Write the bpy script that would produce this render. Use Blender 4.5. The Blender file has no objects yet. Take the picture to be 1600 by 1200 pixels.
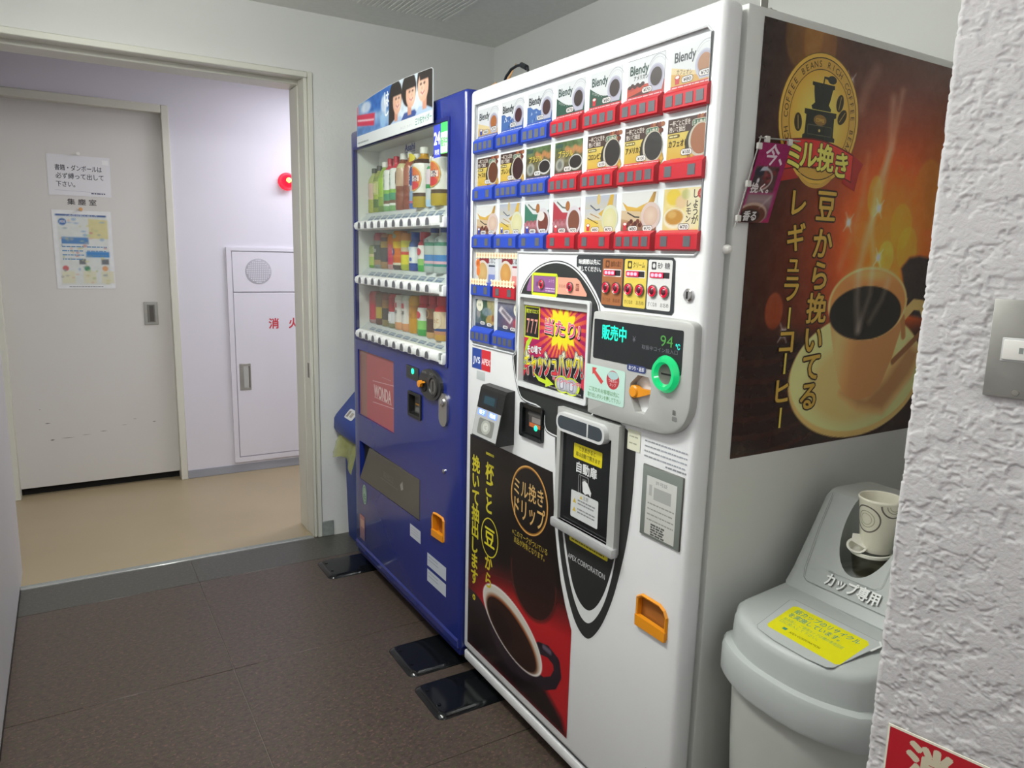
import bpy, bmesh, math, random
import numpy as np
from mathutils import Vector, Matrix
R = math.radians
SC = bpy.context.scene
COL = SC.collection
rng = np.random.default_rng(7)
random.seed(7)

# ------------------------------------------------------------------ camera
cam_d = bpy.data.cameras.new('camera')
cam_d.sensor_width = 36.0
cam_d.lens = 1136.3 / 1600 * 36.0
cam_d.clip_start = 0.02
cam = bpy.data.objects.new('camera', cam_d)
COL.objects.link(cam)
yaw, pit, rol = 0.5496, 0.1756, 0.0247
fw = Vector((math.sin(yaw) * math.cos(pit), math.cos(yaw) * math.cos(pit), -math.sin(pit)))
rt = Vector((math.cos(yaw), -math.sin(yaw), 0))
upv = rt.cross(fw)
r2 = rt * math.cos(rol) + upv * math.sin(rol)
u2 = -rt * math.sin(rol) + upv * math.cos(rol)
mw = Matrix((r2, u2, -fw)).transposed().to_4x4()
mw.translation = Vector((-1.0345, -1.9599, 1.3686))
cam.matrix_world = mw
SC.camera = cam

# ------------------------------------------------------------------ world, lamps, exposure
SC.view_settings.view_transform = 'Standard'
SC.view_settings.look = 'None'
SC.view_settings.exposure = -0.1
SC.view_settings.gamma = 1.0
SC.view_settings.use_curve_mapping = False
w = bpy.data.worlds.new('world'); SC.world = w
w.use_nodes = True
w.node_tree.nodes['Background'].inputs[0].default_value = (0.8, 0.85, 0.9, 1)
w.node_tree.nodes['Background'].inputs[1].default_value = 0.3

def area(name, loc, rot, sx, sy, power, col):
    d = bpy.data.lights.new(name, 'AREA'); d.shape = 'RECTANGLE'; d.size = sx; d.size_y = sy
    d.energy = power; d.color = col
    o = bpy.data.objects.new(name, d); COL.objects.link(o); o.location = loc; o.rotation_euler = rot
    return o
# fluorescent tubes under the ceiling (rows of small lamps): over the vending corner and in the room behind the camera
def tube_lamp(name, x, y0, y1, z, power, col, n=4):
    for k in range(n):
        d = bpy.data.lights.new(name, 'POINT'); d.energy = power / n; d.color = col; d.shadow_soft_size = 0.06
        o = bpy.data.objects.new(name, d); COL.objects.link(o); o.location = (x, y0 + (y1 - y0) * k / (n - 1), z)
tube_lamp('ceiling_lamp', -0.85, -0.9, 0.25, 2.24, 25, (0.98, 1.0, 0.965))
area('ceiling_lamp', (-0.85, -0.30, 2.22), (0, 0, 0), 0.25, 1.2, 21, (0.98, 1.0, 0.965))
tube_lamp('room_lamp', -0.50, -3.7, -2.7, 2.27, 23, (0.97, 0.96, 1.0))
area('corridor_lamp', (0.75, 2.05, 2.31), (0, 0, 0), 1.2, 0.3, 22, (0.93, 0.92, 1.0))

# ------------------------------------------------------------------ colours and materials
def lin(c):
    if isinstance(c, str):
        c = c.lstrip('#'); c = [int(c[i:i + 2], 16) / 255 for i in (0, 2, 4)]
    return tuple((x / 12.92 if x <= 0.04045 else ((x + 0.055) / 1.055) ** 2.4) for x in c[:3])

M = {}
def mat(name, col, rough=0.5, metal=0.0, var=0.04, vs=6.0, bump=0.0, bs=200.0, emit=None, es=0.0, coat=0.0, trans=0.0, spec=None):
    m = bpy.data.materials.new(name); m.use_nodes = True; nt = m.node_tree
    b = nt.nodes['Principled BSDF']; c = lin(col)
    tc = nt.nodes.new('ShaderNodeTexCoord')
    nz = nt.nodes.new('ShaderNodeTexNoise'); nz.inputs['Scale'].default_value = vs; nz.inputs['Detail'].default_value = 5
    nt.links.new(tc.outputs['Object'], nz.inputs['Vector'])
    rp = nt.nodes.new('ShaderNodeValToRGB')
    rp.color_ramp.elements[0].position = 0.3; rp.color_ramp.elements[1].position = 0.7
    rp.color_ramp.elements[0].color = (*[max(0, x * (1 - var)) for x in c], 1)
    rp.color_ramp.elements[1].color = (*[min(1, x * (1 + var)) for x in c], 1)
    nt.links.new(nz.outputs['Fac'], rp.inputs[0]); nt.links.new(rp.outputs[0], b.inputs['Base Color'])
    b.inputs['Roughness'].default_value = rough; b.inputs['Metallic'].default_value = metal
    b.inputs['Coat Weight'].default_value = coat
    if spec is not None: b.inputs['Specular IOR Level'].default_value = spec
    if bump:
        n2 = nt.nodes.new('ShaderNodeTexNoise'); n2.inputs['Scale'].default_value = bs; n2.inputs['Detail'].default_value = 4
        nt.links.new(tc.outputs['Object'], n2.inputs['Vector'])
        bp = nt.nodes.new('ShaderNodeBump'); bp.inputs['Strength'].default_value = bump; bp.inputs['Distance'].default_value = 0.002
        nt.links.new(n2.outputs['Fac'], bp.inputs['Height']); nt.links.new(bp.outputs[0], b.inputs['Normal'])
    if emit:
        b.inputs['Emission Color'].default_value = (*lin(emit), 1); b.inputs['Emission Strength'].default_value = es
    if trans:
        b.inputs['Transmission Weight'].default_value = trans
    M[name] = m
    return m

def print_mat(name, rough, emis=0.0):
    m = bpy.data.materials.new(name); m.use_nodes = True; nt = m.node_tree
    b = nt.nodes['Principled BSDF']
    a = nt.nodes.new('ShaderNodeAttribute'); a.attribute_name = 'Col'
    nt.links.new(a.outputs['Color'], b.inputs['Base Color'])
    b.inputs['Roughness'].default_value = rough
    if emis:
        nt.links.new(a.outputs['Color'], b.inputs['Emission Color']); b.inputs['Emission Strength'].default_value = emis
    M[name] = m
print_mat('print_matte', 0.65); print_mat('print_satin', 0.4); print_mat('print_gloss', 0.22); print_mat('print_lit', 0.4, 1.0)

def glass_mat(name, tint, gloss=0.025):
    m = bpy.data.materials.new(name); m.use_nodes = True; nt = m.node_tree
    for n in list(nt.nodes): nt.nodes.remove(n)
    out = nt.nodes.new('ShaderNodeOutputMaterial'); mx = nt.nodes.new('ShaderNodeMixShader')
    tr = nt.nodes.new('ShaderNodeBsdfTransparent'); tr.inputs[0].default_value = (*lin(tint), 1)
    gl = nt.nodes.new('ShaderNodeBsdfGlossy'); gl.inputs['Roughness'].default_value = 0.05
    lw = nt.nodes.new('ShaderNodeLayerWeight'); lw.inputs['Blend'].default_value = 0.5
    pw = nt.nodes.new('ShaderNodeMath'); pw.operation = 'POWER'; pw.inputs[1].default_value = 4.0
    sc = nt.nodes.new('ShaderNodeMath'); sc.operation = 'MULTIPLY_ADD'; sc.inputs[1].default_value = 0.5; sc.inputs[2].default_value = gloss
    nt.links.new(lw.outputs['Facing'], pw.inputs[0]); nt.links.new(pw.outputs[0], sc.inputs[0])
    nt.links.new(sc.outputs[0], mx.inputs[0]); nt.links.new(tr.outputs[0], mx.inputs[1]); nt.links.new(gl.outputs[0], mx.inputs[2])
    nt.links.new(mx.outputs[0], out.inputs[0]); M[name] = m
glass_mat('display_glass', '#f8faf8'); glass_mat('clear_plastic', '#e8e6e0')

def stucco_mat(name, col, scale, strength):
    m = mat(name, col, 0.85, var=0.03, vs=3)
    nt = m.node_tree; b = nt.nodes['Principled BSDF']
    tc = nt.nodes.new('ShaderNodeTexCoord')
    n1 = nt.nodes.new('ShaderNodeTexNoise'); n1.inputs['Scale'].default_value = scale; n1.inputs['Detail'].default_value = 3; n1.inputs['Distortion'].default_value = 0.5
    rp = nt.nodes.new('ShaderNodeValToRGB'); rp.color_ramp.elements[0].position = 0.38; rp.color_ramp.elements[1].position = 0.6
    bp = nt.nodes.new('ShaderNodeBump'); bp.inputs['Strength'].default_value = strength; bp.inputs['Distance'].default_value = 0.003
    nt.links.new(tc.outputs['Object'], n1.inputs['Vector']); nt.links.new(n1.outputs['Fac'], rp.inputs[0])
    nt.links.new(rp.outputs[0], bp.inputs['Height']); nt.links.new(bp.outputs[0], b.inputs['Normal'])

mat('wall_paint', '#dfe0dc', 0.8, var=0.02, vs=2, bump=0.15, bs=350)
stucco_mat('wall_stucco', '#dfe0dc', 70, 0.18)
stucco_mat('pillar_stucco', '#cfcccd', 170, 0.12)
mat('left_paint', '#d2d1d2', 0.55, var=0.02, vs=2)
mat('corridor_paint', '#dddae4', 0.6, var=0.015, vs=2)
mat('door_paint', '#d6d3cf', 0.5, var=0.02, vs=2)
mat('frame_paint', '#d9d8cc', 0.45, var=0.02, vs=4)
mat('ceiling_board', '#eaece4', 0.9, var=0.03, vs=40, bump=0.25, bs=300)
mat('baseboard_grey', '#8d938f', 0.6, var=0.12, vs=60)
mat('baseboard_blue', '#9a9ca6', 0.6)
mat('steel', '#b9b8b2', 0.32, 0.9, var=0.05, vs=30)
mat('steel_dark', '#84827c', 0.4, 0.8)
mat('chrome', '#d0d0d0', 0.12, 1.0)
mat('threshold_metal', '#d2d4d2', 0.25, 0.6)
mat('white_enamel', '#e9eaeb', 0.3, var=0.01, coat=0.2)
mat('cabinet_enamel', '#e6e8e4', 0.38, var=0.012)
mat('panel_white', '#d3d7d9', 0.4, var=0.01)
mat('grey_plastic', '#b4b5b2', 0.42, var=0.02)
mat('light_grey_plastic', '#cfd0d0', 0.38, var=0.02)
mat('silver_plastic', '#b9babb', 0.33, 0.25)
mat('black_plastic', '#1c1d1c', 0.4)
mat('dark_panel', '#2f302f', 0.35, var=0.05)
mat('black_gloss', '#191b1c', 0.14)
mat('button_red', '#bb1a2a', 0.3, var=0.03)
mat('button_blue', '#2748b4', 0.3, var=0.03)
mat('indicator', '#5b5d62', 0.35)
mat('blue_enamel', '#1f2f80', 0.24, var=0.02, coat=0.3)
mat('blue_dark', '#1b2670', 0.35)
mat('blue_plastic', '#1f3c8c', 0.45)
mat('orange_plastic', '#e8951c', 0.35, var=0.03)
mat('orange_tinted', '#a0642c', 0.3, var=0.05)
mat('flap_grey', '#57544f', 0.3, var=0.04)
mat('void_black', '#0c0c0c', 0.8)
mat('display_inner', '#e9ebe8', 0.5, var=0.02)
mat('rail_white', '#edf0ee', 0.35, var=0.01)
mat('pad_black', '#121416', 0.13, var=0.1)
mat('bin_grey', '#b6bbb9', 0.45, var=0.02)
mat('bin_body', '#babdb6', 0.5, var=0.03)
mat('cup_paper', '#f4f1df', 0.6, var=0.02)
mat('cup_white', '#efeee2', 0.4)
mat('lamp_red', '#d01830', 0.15, emit='#ff1c3c', es=1.0)
mat('lamp_core', '#ffb050', 0.3, emit='#ffb040', es=9.0)
mat('led_green', '#22e0a0', 0.3, emit='#20e8a0', es=2.2)
mat('ring_green', '#14a864', 0.2, emit='#10d880', es=0.5, coat=0.5)
mat('led_red', '#b01c38', 0.2, emit='#ff1440', es=0.45)
mat('lens_dark', '#5c2430', 0.12)
mat('button_red_clear', '#8c2436', 0.12, var=0.1)
mat('cable_black', '#1d2126', 0.5)
mat('paper_orange', '#d8a468', 0.8, var=0.1, vs=30)
mat('bag_yellow', '#b2b660', 0.4, var=0.12, vs=20)
M['bag_yellow'].node_tree.nodes['Principled BSDF'].inputs['Alpha'].default_value = 0.6
mat('magenta_cloth', '#a01c5c', 0.6)
mat('beige_floor', '#a8987a', 0.3, var=0.05, vs=2.5)
mat('joint_grey', '#7c756e', 0.8)
mat('grille_grey', '#b4b2bc', 0.6)
mat('bezel_white', '#d9dbdc', 0.3)
mat('water', '#cfd8dc', 0.15); mat('cap_white', '#eceae4', 0.4); mat('cap_red', '#c4283c', 0.4)
mat('cap_dark', '#3c4438', 0.4); mat('cap_orange', '#d88830', 0.4); mat('cap_blue', '#3a5aa8', 0.4)
mat('cap_green', '#3c8c4c', 0.4); mat('screw', '#a5a39b', 0.35, 0.8)

def tile_mat(name, base, dark, fleck1, fleck2, fleck3, rough):
    m = bpy.data.materials.new(name); m.use_nodes = True; nt = m.node_tree; b = nt.nodes['Principled BSDF']
    N = nt.nodes.new; L = nt.links.new
    tc = N('ShaderNodeTexCoord'); mp = N('ShaderNodeMapping'); mp.inputs['Scale'].default_value = (34, 48, 1); mp.inputs['Rotation'].default_value = (0, 0, R(-22))
    L(tc.outputs['Object'], mp.inputs[0])
    n1 = N('ShaderNodeTexNoise'); n1.inputs['Scale'].default_value = 1.6; n1.inputs['Detail'].default_value = 8; n1.inputs['Roughness'].default_value = 0.7
    L(mp.outputs[0], n1.inputs['Vector'])
    r1 = N('ShaderNodeValToRGB'); r1.color_ramp.elements[0].position = 0.36; r1.color_ramp.elements[1].position = 0.62
    r1.color_ramp.elements[0].color = (*lin(dark), 1); r1.color_ramp.elements[1].color = (*lin(base), 1)
    L(n1.outputs['Fac'], r1.inputs[0])
    prev = r1.outputs[0]
    for k, (fc, sc, th) in enumerate(((fleck1, 2.4, 0.60), (fleck2, 1.7, 0.57), (fleck3, 3.6, 0.70))):
        n = N('ShaderNodeTexNoise'); n.inputs['Scale'].default_value = sc; n.inputs['Detail'].default_value = 3
        mp2 = N('ShaderNodeMapping'); mp2.inputs['Location'].default_value = (3.1 * k + 1, 7.7 * k, 0)
        L(mp.outputs[0], mp2.inputs[0]); L(mp2.outputs[0], n.inputs['Vector'])
        rr = N('ShaderNodeValToRGB'); rr.color_ramp.elements[0].position = th - 0.04; rr.color_ramp.elements[1].position = th + 0.05
        L(n.outputs['Fac'], rr.inputs[0])
        mx = N('ShaderNodeMix'); mx.data_type = 'RGBA'
        L(rr.outputs[0], mx.inputs['Factor']); L(prev, mx.inputs[6]); mx.inputs[7].default_value = (*lin(fc), 1)
        prev = mx.outputs[2]
    L(prev, b.inputs['Base Color']); b.inputs['Roughness'].default_value = rough
    M[name] = m
tile_mat('floor_brown', '#594b45', '#3e3531', '#6a524a', '#4c4a39', '#8a7860', 0.36)
tile_mat('floor_grey', '#53524d', '#45443f', '#5f5c56', '#4c4c46', '#6c6a62', 0.36)

# ------------------------------------------------------------------ mesh helpers
ORG = {}
def tag(o, label=None, cat=None, group=None, kind=None):
    if label: o['label'] = label
    if cat: o['category'] = cat
    if group: o['group'] = group
    if kind: o['kind'] = kind
    return o
def thing(name, label, cat, loc=(0, 0, 0), group=None):
    o = bpy.data.objects.new(name, None); o.empty_display_size = 0.1
    COL.objects.link(o); o.location = loc; ORG[o.name] = Vector(loc)
    return tag(o, label, cat, group)

class MB:
    def __init__(s): s.v = []; s.f = []; s.m = []; s.sm = []
    def add(s, vs, fs, m=0, smooth=False):
        b = len(s.v); s.v += [tuple(v) for v in vs]
        for f in fs: s.f.append([i + b for i in f]); s.m.append(m); s.sm.append(smooth)
        return s
    def box(s, x0, x1, y0, y1, z0, z1, m=0):
        vs = [(x, y, z) for x in (x0, x1) for y in (y0, y1) for z in (z0, z1)]
        return s.add(vs, [(0, 1, 3, 2), (4, 6, 7, 5), (0, 4, 5, 1), (2, 3, 7, 6), (0, 2, 6, 4), (1, 5, 7, 3)], m)
    def rbox(s, x0, x1, y0, y1, z0, z1, r=0.005, seg=2, m=0):
        bm = bmesh.new(); bmesh.ops.create_cube(bm, size=1)
        for v in bm.verts: v.co = ((x0 + x1) / 2 + v.co.x * (x1 - x0), (y0 + y1) / 2 + v.co.y * (y1 - y0), (z0 + z1) / 2 + v.co.z * (z1 - z0))
        bmesh.ops.bevel(bm, geom=bm.edges[:], offset=r, segments=seg, profile=0.5, affect='EDGES')
        return s.bm(bm, m, True)
    def bm(s, bm, m=0, smooth=False):
        bm.verts.index_update()
        s.add([v.co[:] for v in bm.verts], [[v.index for v in f.verts] for f in bm.faces], m, smooth); bm.free(); return s
    def prism(s, pts, fn, d0, d1, m=0, smooth=False, cap0=True, cap1=True):
        """pts: 2D outline; fn(a,b,d)->xyz; extruded from depth d0 to d1"""
        n = len(pts)
        vs = [fn(a, b, d0) for a, b in pts] + [fn(a, b, d1) for a, b in pts]
        s.add(vs, [(i, (i + 1) % n, n + (i + 1) % n, n + i) for i in range(n)], m, smooth)
        if cap0: s.add(vs[:n], [list(range(n))[::-1]], m)
        if cap1: s.add(vs[n:], [list(range(n))], m)
        return s
    def loft(s, rings, m=0, smooth=True, cap0=True, cap1=True):
        n = len(rings[0]); b = [v for r in rings for v in r]
        fs = [(k * n + i, k * n + (i + 1) % n, (k + 1) * n + (i + 1) % n, (k + 1) * n + i) for k in range(len(rings) - 1) for i in range(n)]
        base = len(s.v); s.add(b, fs, m, smooth)
        if cap0: s.f.append([base + i for i in range(n)][::-1]); s.m.append(m); s.sm.append(False)
        if cap1: s.f.append([base + (len(rings) - 1) * n + i for i in range(n)]); s.m.append(m); s.sm.append(False)
        return s
    def lathe(s, prof, c=(0, 0, 0), axis='z', n=20, m=0, cap0=True, cap1=True):
        rings = []
        for r, h in prof:
            ring = []
            for i in range(n):
                a = 2 * math.pi * i / n; p, q = r * math.cos(a), r * math.sin(a)
                v = {'z': (p, q, h), 'x': (h, p, q), 'y': (p, h, q)}[axis]
                ring.append((c[0] + v[0], c[1] + v[1], c[2] + v[2]))
            rings.append(ring)
        return s.loft(rings, m, True, cap0, cap1)
    def tube(s, path, r, n=8, m=0):
        path = [Vector(p) for p in path]; rings = []
        for i, p in enumerate(path):
            t = (path[min(i + 1, len(path) - 1)] - path[max(i - 1, 0)]).normalized()
            a = t.cross(Vector((0, 0, 1)));
            if a.length < 1e-3: a = t.cross(Vector((0, 1, 0)))
            a.normalize(); b = t.cross(a)
            rings.append([tuple(p + (a * math.cos(2 * math.pi * k / n) + b * math.sin(2 * math.pi * k / n)) * r) for k in range(n)])
        return s.loft(rings, m)
    def xf(s, mtx):
        s.v = [tuple(mtx @ Vector(v)) for v in s.v]; return s
    def mesh(s, name, org=(0, 0, 0), mats=(), fixn=True):
        me = bpy.data.meshes.new(name); o = Vector(org)
        me.from_pydata([tuple(Vector(v) - o) for v in s.v], [], s.f)
        for mt in mats: me.materials.append(M[mt])
        me.polygons.foreach_set('material_index', s.m); me.polygons.foreach_set('use_smooth', s.sm)
        if fixn:
            bm = bmesh.new(); bm.from_mesh(me); bmesh.ops.remove_doubles(bm, verts=bm.verts, dist=1e-6)
            bmesh.ops.recalc_face_normals(bm, faces=bm.faces); bm.to_mesh(me); bm.free()
        if any(s.sm): me.set_sharp_from_angle(angle=R(40))
        me.update(); return me
    def build(s, name, mats, parent=None, fixn=True, label=None, kind=None):
        if isinstance(mats, str): mats = (mats,)
        org = ORG[parent.name] if parent else Vector((0, 0, 0))
        o = bpy.data.objects.new(name, s.mesh(name, org, mats, fixn)); COL.objects.link(o)
        if parent: o.parent = parent
        ORG[o.name] = org
        return tag(o, label, None, None, kind)

def rrect(a0, a1, b0, b1, r, n=5):
    if not isinstance(r, (tuple, list)): r = (r, r, r, r)   # BL, BR, TR, TL
    pts = []
    for (ca, cb, st), rr in zip(((a0, b0, 180), (a1, b0, 270), (a1, b1, 0), (a0, b1, 90)), r):
        if rr <= 0: pts.append((ca, cb)); continue
        x = ca + rr if ca == a0 else ca - rr; y = cb + rr if cb == b0 else cb - rr
        for k in range(n + 1):
            t = R(st + 90 * k / n); pts.append((x + rr * math.cos(t), y + rr * math.sin(t)))
    return pts
def ellipse(ca, cb, ra, rb, n=32, t0=0, t1=360):
    full = abs(t1 - t0) >= 360
    return [(ca + ra * math.cos(R(t0 + (t1 - t0) * k / (n if full else n - 1))), cb + rb * math.sin(R(t0 + (t1 - t0) * k / (n if full else n - 1)))) for k in range(n)]
def chaikin(pts, n=2):
    for _ in range(n):
        out = []
        for i in range(len(pts)):
            a, b = pts[i], pts[(i + 1) % len(pts)]
            out += [(a[0] * 0.75 + b[0] * 0.25, a[1] * 0.75 + b[1] * 0.25), (a[0] * 0.25 + b[0] * 0.75, a[1] * 0.25 + b[1] * 0.75)]
        pts = out
    return pts
F = lambda s, z, d: (d, -s, z)          # plane of the machine fronts: s runs from the far edge towards the camera, d is world x
S = lambda x, z, d: (x, d, z)           # planes facing the camera along y
P = lambda x, y, d: (x, y, d)           # plan outlines

def cut(o, mb):
    """boolean-subtract the builder's solid from mesh object o and bake the result"""
    org = ORG[o.name]
    t = bpy.data.objects.new('t', mb.mesh('t', org)); COL.objects.link(t)
    t.location = o.matrix_basis.translation; t.parent = o.parent
    md = o.modifiers.new('b', 'BOOLEAN'); md.object = t; md.operation = 'DIFFERENCE'; md.solver = 'EXACT'
    dg = bpy.context.evaluated_depsgraph_get(); dg.update()
    me = bpy.data.meshes.new_from_object(o.evaluated_get(dg)); me.name = o.name
    o.modifiers.clear(); o.data = me
    bpy.data.objects.remove(t)
    for p in me.polygons: p.use_smooth = True
    me.set_sharp_from_angle(angle=R(35))

# ------------------------------------------------------------------ flat print: layered coloured polygons
TXC = {}
def glyphs(body, bold):
    k = (body, bold)
    if k not in TXC:
        cu = bpy.data.curves.new('t', 'FONT'); cu.body = body; cu.offset = bold; cu.resolution_u = 3
        o = bpy.data.objects.new('t', cu); me = o.to_mesh()
        v = np.array([q.co[:2] for q in me.vertices]).reshape(-1, 2); f = [tuple(p.vertices) for p in me.polygons]
        o.to_mesh_clear(); bpy.data.objects.remove(o); bpy.data.curves.remove(cu)
        if len(v): v[:, 1] -= 0.36
        TXC[k] = (v, f)
    return TXC[k]

class Art:
    def __init__(s, o, U=(0, -1, 0), V=(0, 0, 1), N=(-1, 0, 0), lift=0.0006, step=3e-5):
        s.o, s.U, s.V, s.N = (Vector(q) for q in (o, U, V, N)); s.l = lift; s.st = step
        s.v = []; s.f = []; s.c = []; s.gain = 1.0
    def pt(s, u, v): return tuple(s.o + s.U * u + s.V * v + s.N * s.l)
    def poly(s, pts, col, keep=False):
        if not keep: s.l += s.st
        b = len(s.v); n = len(pts)
        s.v += [s.pt(*p) for p in pts]; s.f.append(list(range(b, b + n)))
        s.c += ([lin(c) for c in col] if isinstance(col, list) else [lin(col)] * n)
        return s
    def rect(s, u0, v0, u1, v1, col, top=None):
        return s.poly([(u0, v0), (u1, v0), (u1, v1), (u0, v1)], [col, col, top, top] if top else col)
    def rr(s, u0, v0, u1, v1, r, col): return s.poly(rrect(u0, u1, v0, v1, r, 4), col)
    def ell(s, cu, cv, ru, rv, col, mid=None, n=28, t0=0, t1=360):
        p = ellipse(cu, cv, ru, rv, n, t0, t1)
        if not mid: return s.poly(p, col)
        s.l += s.st; b = len(s.v); s.v += [s.pt(cu, cv)] + [s.pt(*q) for q in p]
        s.c += [lin(mid)] + [lin(col)] * n; 
        for i in range(n): s.f.append([b, b + 1 + i, b + 1 + (i + 1) % n])
        return s
    def strips(s, cu, cv, ru, rv, col, n=16, rect=False):
        # ellipse or rectangle cut into upright strips, so that it can be wrapped round a bottle
        s.l += s.st; b = len(s.v)
        for i in range(n + 1):
            q = -1 + 2 * i / n; e = rv if rect else rv * math.sqrt(max(0, 1 - q * q)) + 1e-5
            s.v += [s.pt(cu + ru * q, cv - e), s.pt(cu + ru * q, cv + e)]; s.c += [lin(col)] * 2
        for i in range(n): s.f.append([b + 2 * i, b + 2 * i + 2, b + 2 * i + 3, b + 2 * i + 1])
        return s
    def line(s, pts, wd, col, closed=False):
        s.l += s.st; n = len(pts); b = len(s.v); P_ = [Vector(p) for p in pts]
        for i, p in enumerate(P_):
            a = P_[(i - 1) % n] if (closed or i) else p; c = P_[(i + 1) % n] if (closed or i < n - 1) else p
            t = (c - a).normalized(); q = Vector((-t.y, t.x)) * wd / 2
            s.v += [s.pt(*(p + q)), s.pt(*(p - q))]; s.c += [lin(col)] * 2
        for i in range(n if closed else n - 1):
            j = (i + 1) % n; s.f.append([b + 2 * i, b + 2 * i + 1, b + 2 * j + 1, b + 2 * j])
        return s
    def ring(s, cu, cv, ru, rv, wd, col, n=36, t0=0, t1=360): return s.line(ellipse(cu, cv, ru, rv, n, t0, t1), wd, col, abs(t1 - t0) >= 360)
    def text(s, body, u, v, h, col, w=None, al='c', bold=0.0, rot=0.0, edge=None, ew=0.03):
        if edge: s.text(body, u, v, h, edge, w, al, bold + ew, rot)
        g0, f = glyphs(body, min(bold, 0.0))
        if not len(g0): return s
        x0, x1 = g0[:, 0].min(), g0[:, 0].max(); kx = h if w is None else w / max(x1 - x0, 1e-6)
        ox = {'c': (x0 + x1) / 2, 'l': x0, 'r': x1}[al]
        q0 = np.column_stack(((g0[:, 0] - ox) * kx, g0[:, 1] * h))
        offs = [(0, 0)]
        if bold > 0.004: n = 6 if bold < 0.025 else 8; offs = [(bold * h * math.cos(2 * math.pi * k / n), bold * h * math.sin(2 * math.pi * k / n)) for k in range(n)] + ([(0, 0)] if bold > 0.03 else [])
        s.l += s.st; l0 = s.l; cl = lin(col); c_, s_ = math.cos(rot), math.sin(rot)
        for dx, dy in offs:
            q = q0 + np.array((dx, dy))
            if rot: q = np.column_stack((q[:, 0] * c_ - q[:, 1] * s_, q[:, 0] * s_ + q[:, 1] * c_))
            s.l += 2.5e-6; b = len(s.v); s.v += [s.pt(u + a, v + c) for a, c in q]
            s.f += [[i + b for i in t] for t in f]; s.c += [cl] * len(q)
        s.l = l0
        return s
    def vtext(s, body, u, v, h, col, pitch, bold=0.0, sx=1.0, edge=None, ew=0.03):
        l0 = s.l
        for k, ch in enumerate(body):
            vv = v - pitch * k; s.l = l0
            g0, _ = glyphs(ch, 0.0); gw = (g0[:, 0].max() - g0[:, 0].min()) * h * sx
            if ch == 'ー': s.text('丨' if False else 'ー', u, vv, h, col, None, 'c', bold, -math.pi / 2, edge, ew)
            else: s.text(ch, u, vv, h, col, gw, 'c', bold, 0, edge, ew)
        return s
    def lines(s, u0, v1, u1, n, dv, h, col, seed=0):
        """rows of unreadably small print"""
        r = random.Random(seed)
        for i in range(n):
            u = u0; s.l += s.st
            while u < u1 - h:
                L_ = min(r.uniform(1, 4) * h, u1 - u); b = len(s.v); v = v1 - i * dv
                s.v += [s.pt(u, v - h / 2), s.pt(u + L_, v - h / 2), s.pt(u + L_, v + h / 2), s.pt(u, v + h / 2)]
                s.f.append([b, b + 1, b + 2, b + 3]); s.c += [lin(col)] * 4; u += L_ + h * 0.5
            s.l -= s.st
        s.l += s.st
        return s
    def raster(s, rs):
        s.l += s.st; b = len(s.v); h, w_, _ = rs.a.shape
        us = np.linspace(rs.u0, rs.u1, w_); vs = np.linspace(rs.v0, rs.v1, h)
        L_ = np.clip(rs.a, 0, 1); L_ = np.where(L_ <= 0.04045, L_ / 12.92, ((L_ + 0.055) / 1.055) ** 2.4)
        for j in range(h):
            for i in range(w_): s.v.append(s.pt(us[i], vs[j])); s.c.append(tuple(L_[j, i]))
        s.f += [[b + j * w_ + i, b + j * w_ + i + 1, b + (j + 1) * w_ + i + 1, b + (j + 1) * w_ + i] for j in range(h - 1) for i in range(w_ - 1)]
        return s
    def build(s, name, mt, parent, label=None, mask=None, kind=None):
        org = ORG[parent.name]; me = bpy.data.meshes.new(name)
        me.from_pydata([tuple(Vector(v) - org) for v in s.v], [], s.f)
        ca = me.color_attributes.new('Col', 'FLOAT_COLOR', 'POINT')
        ca.data.foreach_set('color', np.column_stack((np.clip(np.array(s.c) * s.gain, 0, 0.92), np.ones(len(s.c)))).astype(np.float32).ravel())
        me.materials.append(M[mt]); me.update()
        nn = s.U.cross(s.V)
        if nn.dot(s.N) < 0: me.flip_normals()
        o = bpy.data.objects.new(name, me); COL.objects.link(o); o.parent = parent; ORG[o.name] = org
        return tag(o, label, None, None, kind)

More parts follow.
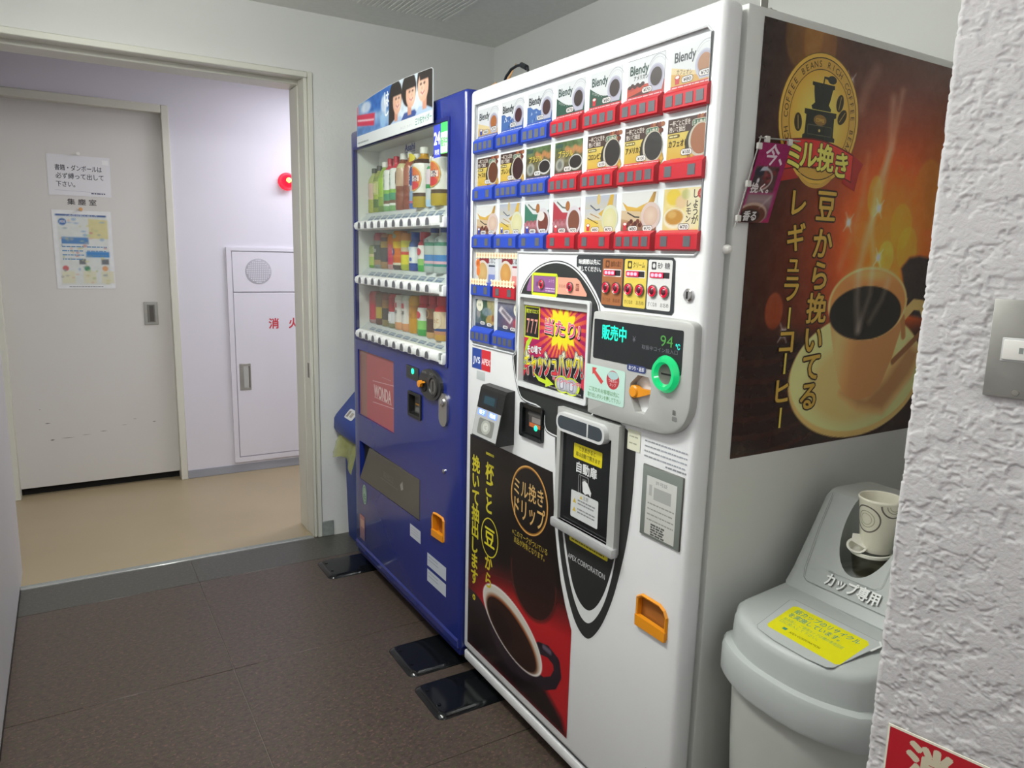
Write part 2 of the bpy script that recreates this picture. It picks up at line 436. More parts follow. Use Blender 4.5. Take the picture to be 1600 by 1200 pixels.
def hexrgb(c): c = c.lstrip('#'); return np.array([int(c[i:i + 2], 16) / 255 for i in (0, 2, 4)])
class Ras:
    """small painted picture, later turned into a grid of coloured vertices"""
    def __init__(s, u0, v0, u1, v1, w, h, col):
        s.u0, s.v0, s.u1, s.v1 = u0, v0, u1, v1
        s.U, s.V = np.meshgrid(np.linspace(u0, u1, w), np.linspace(v0, v1, h))
        s.px = (u1 - u0) / w; s.a = np.ones((h, w, 3)) * hexrgb(col)
    def mix(s, col, al):
        c = hexrgb(col) if isinstance(col, str) else col
        al = np.clip(al, 0, 1)[..., None]; s.a = s.a * (1 - al) + c * al; return s
    def ell(s, cu, cv, ru, rv, col, al=1.0, soft=None, rot=0):
        du, dv = s.U - cu, s.V - cv
        if rot: c_, s_ = math.cos(rot), math.sin(rot); du, dv = du * c_ + dv * s_, -du * s_ + dv * c_
        d = np.sqrt((du / ru) ** 2 + (dv / rv) ** 2); sf = soft if soft else s.px / min(ru, rv)
        return s.mix(col, al * np.clip((1 - d) / sf + 0.5, 0, 1))
    def glow(s, cu, cv, ru, rv, col, al=1.0, p=2.0):
        d = ((s.U - cu) / ru) ** 2 + ((s.V - cv) / rv) ** 2
        return s.mix(col, al * np.exp(-d * p))
    def sd(s, pts):
        pts = np.array(pts, float); ins = np.zeros(s.U.shape, bool); d = np.full(s.U.shape, 1e9)
        for i in range(len(pts)):
            a, b = pts[i], pts[(i + 1) % len(pts)]
            cond = (a[1] > s.V) != (b[1] > s.V)
            with np.errstate(divide='ignore', invalid='ignore'):
                xi = (b[0] - a[0]) * (s.V - a[1]) / (b[1] - a[1] if b[1] != a[1] else 1e-12) + a[0]
            ins ^= cond & (s.U < xi)
            e = b - a; t = np.clip(((s.U - a[0]) * e[0] + (s.V - a[1]) * e[1]) / max(e @ e, 1e-12), 0, 1)
            d = np.minimum(d, np.hypot(s.U - a[0] - t * e[0], s.V - a[1] - t * e[1]))
        return np.where(ins, d, -d)
    def poly(s, pts, col, al=1.0, soft=None):
        return s.mix(col, al * np.clip(s.sd(pts) / (soft or s.px) + 0.5, 0, 1))
    def stroke(s, pts, wd, col, al=1.0, soft=None):
        d = np.full(s.U.shape, 1e9); pts = np.array(pts, float)
        for a, b in zip(pts[:-1], pts[1:]):
            e = b - a; t = np.clip(((s.U - a[0]) * e[0] + (s.V - a[1]) * e[1]) / max(e @ e, 1e-12), 0, 1)
            d = np.minimum(d, np.hypot(s.U - a[0] - t * e[0], s.V - a[1] - t * e[1]))
        return s.mix(col, al * np.clip((wd / 2 - d) / (soft or s.px) + 0.5, 0, 1))
    def noise(s, amt, cell, seed=0):
        r = np.random.default_rng(seed); h, w = s.U.shape; gh, gw = h // cell + 3, w // cell + 3
        g = r.random((gh, gw)); y = np.arange(h) / cell; x = np.arange(w) / cell
        yi, xi = y.astype(int), x.astype(int); fy, fx = (y - yi)[:, None], (x - xi)[None]
        n = (g[yi][:, xi] * (1 - fx) + g[yi][:, xi + 1] * fx) * (1 - fy) + (g[yi + 1][:, xi] * (1 - fx) + g[yi + 1][:, xi + 1] * fx) * fy
        s.a = s.a + (n[..., None] - 0.5) * amt; return s

# ================================================================== the setting
XL, XR, YF, H = -1.277, 0.854, 1.367, 2.373
YB = -4.35
def struct(name, mb, mats, parent=None, **k):
    o = mb.build(name, mats, parent, **k)
    if not parent: o['kind'] = 'structure'
    return o

# floor: slab with large linoleum tiles laid on it, each its own piece with a dark joint between
fl = struct('floor', MB().box(XL - 0.1, 1.05, YB - 0.1, YF, -0.12, -0.0025), 'joint_grey')
tx = [XL, -0.65, 0.085, XR + 0.1]
ty = [1.36, 1.115, 0.38, -0.355, -1.09, -1.825, -2.56, -3.295, YB]
for j in range(len(ty) - 1):
    for i in range(len(tx) - 1):
        g = 0.0010
        m_ = MB().rbox(tx[i] + g, tx[i + 1] - g, ty[j + 1] + g, ty[j] - g, -0.006, 0.0, 0.0012, 1)
        m_.build('floor_tile', 'floor_grey' if j == 0 else 'floor_brown', fl)

# corridor floor and the metal threshold strip
struct('floor.001', MB().box(-1.42, 3.0, YF + 0.012, 2.80, -0.1, 0.0), 'beige_floor')
t = MB().rbox(XL, -0.098, YF - 0.006, YF + 0.004, -0.004, 0.0045, 0.0015, 1, 0)
t.box(XL, -0.098, YF + 0.004, YF + 0.034, -0.003, 0.0022, 1)
struct('trim_1', t, ('threshold_metal', 'baseboard_grey'))

# walls of the vending corner
wf = MB().box(XL, 1.05, YF, YF + 0.22, 2.126, H + 0.05, 0)
wf.box(-0.058, 1.05, YF, YF + 0.22, -0.05, 2.126, 1)
struct('wall_far', wf, ('wall_paint', 'wall_stucco'))
struct('wall_left', MB().box(XL - 0.1, XL, YB, YF + 0.19, -0.1, H + 0.05), 'left_paint')
struct('wall_right', MB().box(XR, XR + 0.1, -1.46, YF + 0.02, -0.1, H + 0.05), 'wall_paint')
struct('wall_back', MB().box(XL - 0.1, 1.05, YB - 0.1, YB, -0.1, H + 0.05), 'wall_paint')
struct('baseboard_far', MB().rbox(-0.058, 0.0, YF - 0.008, YF + 0.002, 0.0, 0.075, 0.002, 1), 'baseboard_grey')
struct('gap_shade_left', MB().box(XL - 0.001, XL + 0.001, YB, YF, -0.001, 0.014), 'dark_panel')  # thin dark strip painted in for the shadow gap under the left wall

# ceiling with grooved boards: ribs run away from the camera
ce = struct('ceiling', MB().box(XL - 0.1, 1.05, YB - 0.1, YF + 0.22, H, H + 0.08), 'ceiling_board')
bx = [XL, -0.455, 0.0, 0.455]
rb = MB()
x = XL + 0.01
while x < 0.46:
    rb.box(x, x + 0.011, -1.6, YF - 0.24, H - 0.004, H + 0.001); x += 0.0215
rb.build('ceiling_rib', 'ceiling_board', ce, fixn=False, kind='stuff')
# door frame of the open doorway
fr = MB()
fr.rbox(-0.078, -0.056, YF - 0.008, YF + 0.03, 0.0, 2.128, 0.003, 1)         # face, right
fr.rbox(-0.0945, -0.0785, YF + 0.0, YF + 0.093, 0.0, 2.1075, 0.003, 1)        # stop
fr.rbox(-0.099, -0.0585, YF + 0.094, YF + 0.225, 0.0, 2.0875, 0.003, 1)      # deep jamb
fr.rbox(XL, -0.0785, YF - 0.008, YF + 0.03, 2.102, 2.128, 0.003, 1)
fr.rbox(XL, -0.0785, YF + 0.0305, YF + 0.093, 2.108, 2.126, 0.002, 1)
fr.rbox(XL, -0.0585, YF + 0.094, YF + 0.2255, 2.088, 2.126, 0.003, 1)
tr = struct('trim_2', fr, 'frame_paint')
MB().rbox(-0.096, -0.0935, YF + 0.018, YF + 0.042, 0.78, 0.85, 0.001, 1).build('strike_plate', 'steel_dark', tr)

# corridor
YC = 2.62
struct('wall_corridor', MB().box(-0.505, 3.0, YC, YC + 0.18, -0.05, 2.5).box(-1.42, -0.505, YC, YC + 0.18, 2.11, 2.5).box(-1.42, -1.325, YC, YC + 0.18, -0.05, 2.11), 'corridor_paint')
struct('wall_corridor.001', MB().box(-1.42, -1.352, YF + 0.19, YC + 0.1, -0.05, 2.5), 'left_paint')
struct('wall_corridor.002', MB().box(3.0, 3.1, YF, YC + 0.2, -0.05, 2.5), 'corridor_paint')
struct('wall_corridor.003', MB().box(1.05, 3.05, YF + 0.1, YF + 0.22, -0.05, 2.5), 'corridor_paint')
struct('ceiling.001', MB().box(-1.5, 3.1, YF + 0.2, YC + 0.3, 2.345, 2.42), 'ceiling_board')
struct('baseboard_corridor', MB().rbox(-0.50, 3.0, YC - 0.006, YC + 0.002, 0.0, 0.05, 0.002, 1), 'baseboard_blue')

# sliding door at the back of the corridor
dr = struct('door_1', MB().rbox(-1.33, -0.52, 2.66, 2.695, 0.045, 2.11, 0.002, 1), 'door_paint')
f2 = MB().rbox(-0.528, -0.49, YC - 0.014, 2.70, 0.0, 2.128, 0.003, 1)
f2.rbox(-1.3215, -0.5285, YC - 0.014, 2.70, 2.086, 2.128, 0.003, 1)
f2.rbox(-1.36, -1.322, YC - 0.014, 2.70, 0.0, 2.128, 0.003, 1)
f2.build('door_frame', 'frame_paint', dr)
MB().box(-1.34, -0.51, 2.70, 2.76, -0.02, 2.12).build('door_pocket', 'void_black', dr)
hd = MB().rbox(-0.668, -0.596, 2.654, 2.662, 0.925, 1.055, 0.002, 1, 0)
hd.box(-0.652, -0.612, 2.6535, 2.657, 0.940, 1.040, 1)
hd.box(-0.640, -0.618, 2.6530, 2.656, 0.945, 1.035, 2)
hp = hd.build('door_handle', ('steel', 'steel_dark', 'flap_grey'), dr)
DU = dict(U=(1, 0, 0), V=(0, 0, 1), N=(0, -1, 0))
Art((0, 2.66, 0), lift=0.0008, **DU).text('集 塵 室', -0.932, 1.590, 0.034, '#4a4648', w=0.135, bold=0.012).build('room_name', 'print_matte', dr)
a = Art((0, 2.66, 0), lift=0.0008, **DU)
for (u, v, l, h) in ((-1.19, 0.40, 0.03, 0.004), (-1.17, 0.305, 0.024, 0.007), (-1.12, 0.31, 0.07, 0.003), (-1.02, 0.318, 0.05, 0.002), (-0.93, 0.33, 0.04, 0.003), (-0.76, 0.385, 0.02, 0.003), (-0.66, 0.36, 0.02, 0.004), (-0.82, 0.355, 0.03, 0.002), (-1.21, 0.48, 0.01, 0.003)):
    a.poly([(u, v), (u + l * 0.4, v - h / 2), (u + l, v), (u + l * 0.5, v + h / 2)], '#6b5f56')
a.build('scuff_mark', 'print_matte', dr, kind='stuff')

# pillar in the foreground: its face is turned 12.6 degrees, trowelled stucco built as real relief
PD = Vector((-0.218, 0.976, 0)).normalized()      # along the face, away from the camera
PN = Vector((-0.976, -0.218, 0)).normalized()     # out of the face
PC = Vector((-0.0735, -1.417, 0))                 # the corner
def vnoise(u, v, seed):
    r = np.random.default_rng(seed); g = r.random((1024, 1024))
    ui, vi = np.floor(u).astype(int), np.floor(v).astype(int); fu, fv = u - ui, v - vi
    fu = fu * fu * (3 - 2 * fu); fv = fv * fv * (3 - 2 * fv)
    G = lambda i, j: g[i % 1024, j % 1024]
    return (G(ui, vi) * (1 - fu) + G(ui + 1, vi) * fu) * (1 - fv) + (G(ui, vi + 1) * (1 - fu) + G(ui + 1, vi + 1) * fu) * fv
def pillar():
    st = 0.0017; rad = 0.007
    q = np.arange(-0.07, 0.52, st); zz = np.arange(0.30, 2.05, st)
    arc = rad * math.pi / 2 * (98 / 90)
    qx = np.empty((len(q), 3)); qn = np.empty((len(q), 3))
    EX = Vector((1, 0, 0)); NB = Vector((0, 1, 0))
    ang = math.acos(max(-1, min(1, PN.dot(NB))))
    cen = PC - PN * rad * 1.0 - PD * rad * 1.25
    for i, t_ in enumerate(q):
        if t_ > rad * ang: nrm = PN; p = cen + PN * rad - PD * (t_ - rad * ang)
        elif t_ > 0:
            f = t_ / (rad * ang); nrm = (NB * (1 - f) + PN * f).normalized(); p = cen + nrm * rad
        else: nrm = NB; p = cen + NB * rad + EX * (-t_)
        qx[i] = p; qn[i] = nrm
    Q, Z = np.meshgrid(q, zz, indexing='ij')
    w1, w2 = vnoise(Q * 90, Z * 90, 1) - 0.5, vnoise(Q * 90 + 9, Z * 90 + 5, 2) - 0.5
    QQ, ZZ = Q + 0.009 * w1, Z + 0.009 * w2
    n1 = vnoise(QQ * 150 + ZZ * 30, ZZ * 190, 3); n2 = vnoise(QQ * 330, ZZ * 380 + QQ * 60, 4); n3 = vnoise(QQ * 42, ZZ * 52, 5)
    h = 0.50 * n1 + 0.30 * n2 + 0.62 * (n3 - 0.5)
    h = np.clip((h - 0.20) / 0.30, 0, 1); h = h * h * (3 - 2 * h)
    h = h * 0.0017 + 0.0002 * n2
    fade = np.clip(np.minimum(np.minimum(Q + 0.07, 0.52 - Q), np.minimum(Z - 0.30, 2.05 - Z)) / 0.02, 0, 1)
    X = qx[:, None, :] + qn[:, None, :] * ((h - 0.0012) * fade)[..., None]; X[..., 2] += Z
    nq, nz = Q.shape; vs = X.reshape(-1, 3)
    i, j = np.meshgrid(np.arange(nq - 1), np.arange(nz - 1), indexing='ij'); b = (i * nz + j).ravel()
    fs = np.column_stack((b, b + nz, b + nz + 1, b + 1))
    vs = vs.tolist(); fs = fs.tolist()
    # the rest of the pillar, coarse
    def quad(p0, p1, z0, z1):
        k = len(vs); vs.extend([(p0[0], p0[1], z0), (p1[0], p1[1], z0), (p1[0], p1[1], z1), (p0[0], p0[1], z1)]); fs.append([k, k + 1, k + 2, k + 3])
    e0, e1 = Vector(qx[0]), Vector(qx[-1]); far1 = e1 - PD * 2.35; br = Vector((1.05, e0.y, 0))
    ks = [i_ for i_ in range(0, len(q), 4)] + [len(q) - 1]
    for a_, b_ in zip(ks[:-1], ks[1:]): quad(qx[b_], qx[a_], -0.05, zz[0]); quad(qx[b_], qx[a_], zz[-1], H + 0.05)
    quad(far1, e1, -0.05, H + 0.05); quad(e0, br, -0.05, H + 0.05)
    me = bpy.data.meshes.new('wall_near'); me.from_pydata(vs, [], fs)
    me.materials.append(M['pillar_stucco']); me.polygons.foreach_set('use_smooth', [True] * len(fs)); me.update()
    o = bpy.data.objects.new('wall_near', me); COL.objects.link(o); o['kind'] = 'structure'; ORG[o.name] = Vector((0, 0, 0))
    return e1
pillar()
def PF(t, z, d=0.0):      # point on the pillar face: t metres from the corner towards the camera
    p = PC - PD * t + PN * d; return (p.x, p.y, z)

# ================================================================== white coffee vending machine
W = 0.963
vm = thing('vending_machine', 'white hot and cold coffee cup vending machine with a brown coffee poster on its side', 'vending machine', (0.36, -0.48, 0.0))
door = MB().rbox(0.0, 0.054, -W, -0.002, 0.096, 1.83, 0.014, 4).build('door_panel', 'white_enamel', vm)
c_ = MB()
Lp = [(0.034, 1.102), (0.288, 1.102), (0.288, 1.376), (0.939, 1.376), (0.939, 1.789), (0.034, 1.789)]
Lr = [(0.044, 1.102), (0.280, 1.102), (0.288, 1.110), (0.288, 1.376), (0.931, 1.376), (0.939, 1.384), (0.939, 1.776), (0.926, 1.789), (0.038, 1.789), (0.034, 1.785), (0.034, 1.112)]
c_.prism(Lr, F, -0.02, 0.0095)
c_.prism(rrect(0.312, 0.611, 1.030, 1.262, 0.006), F, -0.02, 0.022)
c_.prism(rrect(0.337, 0.428, 0.893, 0.968, 0.006), F, -0.02, 0.034)
cut(door, c_)
# coin return pocket is cut separately
cc = [(0.829, 0.632), (0.829, 0.578), (0.836, 0.568), (0.918, 0.568), (0.922, 0.575), (0.922, 0.622), (0.914, 0.635), (0.900, 0.642), (0.845, 0.642)]
cut(door, MB().prism(cc, F, -0.02, 0.036))
cab = MB().rbox(0.062, 0.80, -W, -0.002, 0.07, 1.832, 0.006, 2)
cab.box(0.04, 0.07, -W + 0.03, -0.03, 0.10, 1.82)
cab.build('cabinet', 'cabinet_enamel', vm)
k_ = MB().rbox(0.004, 0.05, -W, -0.002, 0.052, 0.084, 0.006, 2)
k_.build('kick_strip', 'white_enamel', vm)
MB().box(0.012, 0.058, -W + 0.01, -0.012, 0.082, 0.10).build('door_gasket', 'dark_panel', vm)
for (x, y) in ((0.09, -0.06), (0.09, -W + 0.06), (0.74, -0.06), (0.74, -W + 0.06)):
    MB().lathe([(0.022, 0.0125 if y > -0.5 and x < 0.5 else 0.0), (0.022, 0.02), (0.012, 0.022), (0.012, 0.075)], (x, y, 0), 'z', 14).build('levelling_foot', 'steel', vm)
# bead round the selection window
b_ = []
for i in range(len(Lr)): b_.append(Vector((-0.0012, -Lr[i][0], Lr[i][1])))
bd = MB().tube(b_ + b_[:1], 0.0028, 6); bd.build('window_bead', 'panel_white', vm)
MB().prism([(0.036, 1.104), (0.286, 1.104), (0.286, 1.378), (0.937, 1.378), (0.937, 1.787), (0.036, 1.787)], F, 0.0070, 0.0093).build('window_backing', 'panel_white', vm)
# side hardware
MB().lathe([(0.009, 0.0), (0.009, -0.006), (0.0065, -0.012), (0.002, -0.014)], (0.047, -W, 1.389), 'y', 14).build('side_plug', 'cap_white', vm)
bk = MB().rbox(0.124, 0.144, -W + 0.028, -W + 0.030, 1.831, 1.98, 0.0008, 1); bk.rbox(0.124, 0.144, -W + 0.006, -W + 0.030, 1.8305, 1.8335, 0.0008, 1)
bk.lathe([(0.005, 0), (0.005, 0.004)], (0.134, -W + 0.016, 1.8335), 'z', 6)
bk.build('wall_bracket', 'steel', vm)

# ---- product cards and selection buttons
CX = lambda c: 0.0385 + 0.1313 * c
ROWS = [(1.772, 1.690, 1.650), (1.638, 1.557, 1.518), (1.505, 1.421, 1.384), (1.366, 1.284, 1.247), (1.237, 1.153, 1.112)]
def price(a, u, v, txt, h=0.0125, wd=0.031):
    a.rr(u - wd / 2, v - h / 2, u + wd / 2, v + h / 2, h * 0.45, '#3a3638'); a.rr(u - wd / 2 + 0.001, v - h / 2 + 0.001, u + wd / 2 - 0.001, v + h / 2 - 0.001, h * 0.4, '#f4f2ee')
    a.text(txt, u, v, h * 0.72, '#34323a', w=wd * 0.66, bold=0.02)
def icon(a, u, v, blue):
    a.ell(u, v, 0.0075, 0.005, '#2c4db8' if blue else '#c8283a', n=14); a.rect(u - 0.0055, v - 0.012, u + 0.0055, v - 0.002, '#2c4db8' if blue else '#d83a48'); a.ell(u, v + 0.001, 0.0055, 0.003, '#f6f2f0', n=12)
BL, RD = True, False
def card(c, r, blue):
    s0 = CX(c) + 0.002; zt, zb, _ = ROWS[r]; wd = 0.1125
    a = Art((0.0070, 0, 0), lift=0.0004, step=2e-5)
    s1 = s0 + wd; cx = s0 + 0.088
    strip = '#3557c4' if blue else '#d6404c'
    if r == 0:
        a.rect(s0, zb, s1, zt, '#e9edf0')
        band = ['#d9b878', '#4a74b8', '#4a74b8', '#2c5a48', '#2c5a48', '#b6493c', '#e0b45c'][c]
        zm = zb + 0.045
        if c in (1, 2):
            a.poly([(s0, zb), (s1, zb), (s1, zm - 0.016)] + [(s1 - wd * k / 8, zm - 0.016 + 0.02 * (k / 8) ** 1.6 + (0.004 if k % 2 else 0)) for k in range(1, 9)], band)
            rr = random.Random(c)
            for k in range(16):
                u = s0 + rr.uniform(0.006, 0.075); v = zb + rr.uniform(0.008, 0.034); e = rr.uniform(0.004, 0.009)
                a.poly([(u, v), (u + e, v + e * 0.4), (u + e * 0.5, v + e * 1.2)], rr.choice(['#dfe8f2', '#8fb0dc', '#2d559c', '#b8cbe6']))
        elif c in (3, 4):
            a.poly([(s0, zb), (s1, zb), (s1, zm - 0.012)] + [(s1 - wd * k / 8, zm - 0.012 - 0.014 * math.sin(math.pi * k / 8) + 0.018 * (k / 8)) for k in range(1, 9)], band)
        elif c == 5:
            a.rect(s0, zb, s1, zb + 0.030, '#cf5a44', '#b93c34'); a.poly([(s0, zb), (s0 + 0.075, zb), (s0 + 0.06, zb + 0.022), (s0, zb + 0.012)], '#6c3028')
            a.poly([(s0, zb + 0.02), (s0 + 0.07, zb + 0.03), (s0 + 0.06, zb + 0.02), (s0, zb + 0.01)], '#d4553c')
            for k in range(6): a.ell(s0 + 0.008 + 0.008 * k, zb + 0.029 + 0.003 * (k % 2), 0.006, 0.004, '#4a2a22', n=10)
            a.line([(s0, zt), (s1, zt)], 0.001, '#8a8f92')
        else:
            a.poly([(s0, zb), (s1, zb), (s1, zm - 0.022), (s0 + 0.06, zm - 0.016), (s0, zm)], band)
            a.poly([(s0, zm), (s0 + 0.06, zm - 0.014), (s1, zm - 0.018), (s1, zm - 0.024), (s0 + 0.05, zm - 0.022), (s0, zm - 0.012)], '#efd9a4')
        a.ring(cx + 0.004, zt - 0.036, 0.030, 0.034, 0.0012, '#aeb2c0', 20, 30, 150)
        a.ring(cx + 0.004, zt - 0.036, 0.026, 0.029, 0.0008, '#c4c8d2', 20, 40, 150)
        a.ell(cx, zt - 0.044, 0.0245, 0.026, '#c4c6da', '#e6e6f0')
        a.poly([(cx - 0.02, zt - 0.05), (cx + 0.024, zt - 0.05), (cx + 0.018, zb + 0.012), (cx - 0.012, zb + 0.012)], '#c6c8dc')
        brew = ['#b8703c', '#4a2028', '#4a2c2c', '#3a2a26', '#3a2c28', '#3c2e2a', '#b37c50'][c]
        a.ell(cx, zt - 0.042, 0.0205, 0.021, '#b6b4c8'); a.ell(cx, zt - 0.043, 0.0172, 0.0178, brew)
        a.text('Blendy', s0 + 0.036, zt - 0.020, 0.026, '#1e4a40' if c in (3, 4, 5) else '#28343c', w=0.056, bold=0.022)
        if c == 5: a.text('アメリカン', s0 + 0.042, zt - 0.037, 0.011, '#2c3a38', w=0.044, bold=0.01)
        elif c == 6: a.text('カフェオレ', s0 + 0.036, zb + 0.032, 0.012, '#4a3c2c', w=0.042, rot=-0.12)
        elif c in (3, 4): a.text('マイルドコーヒー', s0 + 0.03, zb + 0.034, 0.008, '#e8eee8', w=0.044, rot=-0.25)
        a.rect(s0, zb, s1, zb + 0.0095, strip); a.lines(s0 + 0.004, zb + 0.005, s1 - 0.004, 1, 0.01, 0.0042, '#f2d8dc' if not blue else '#d6e0f6', c)
        if c in (0, 6): price(a, s0 + 0.045, zb + 0.018, '¥80'); price(a, s0 + 0.09, zb + 0.022, '¥70')
        else: price(a, s0 + (0.062 if c != 3 else 0.056), zb + 0.018, '¥80' if c == 4 else '¥70')
        if c in (0, 4, 6): icon(a, s0 + 0.018, zb + 0.024, blue)
    elif r == 1 and c in (2, 3):
        rs = Ras(s0, zb, s1, zt, 40, 28, '#6c6848')
        rs.mix('#4f7a44', np.clip((rs.V - zt + 0.03) / 0.02, 0, 1) * (0.6)); rs.noise(0.22, 3, c); rs.noise(0.14, 2, c + 5)
        for k in range(7): rs.ell(s0 + 0.05 + 0.011 * k, zt - 0.018 - 0.004 * (k % 3), 0.009, 0.007, '#d08a54', 0.75)
        rs.mix('#4c4238', np.clip((zb + 0.035 - rs.V) / 0.02, 0, 1) * 0.75)
        rs.ell(s0 + 0.022, zb + 0.028, 0.018, 0.015, '#b6bab2', 0.8); rs.ell(s0 + 0.022, zb + 0.028, 0.009, 0.009, '#6a706a', 0.8)
        a.raster(rs)
        a.text('ブラジル', s0 + 0.045, zb + 0.052, 0.017, '#e8d44c', w=0.06, bold=0.02, edge='#4a4028')
        a.rr(s0 + 0.004, zt - 0.013, s0 + 0.034, zt - 0.004, 0.004, '#3c5a50')
        a.ell(s0 + 0.086, zb + 0.03, 0.027, 0.018, '#cfd0ca'); a.ell(s0 + 0.086, zb + 0.031, 0.024, 0.0145, '#2a2422')
        a.rect(s0, zb, s1, zb + 0.009, strip if c == 3 else '#39508e'); a.lines(s0 + 0.004, zb + 0.0045, s1 - 0.004, 1, 0.01, 0.004, '#e8c8cc', c)
        price(a, s0 + 0.055, zb + 0.017, '¥100')
    elif r == 1:
        a.rect(s0, zb, s1, zt, '#dcb040', '#ddd070')
        a.rect(s0, zt - 0.027, s1, zt, '#4a342c')
        for k in range(9): a.ell(s0 + 0.084 + 0.004 * k, zt - 0.004 - 0.012 * (k % 2), 0.006, 0.005, ['#8c4630', '#6c3424', '#a86a44'][k % 3], n=10)
        a.text('一杯ごとに豆を', s0 + 0.033, zt - 0.009, 0.0115, '#f0e6da', w=0.056, bold=0.012)
        a.text('挽いて抽出', s0 + 0.026, zt - 0.020, 0.0115, '#f0e6da', w=0.043, bold=0.012)
        a.rr(s0 + 0.066, zt - 0.021, s0 + 0.104, zt - 0.007, 0.006, '#e8e4d0'); a.rr(s0 + 0.067, zt - 0.020, s0 + 0.103, zt - 0.008, 0.005, '#2f6a50')
        a.text('ミル挽き', s0 + 0.085, zt - 0.014, 0.010, '#f0ead8', w=0.031, bold=0.015)
        brew = ['#6a3c22', '#3c1e1e', '', '', '#2e2a28', '#302e2c', '#a86e4c'][c]
        a.ell(cx - 0.004, zb + 0.030, 0.034, 0.036, '#3e3a30', n=30); a.ell(cx + 0.004, zb + 0.012, 0.03, 0.02, '#c89c3c', n=16)
        for k in range(8): a.ell(cx - 0.026 + 0.008 * k, zb + 0.006 + 0.004 * (k % 3), 0.005, 0.004, ['#b07830', '#dcb04c', '#7c4c24'][k % 3], n=8)
        a.ell(cx + 0.001, zb + 0.036, 0.030, 0.0315, '#cfc9b8', n=30); a.ell(cx + 0.003, zb + 0.037, 0.0265, 0.028, brew, n=30)
        nm = ['アイスオレ', 'ブレンド', '', '', 'コロンビア', 'アメリカン', 'カフェオレ'][c]
        a.rr(s0 + 0.003, zt - 0.036, s0 + 0.034, zt - 0.0295, 0.003, '#6a5c30'); a.lines(s0 + 0.006, zt - 0.033, s0 + 0.032, 1, 0.01, 0.003, '#e8dca0', c)
        a.text(nm, s0 + 0.031, zb + 0.034, 0.015, '#3e3420', w=0.052, bold=0.02)
        if c in (4, 5, 1): a.rect(s0, zb, s1, zb + 0.0085, '#d8565c' if not blue else '#3c55b0'); a.lines(s0 + 0.004, zb + 0.004, s1 - 0.004, 1, 0.01, 0.004, '#f0d4d4', c)
        if c == 6:
            a.rect(s0 + 0.012, zb, s0 + 0.04, zb + 0.006, '#d86068'); a.rect(s0 + 0.072, zb, s0 + 0.112, zb + 0.006, '#d86068')
        if c != 0: price(a, s0 + 0.055, zb + 0.016, '¥100')
        else: price(a, s0 + 0.06, zb + 0.014, '¥100')
    elif r == 2 and c == 6:
        rs = Ras(s0, zb, s1, zt, 44, 32, '#e9d690'); rs.noise(0.12, 5, 3)
        rs.ell(s0 + 0.028, zt - 0.016, 0.020, 0.016, '#e6c83c', 0.9); rs.ell(s0 + 0.05, zt - 0.026, 0.016, 0.013, '#e4c49a', 0.9)
        rs.ell(s1 - 0.012, zb + 0.02, 0.018, 0.02, '#f0e068', 0.8); rs.ell(s0 + 0.062, zt - 0.012, 0.012, 0.01, '#b8bc78', 0.8)
        rs.poly([(s0 + 0.062, zb + 0.004), (s0 + 0.1, zb + 0.004), (s0 + 0.104, zt), (s0 + 0.068, zt)], '#f2ecd0', 0.75, 0.012)
        rs.ell(s0 + 0.032, zb + 0.027, 0.031, 0.020, '#f0ead2'); rs.ell(s0 + 0.032, zb + 0.029, 0.025, 0.015, '#c8923c'); rs.ell(s0 + 0.026, zb + 0.034, 0.012, 0.007, '#dcb468', 0.8)
        a.raster(rs)
        a.vtext('しょうが', s0 + 0.089, zt - 0.012, 0.0185, '#3a342c', 0.0165, 0.02); a.vtext('レモン', s0 + 0.071, zt - 0.03, 0.0155, '#3a342c', 0.0145, 0.02)
        a.ell(s1 - 0.011, zt - 0.012, 0.009, 0.009, '#c8403c', n=18); a.text('温', s1 - 0.011, zt - 0.012, 0.009, '#f0d8c0')
        price(a, s0 + 0.06, zb + 0.010, '¥70')
    elif r == 2:
        kind = 'bcmmcb'[c] if c in (0, 1, 4, 5) else 'k'
        if c in (0, 5):
            a.rect(s0, zb, s1, zt, '#e4e6e2')
            a.rect(s0, zb, s1, zb + 0.03, '#7a4a3c', '#c8a078')
            a.poly([(s0 + 0.002, zt - 0.018), (s0 + 0.02, zt - 0.028), (s0 + 0.05, zt - 0.032), (s0 + 0.085, zt - 0.022), (s0 + 0.100, zt - 0.002), (s0 + 0.108, zt - 0.002), (s0 + 0.104, zt - 0.02), (s0 + 0.088, zt - 0.038), (s0 + 0.05, zt - 0.046), (s0 + 0.018, zt - 0.038)], ['#d8a83c', '#e0b04a', '#e4bc58', '#e0b450', '#a87c3c', '#9c7840', '#c89838', '#d8a844', '#e8c468', '#dcb048'])
            a.poly([(s0, zb + 0.03), (s0 + 0.05, zb + 0.022), (s0 + 0.085, zb + 0.03), (s0 + 0.06, zb + 0.044), (s0, zb + 0.048)], '#d8c09c')
            a.line([(s0 + 0.02, zb + 0.043), (s0 + 0.045, zb + 0.033), (s0 + 0.06, zb + 0.032)], 0.003, '#3c3a34')
            for k in range(8): a.ell(s0 + 0.02 + 0.007 * k, zb + 0.016 + 0.004 * (k % 3), 0.006, 0.005, ['#5c2c24', '#7c4034'][k % 2], n=9)
            a.ell(cx + 0.006, zb + 0.034, 0.030, 0.028, '#dcc8c0', n=26); a.ell(cx + 0.006, zb + 0.034, 0.022, 0.020, '#d8b8a4', '#e6cfba')
            price(a, s0 + 0.04, zb + 0.009, '¥80'); price(a, s0 + 0.086, zb + 0.009, '¥70'); icon(a, s0 + 0.014, zb + 0.018, blue)
        elif c in (1, 4):
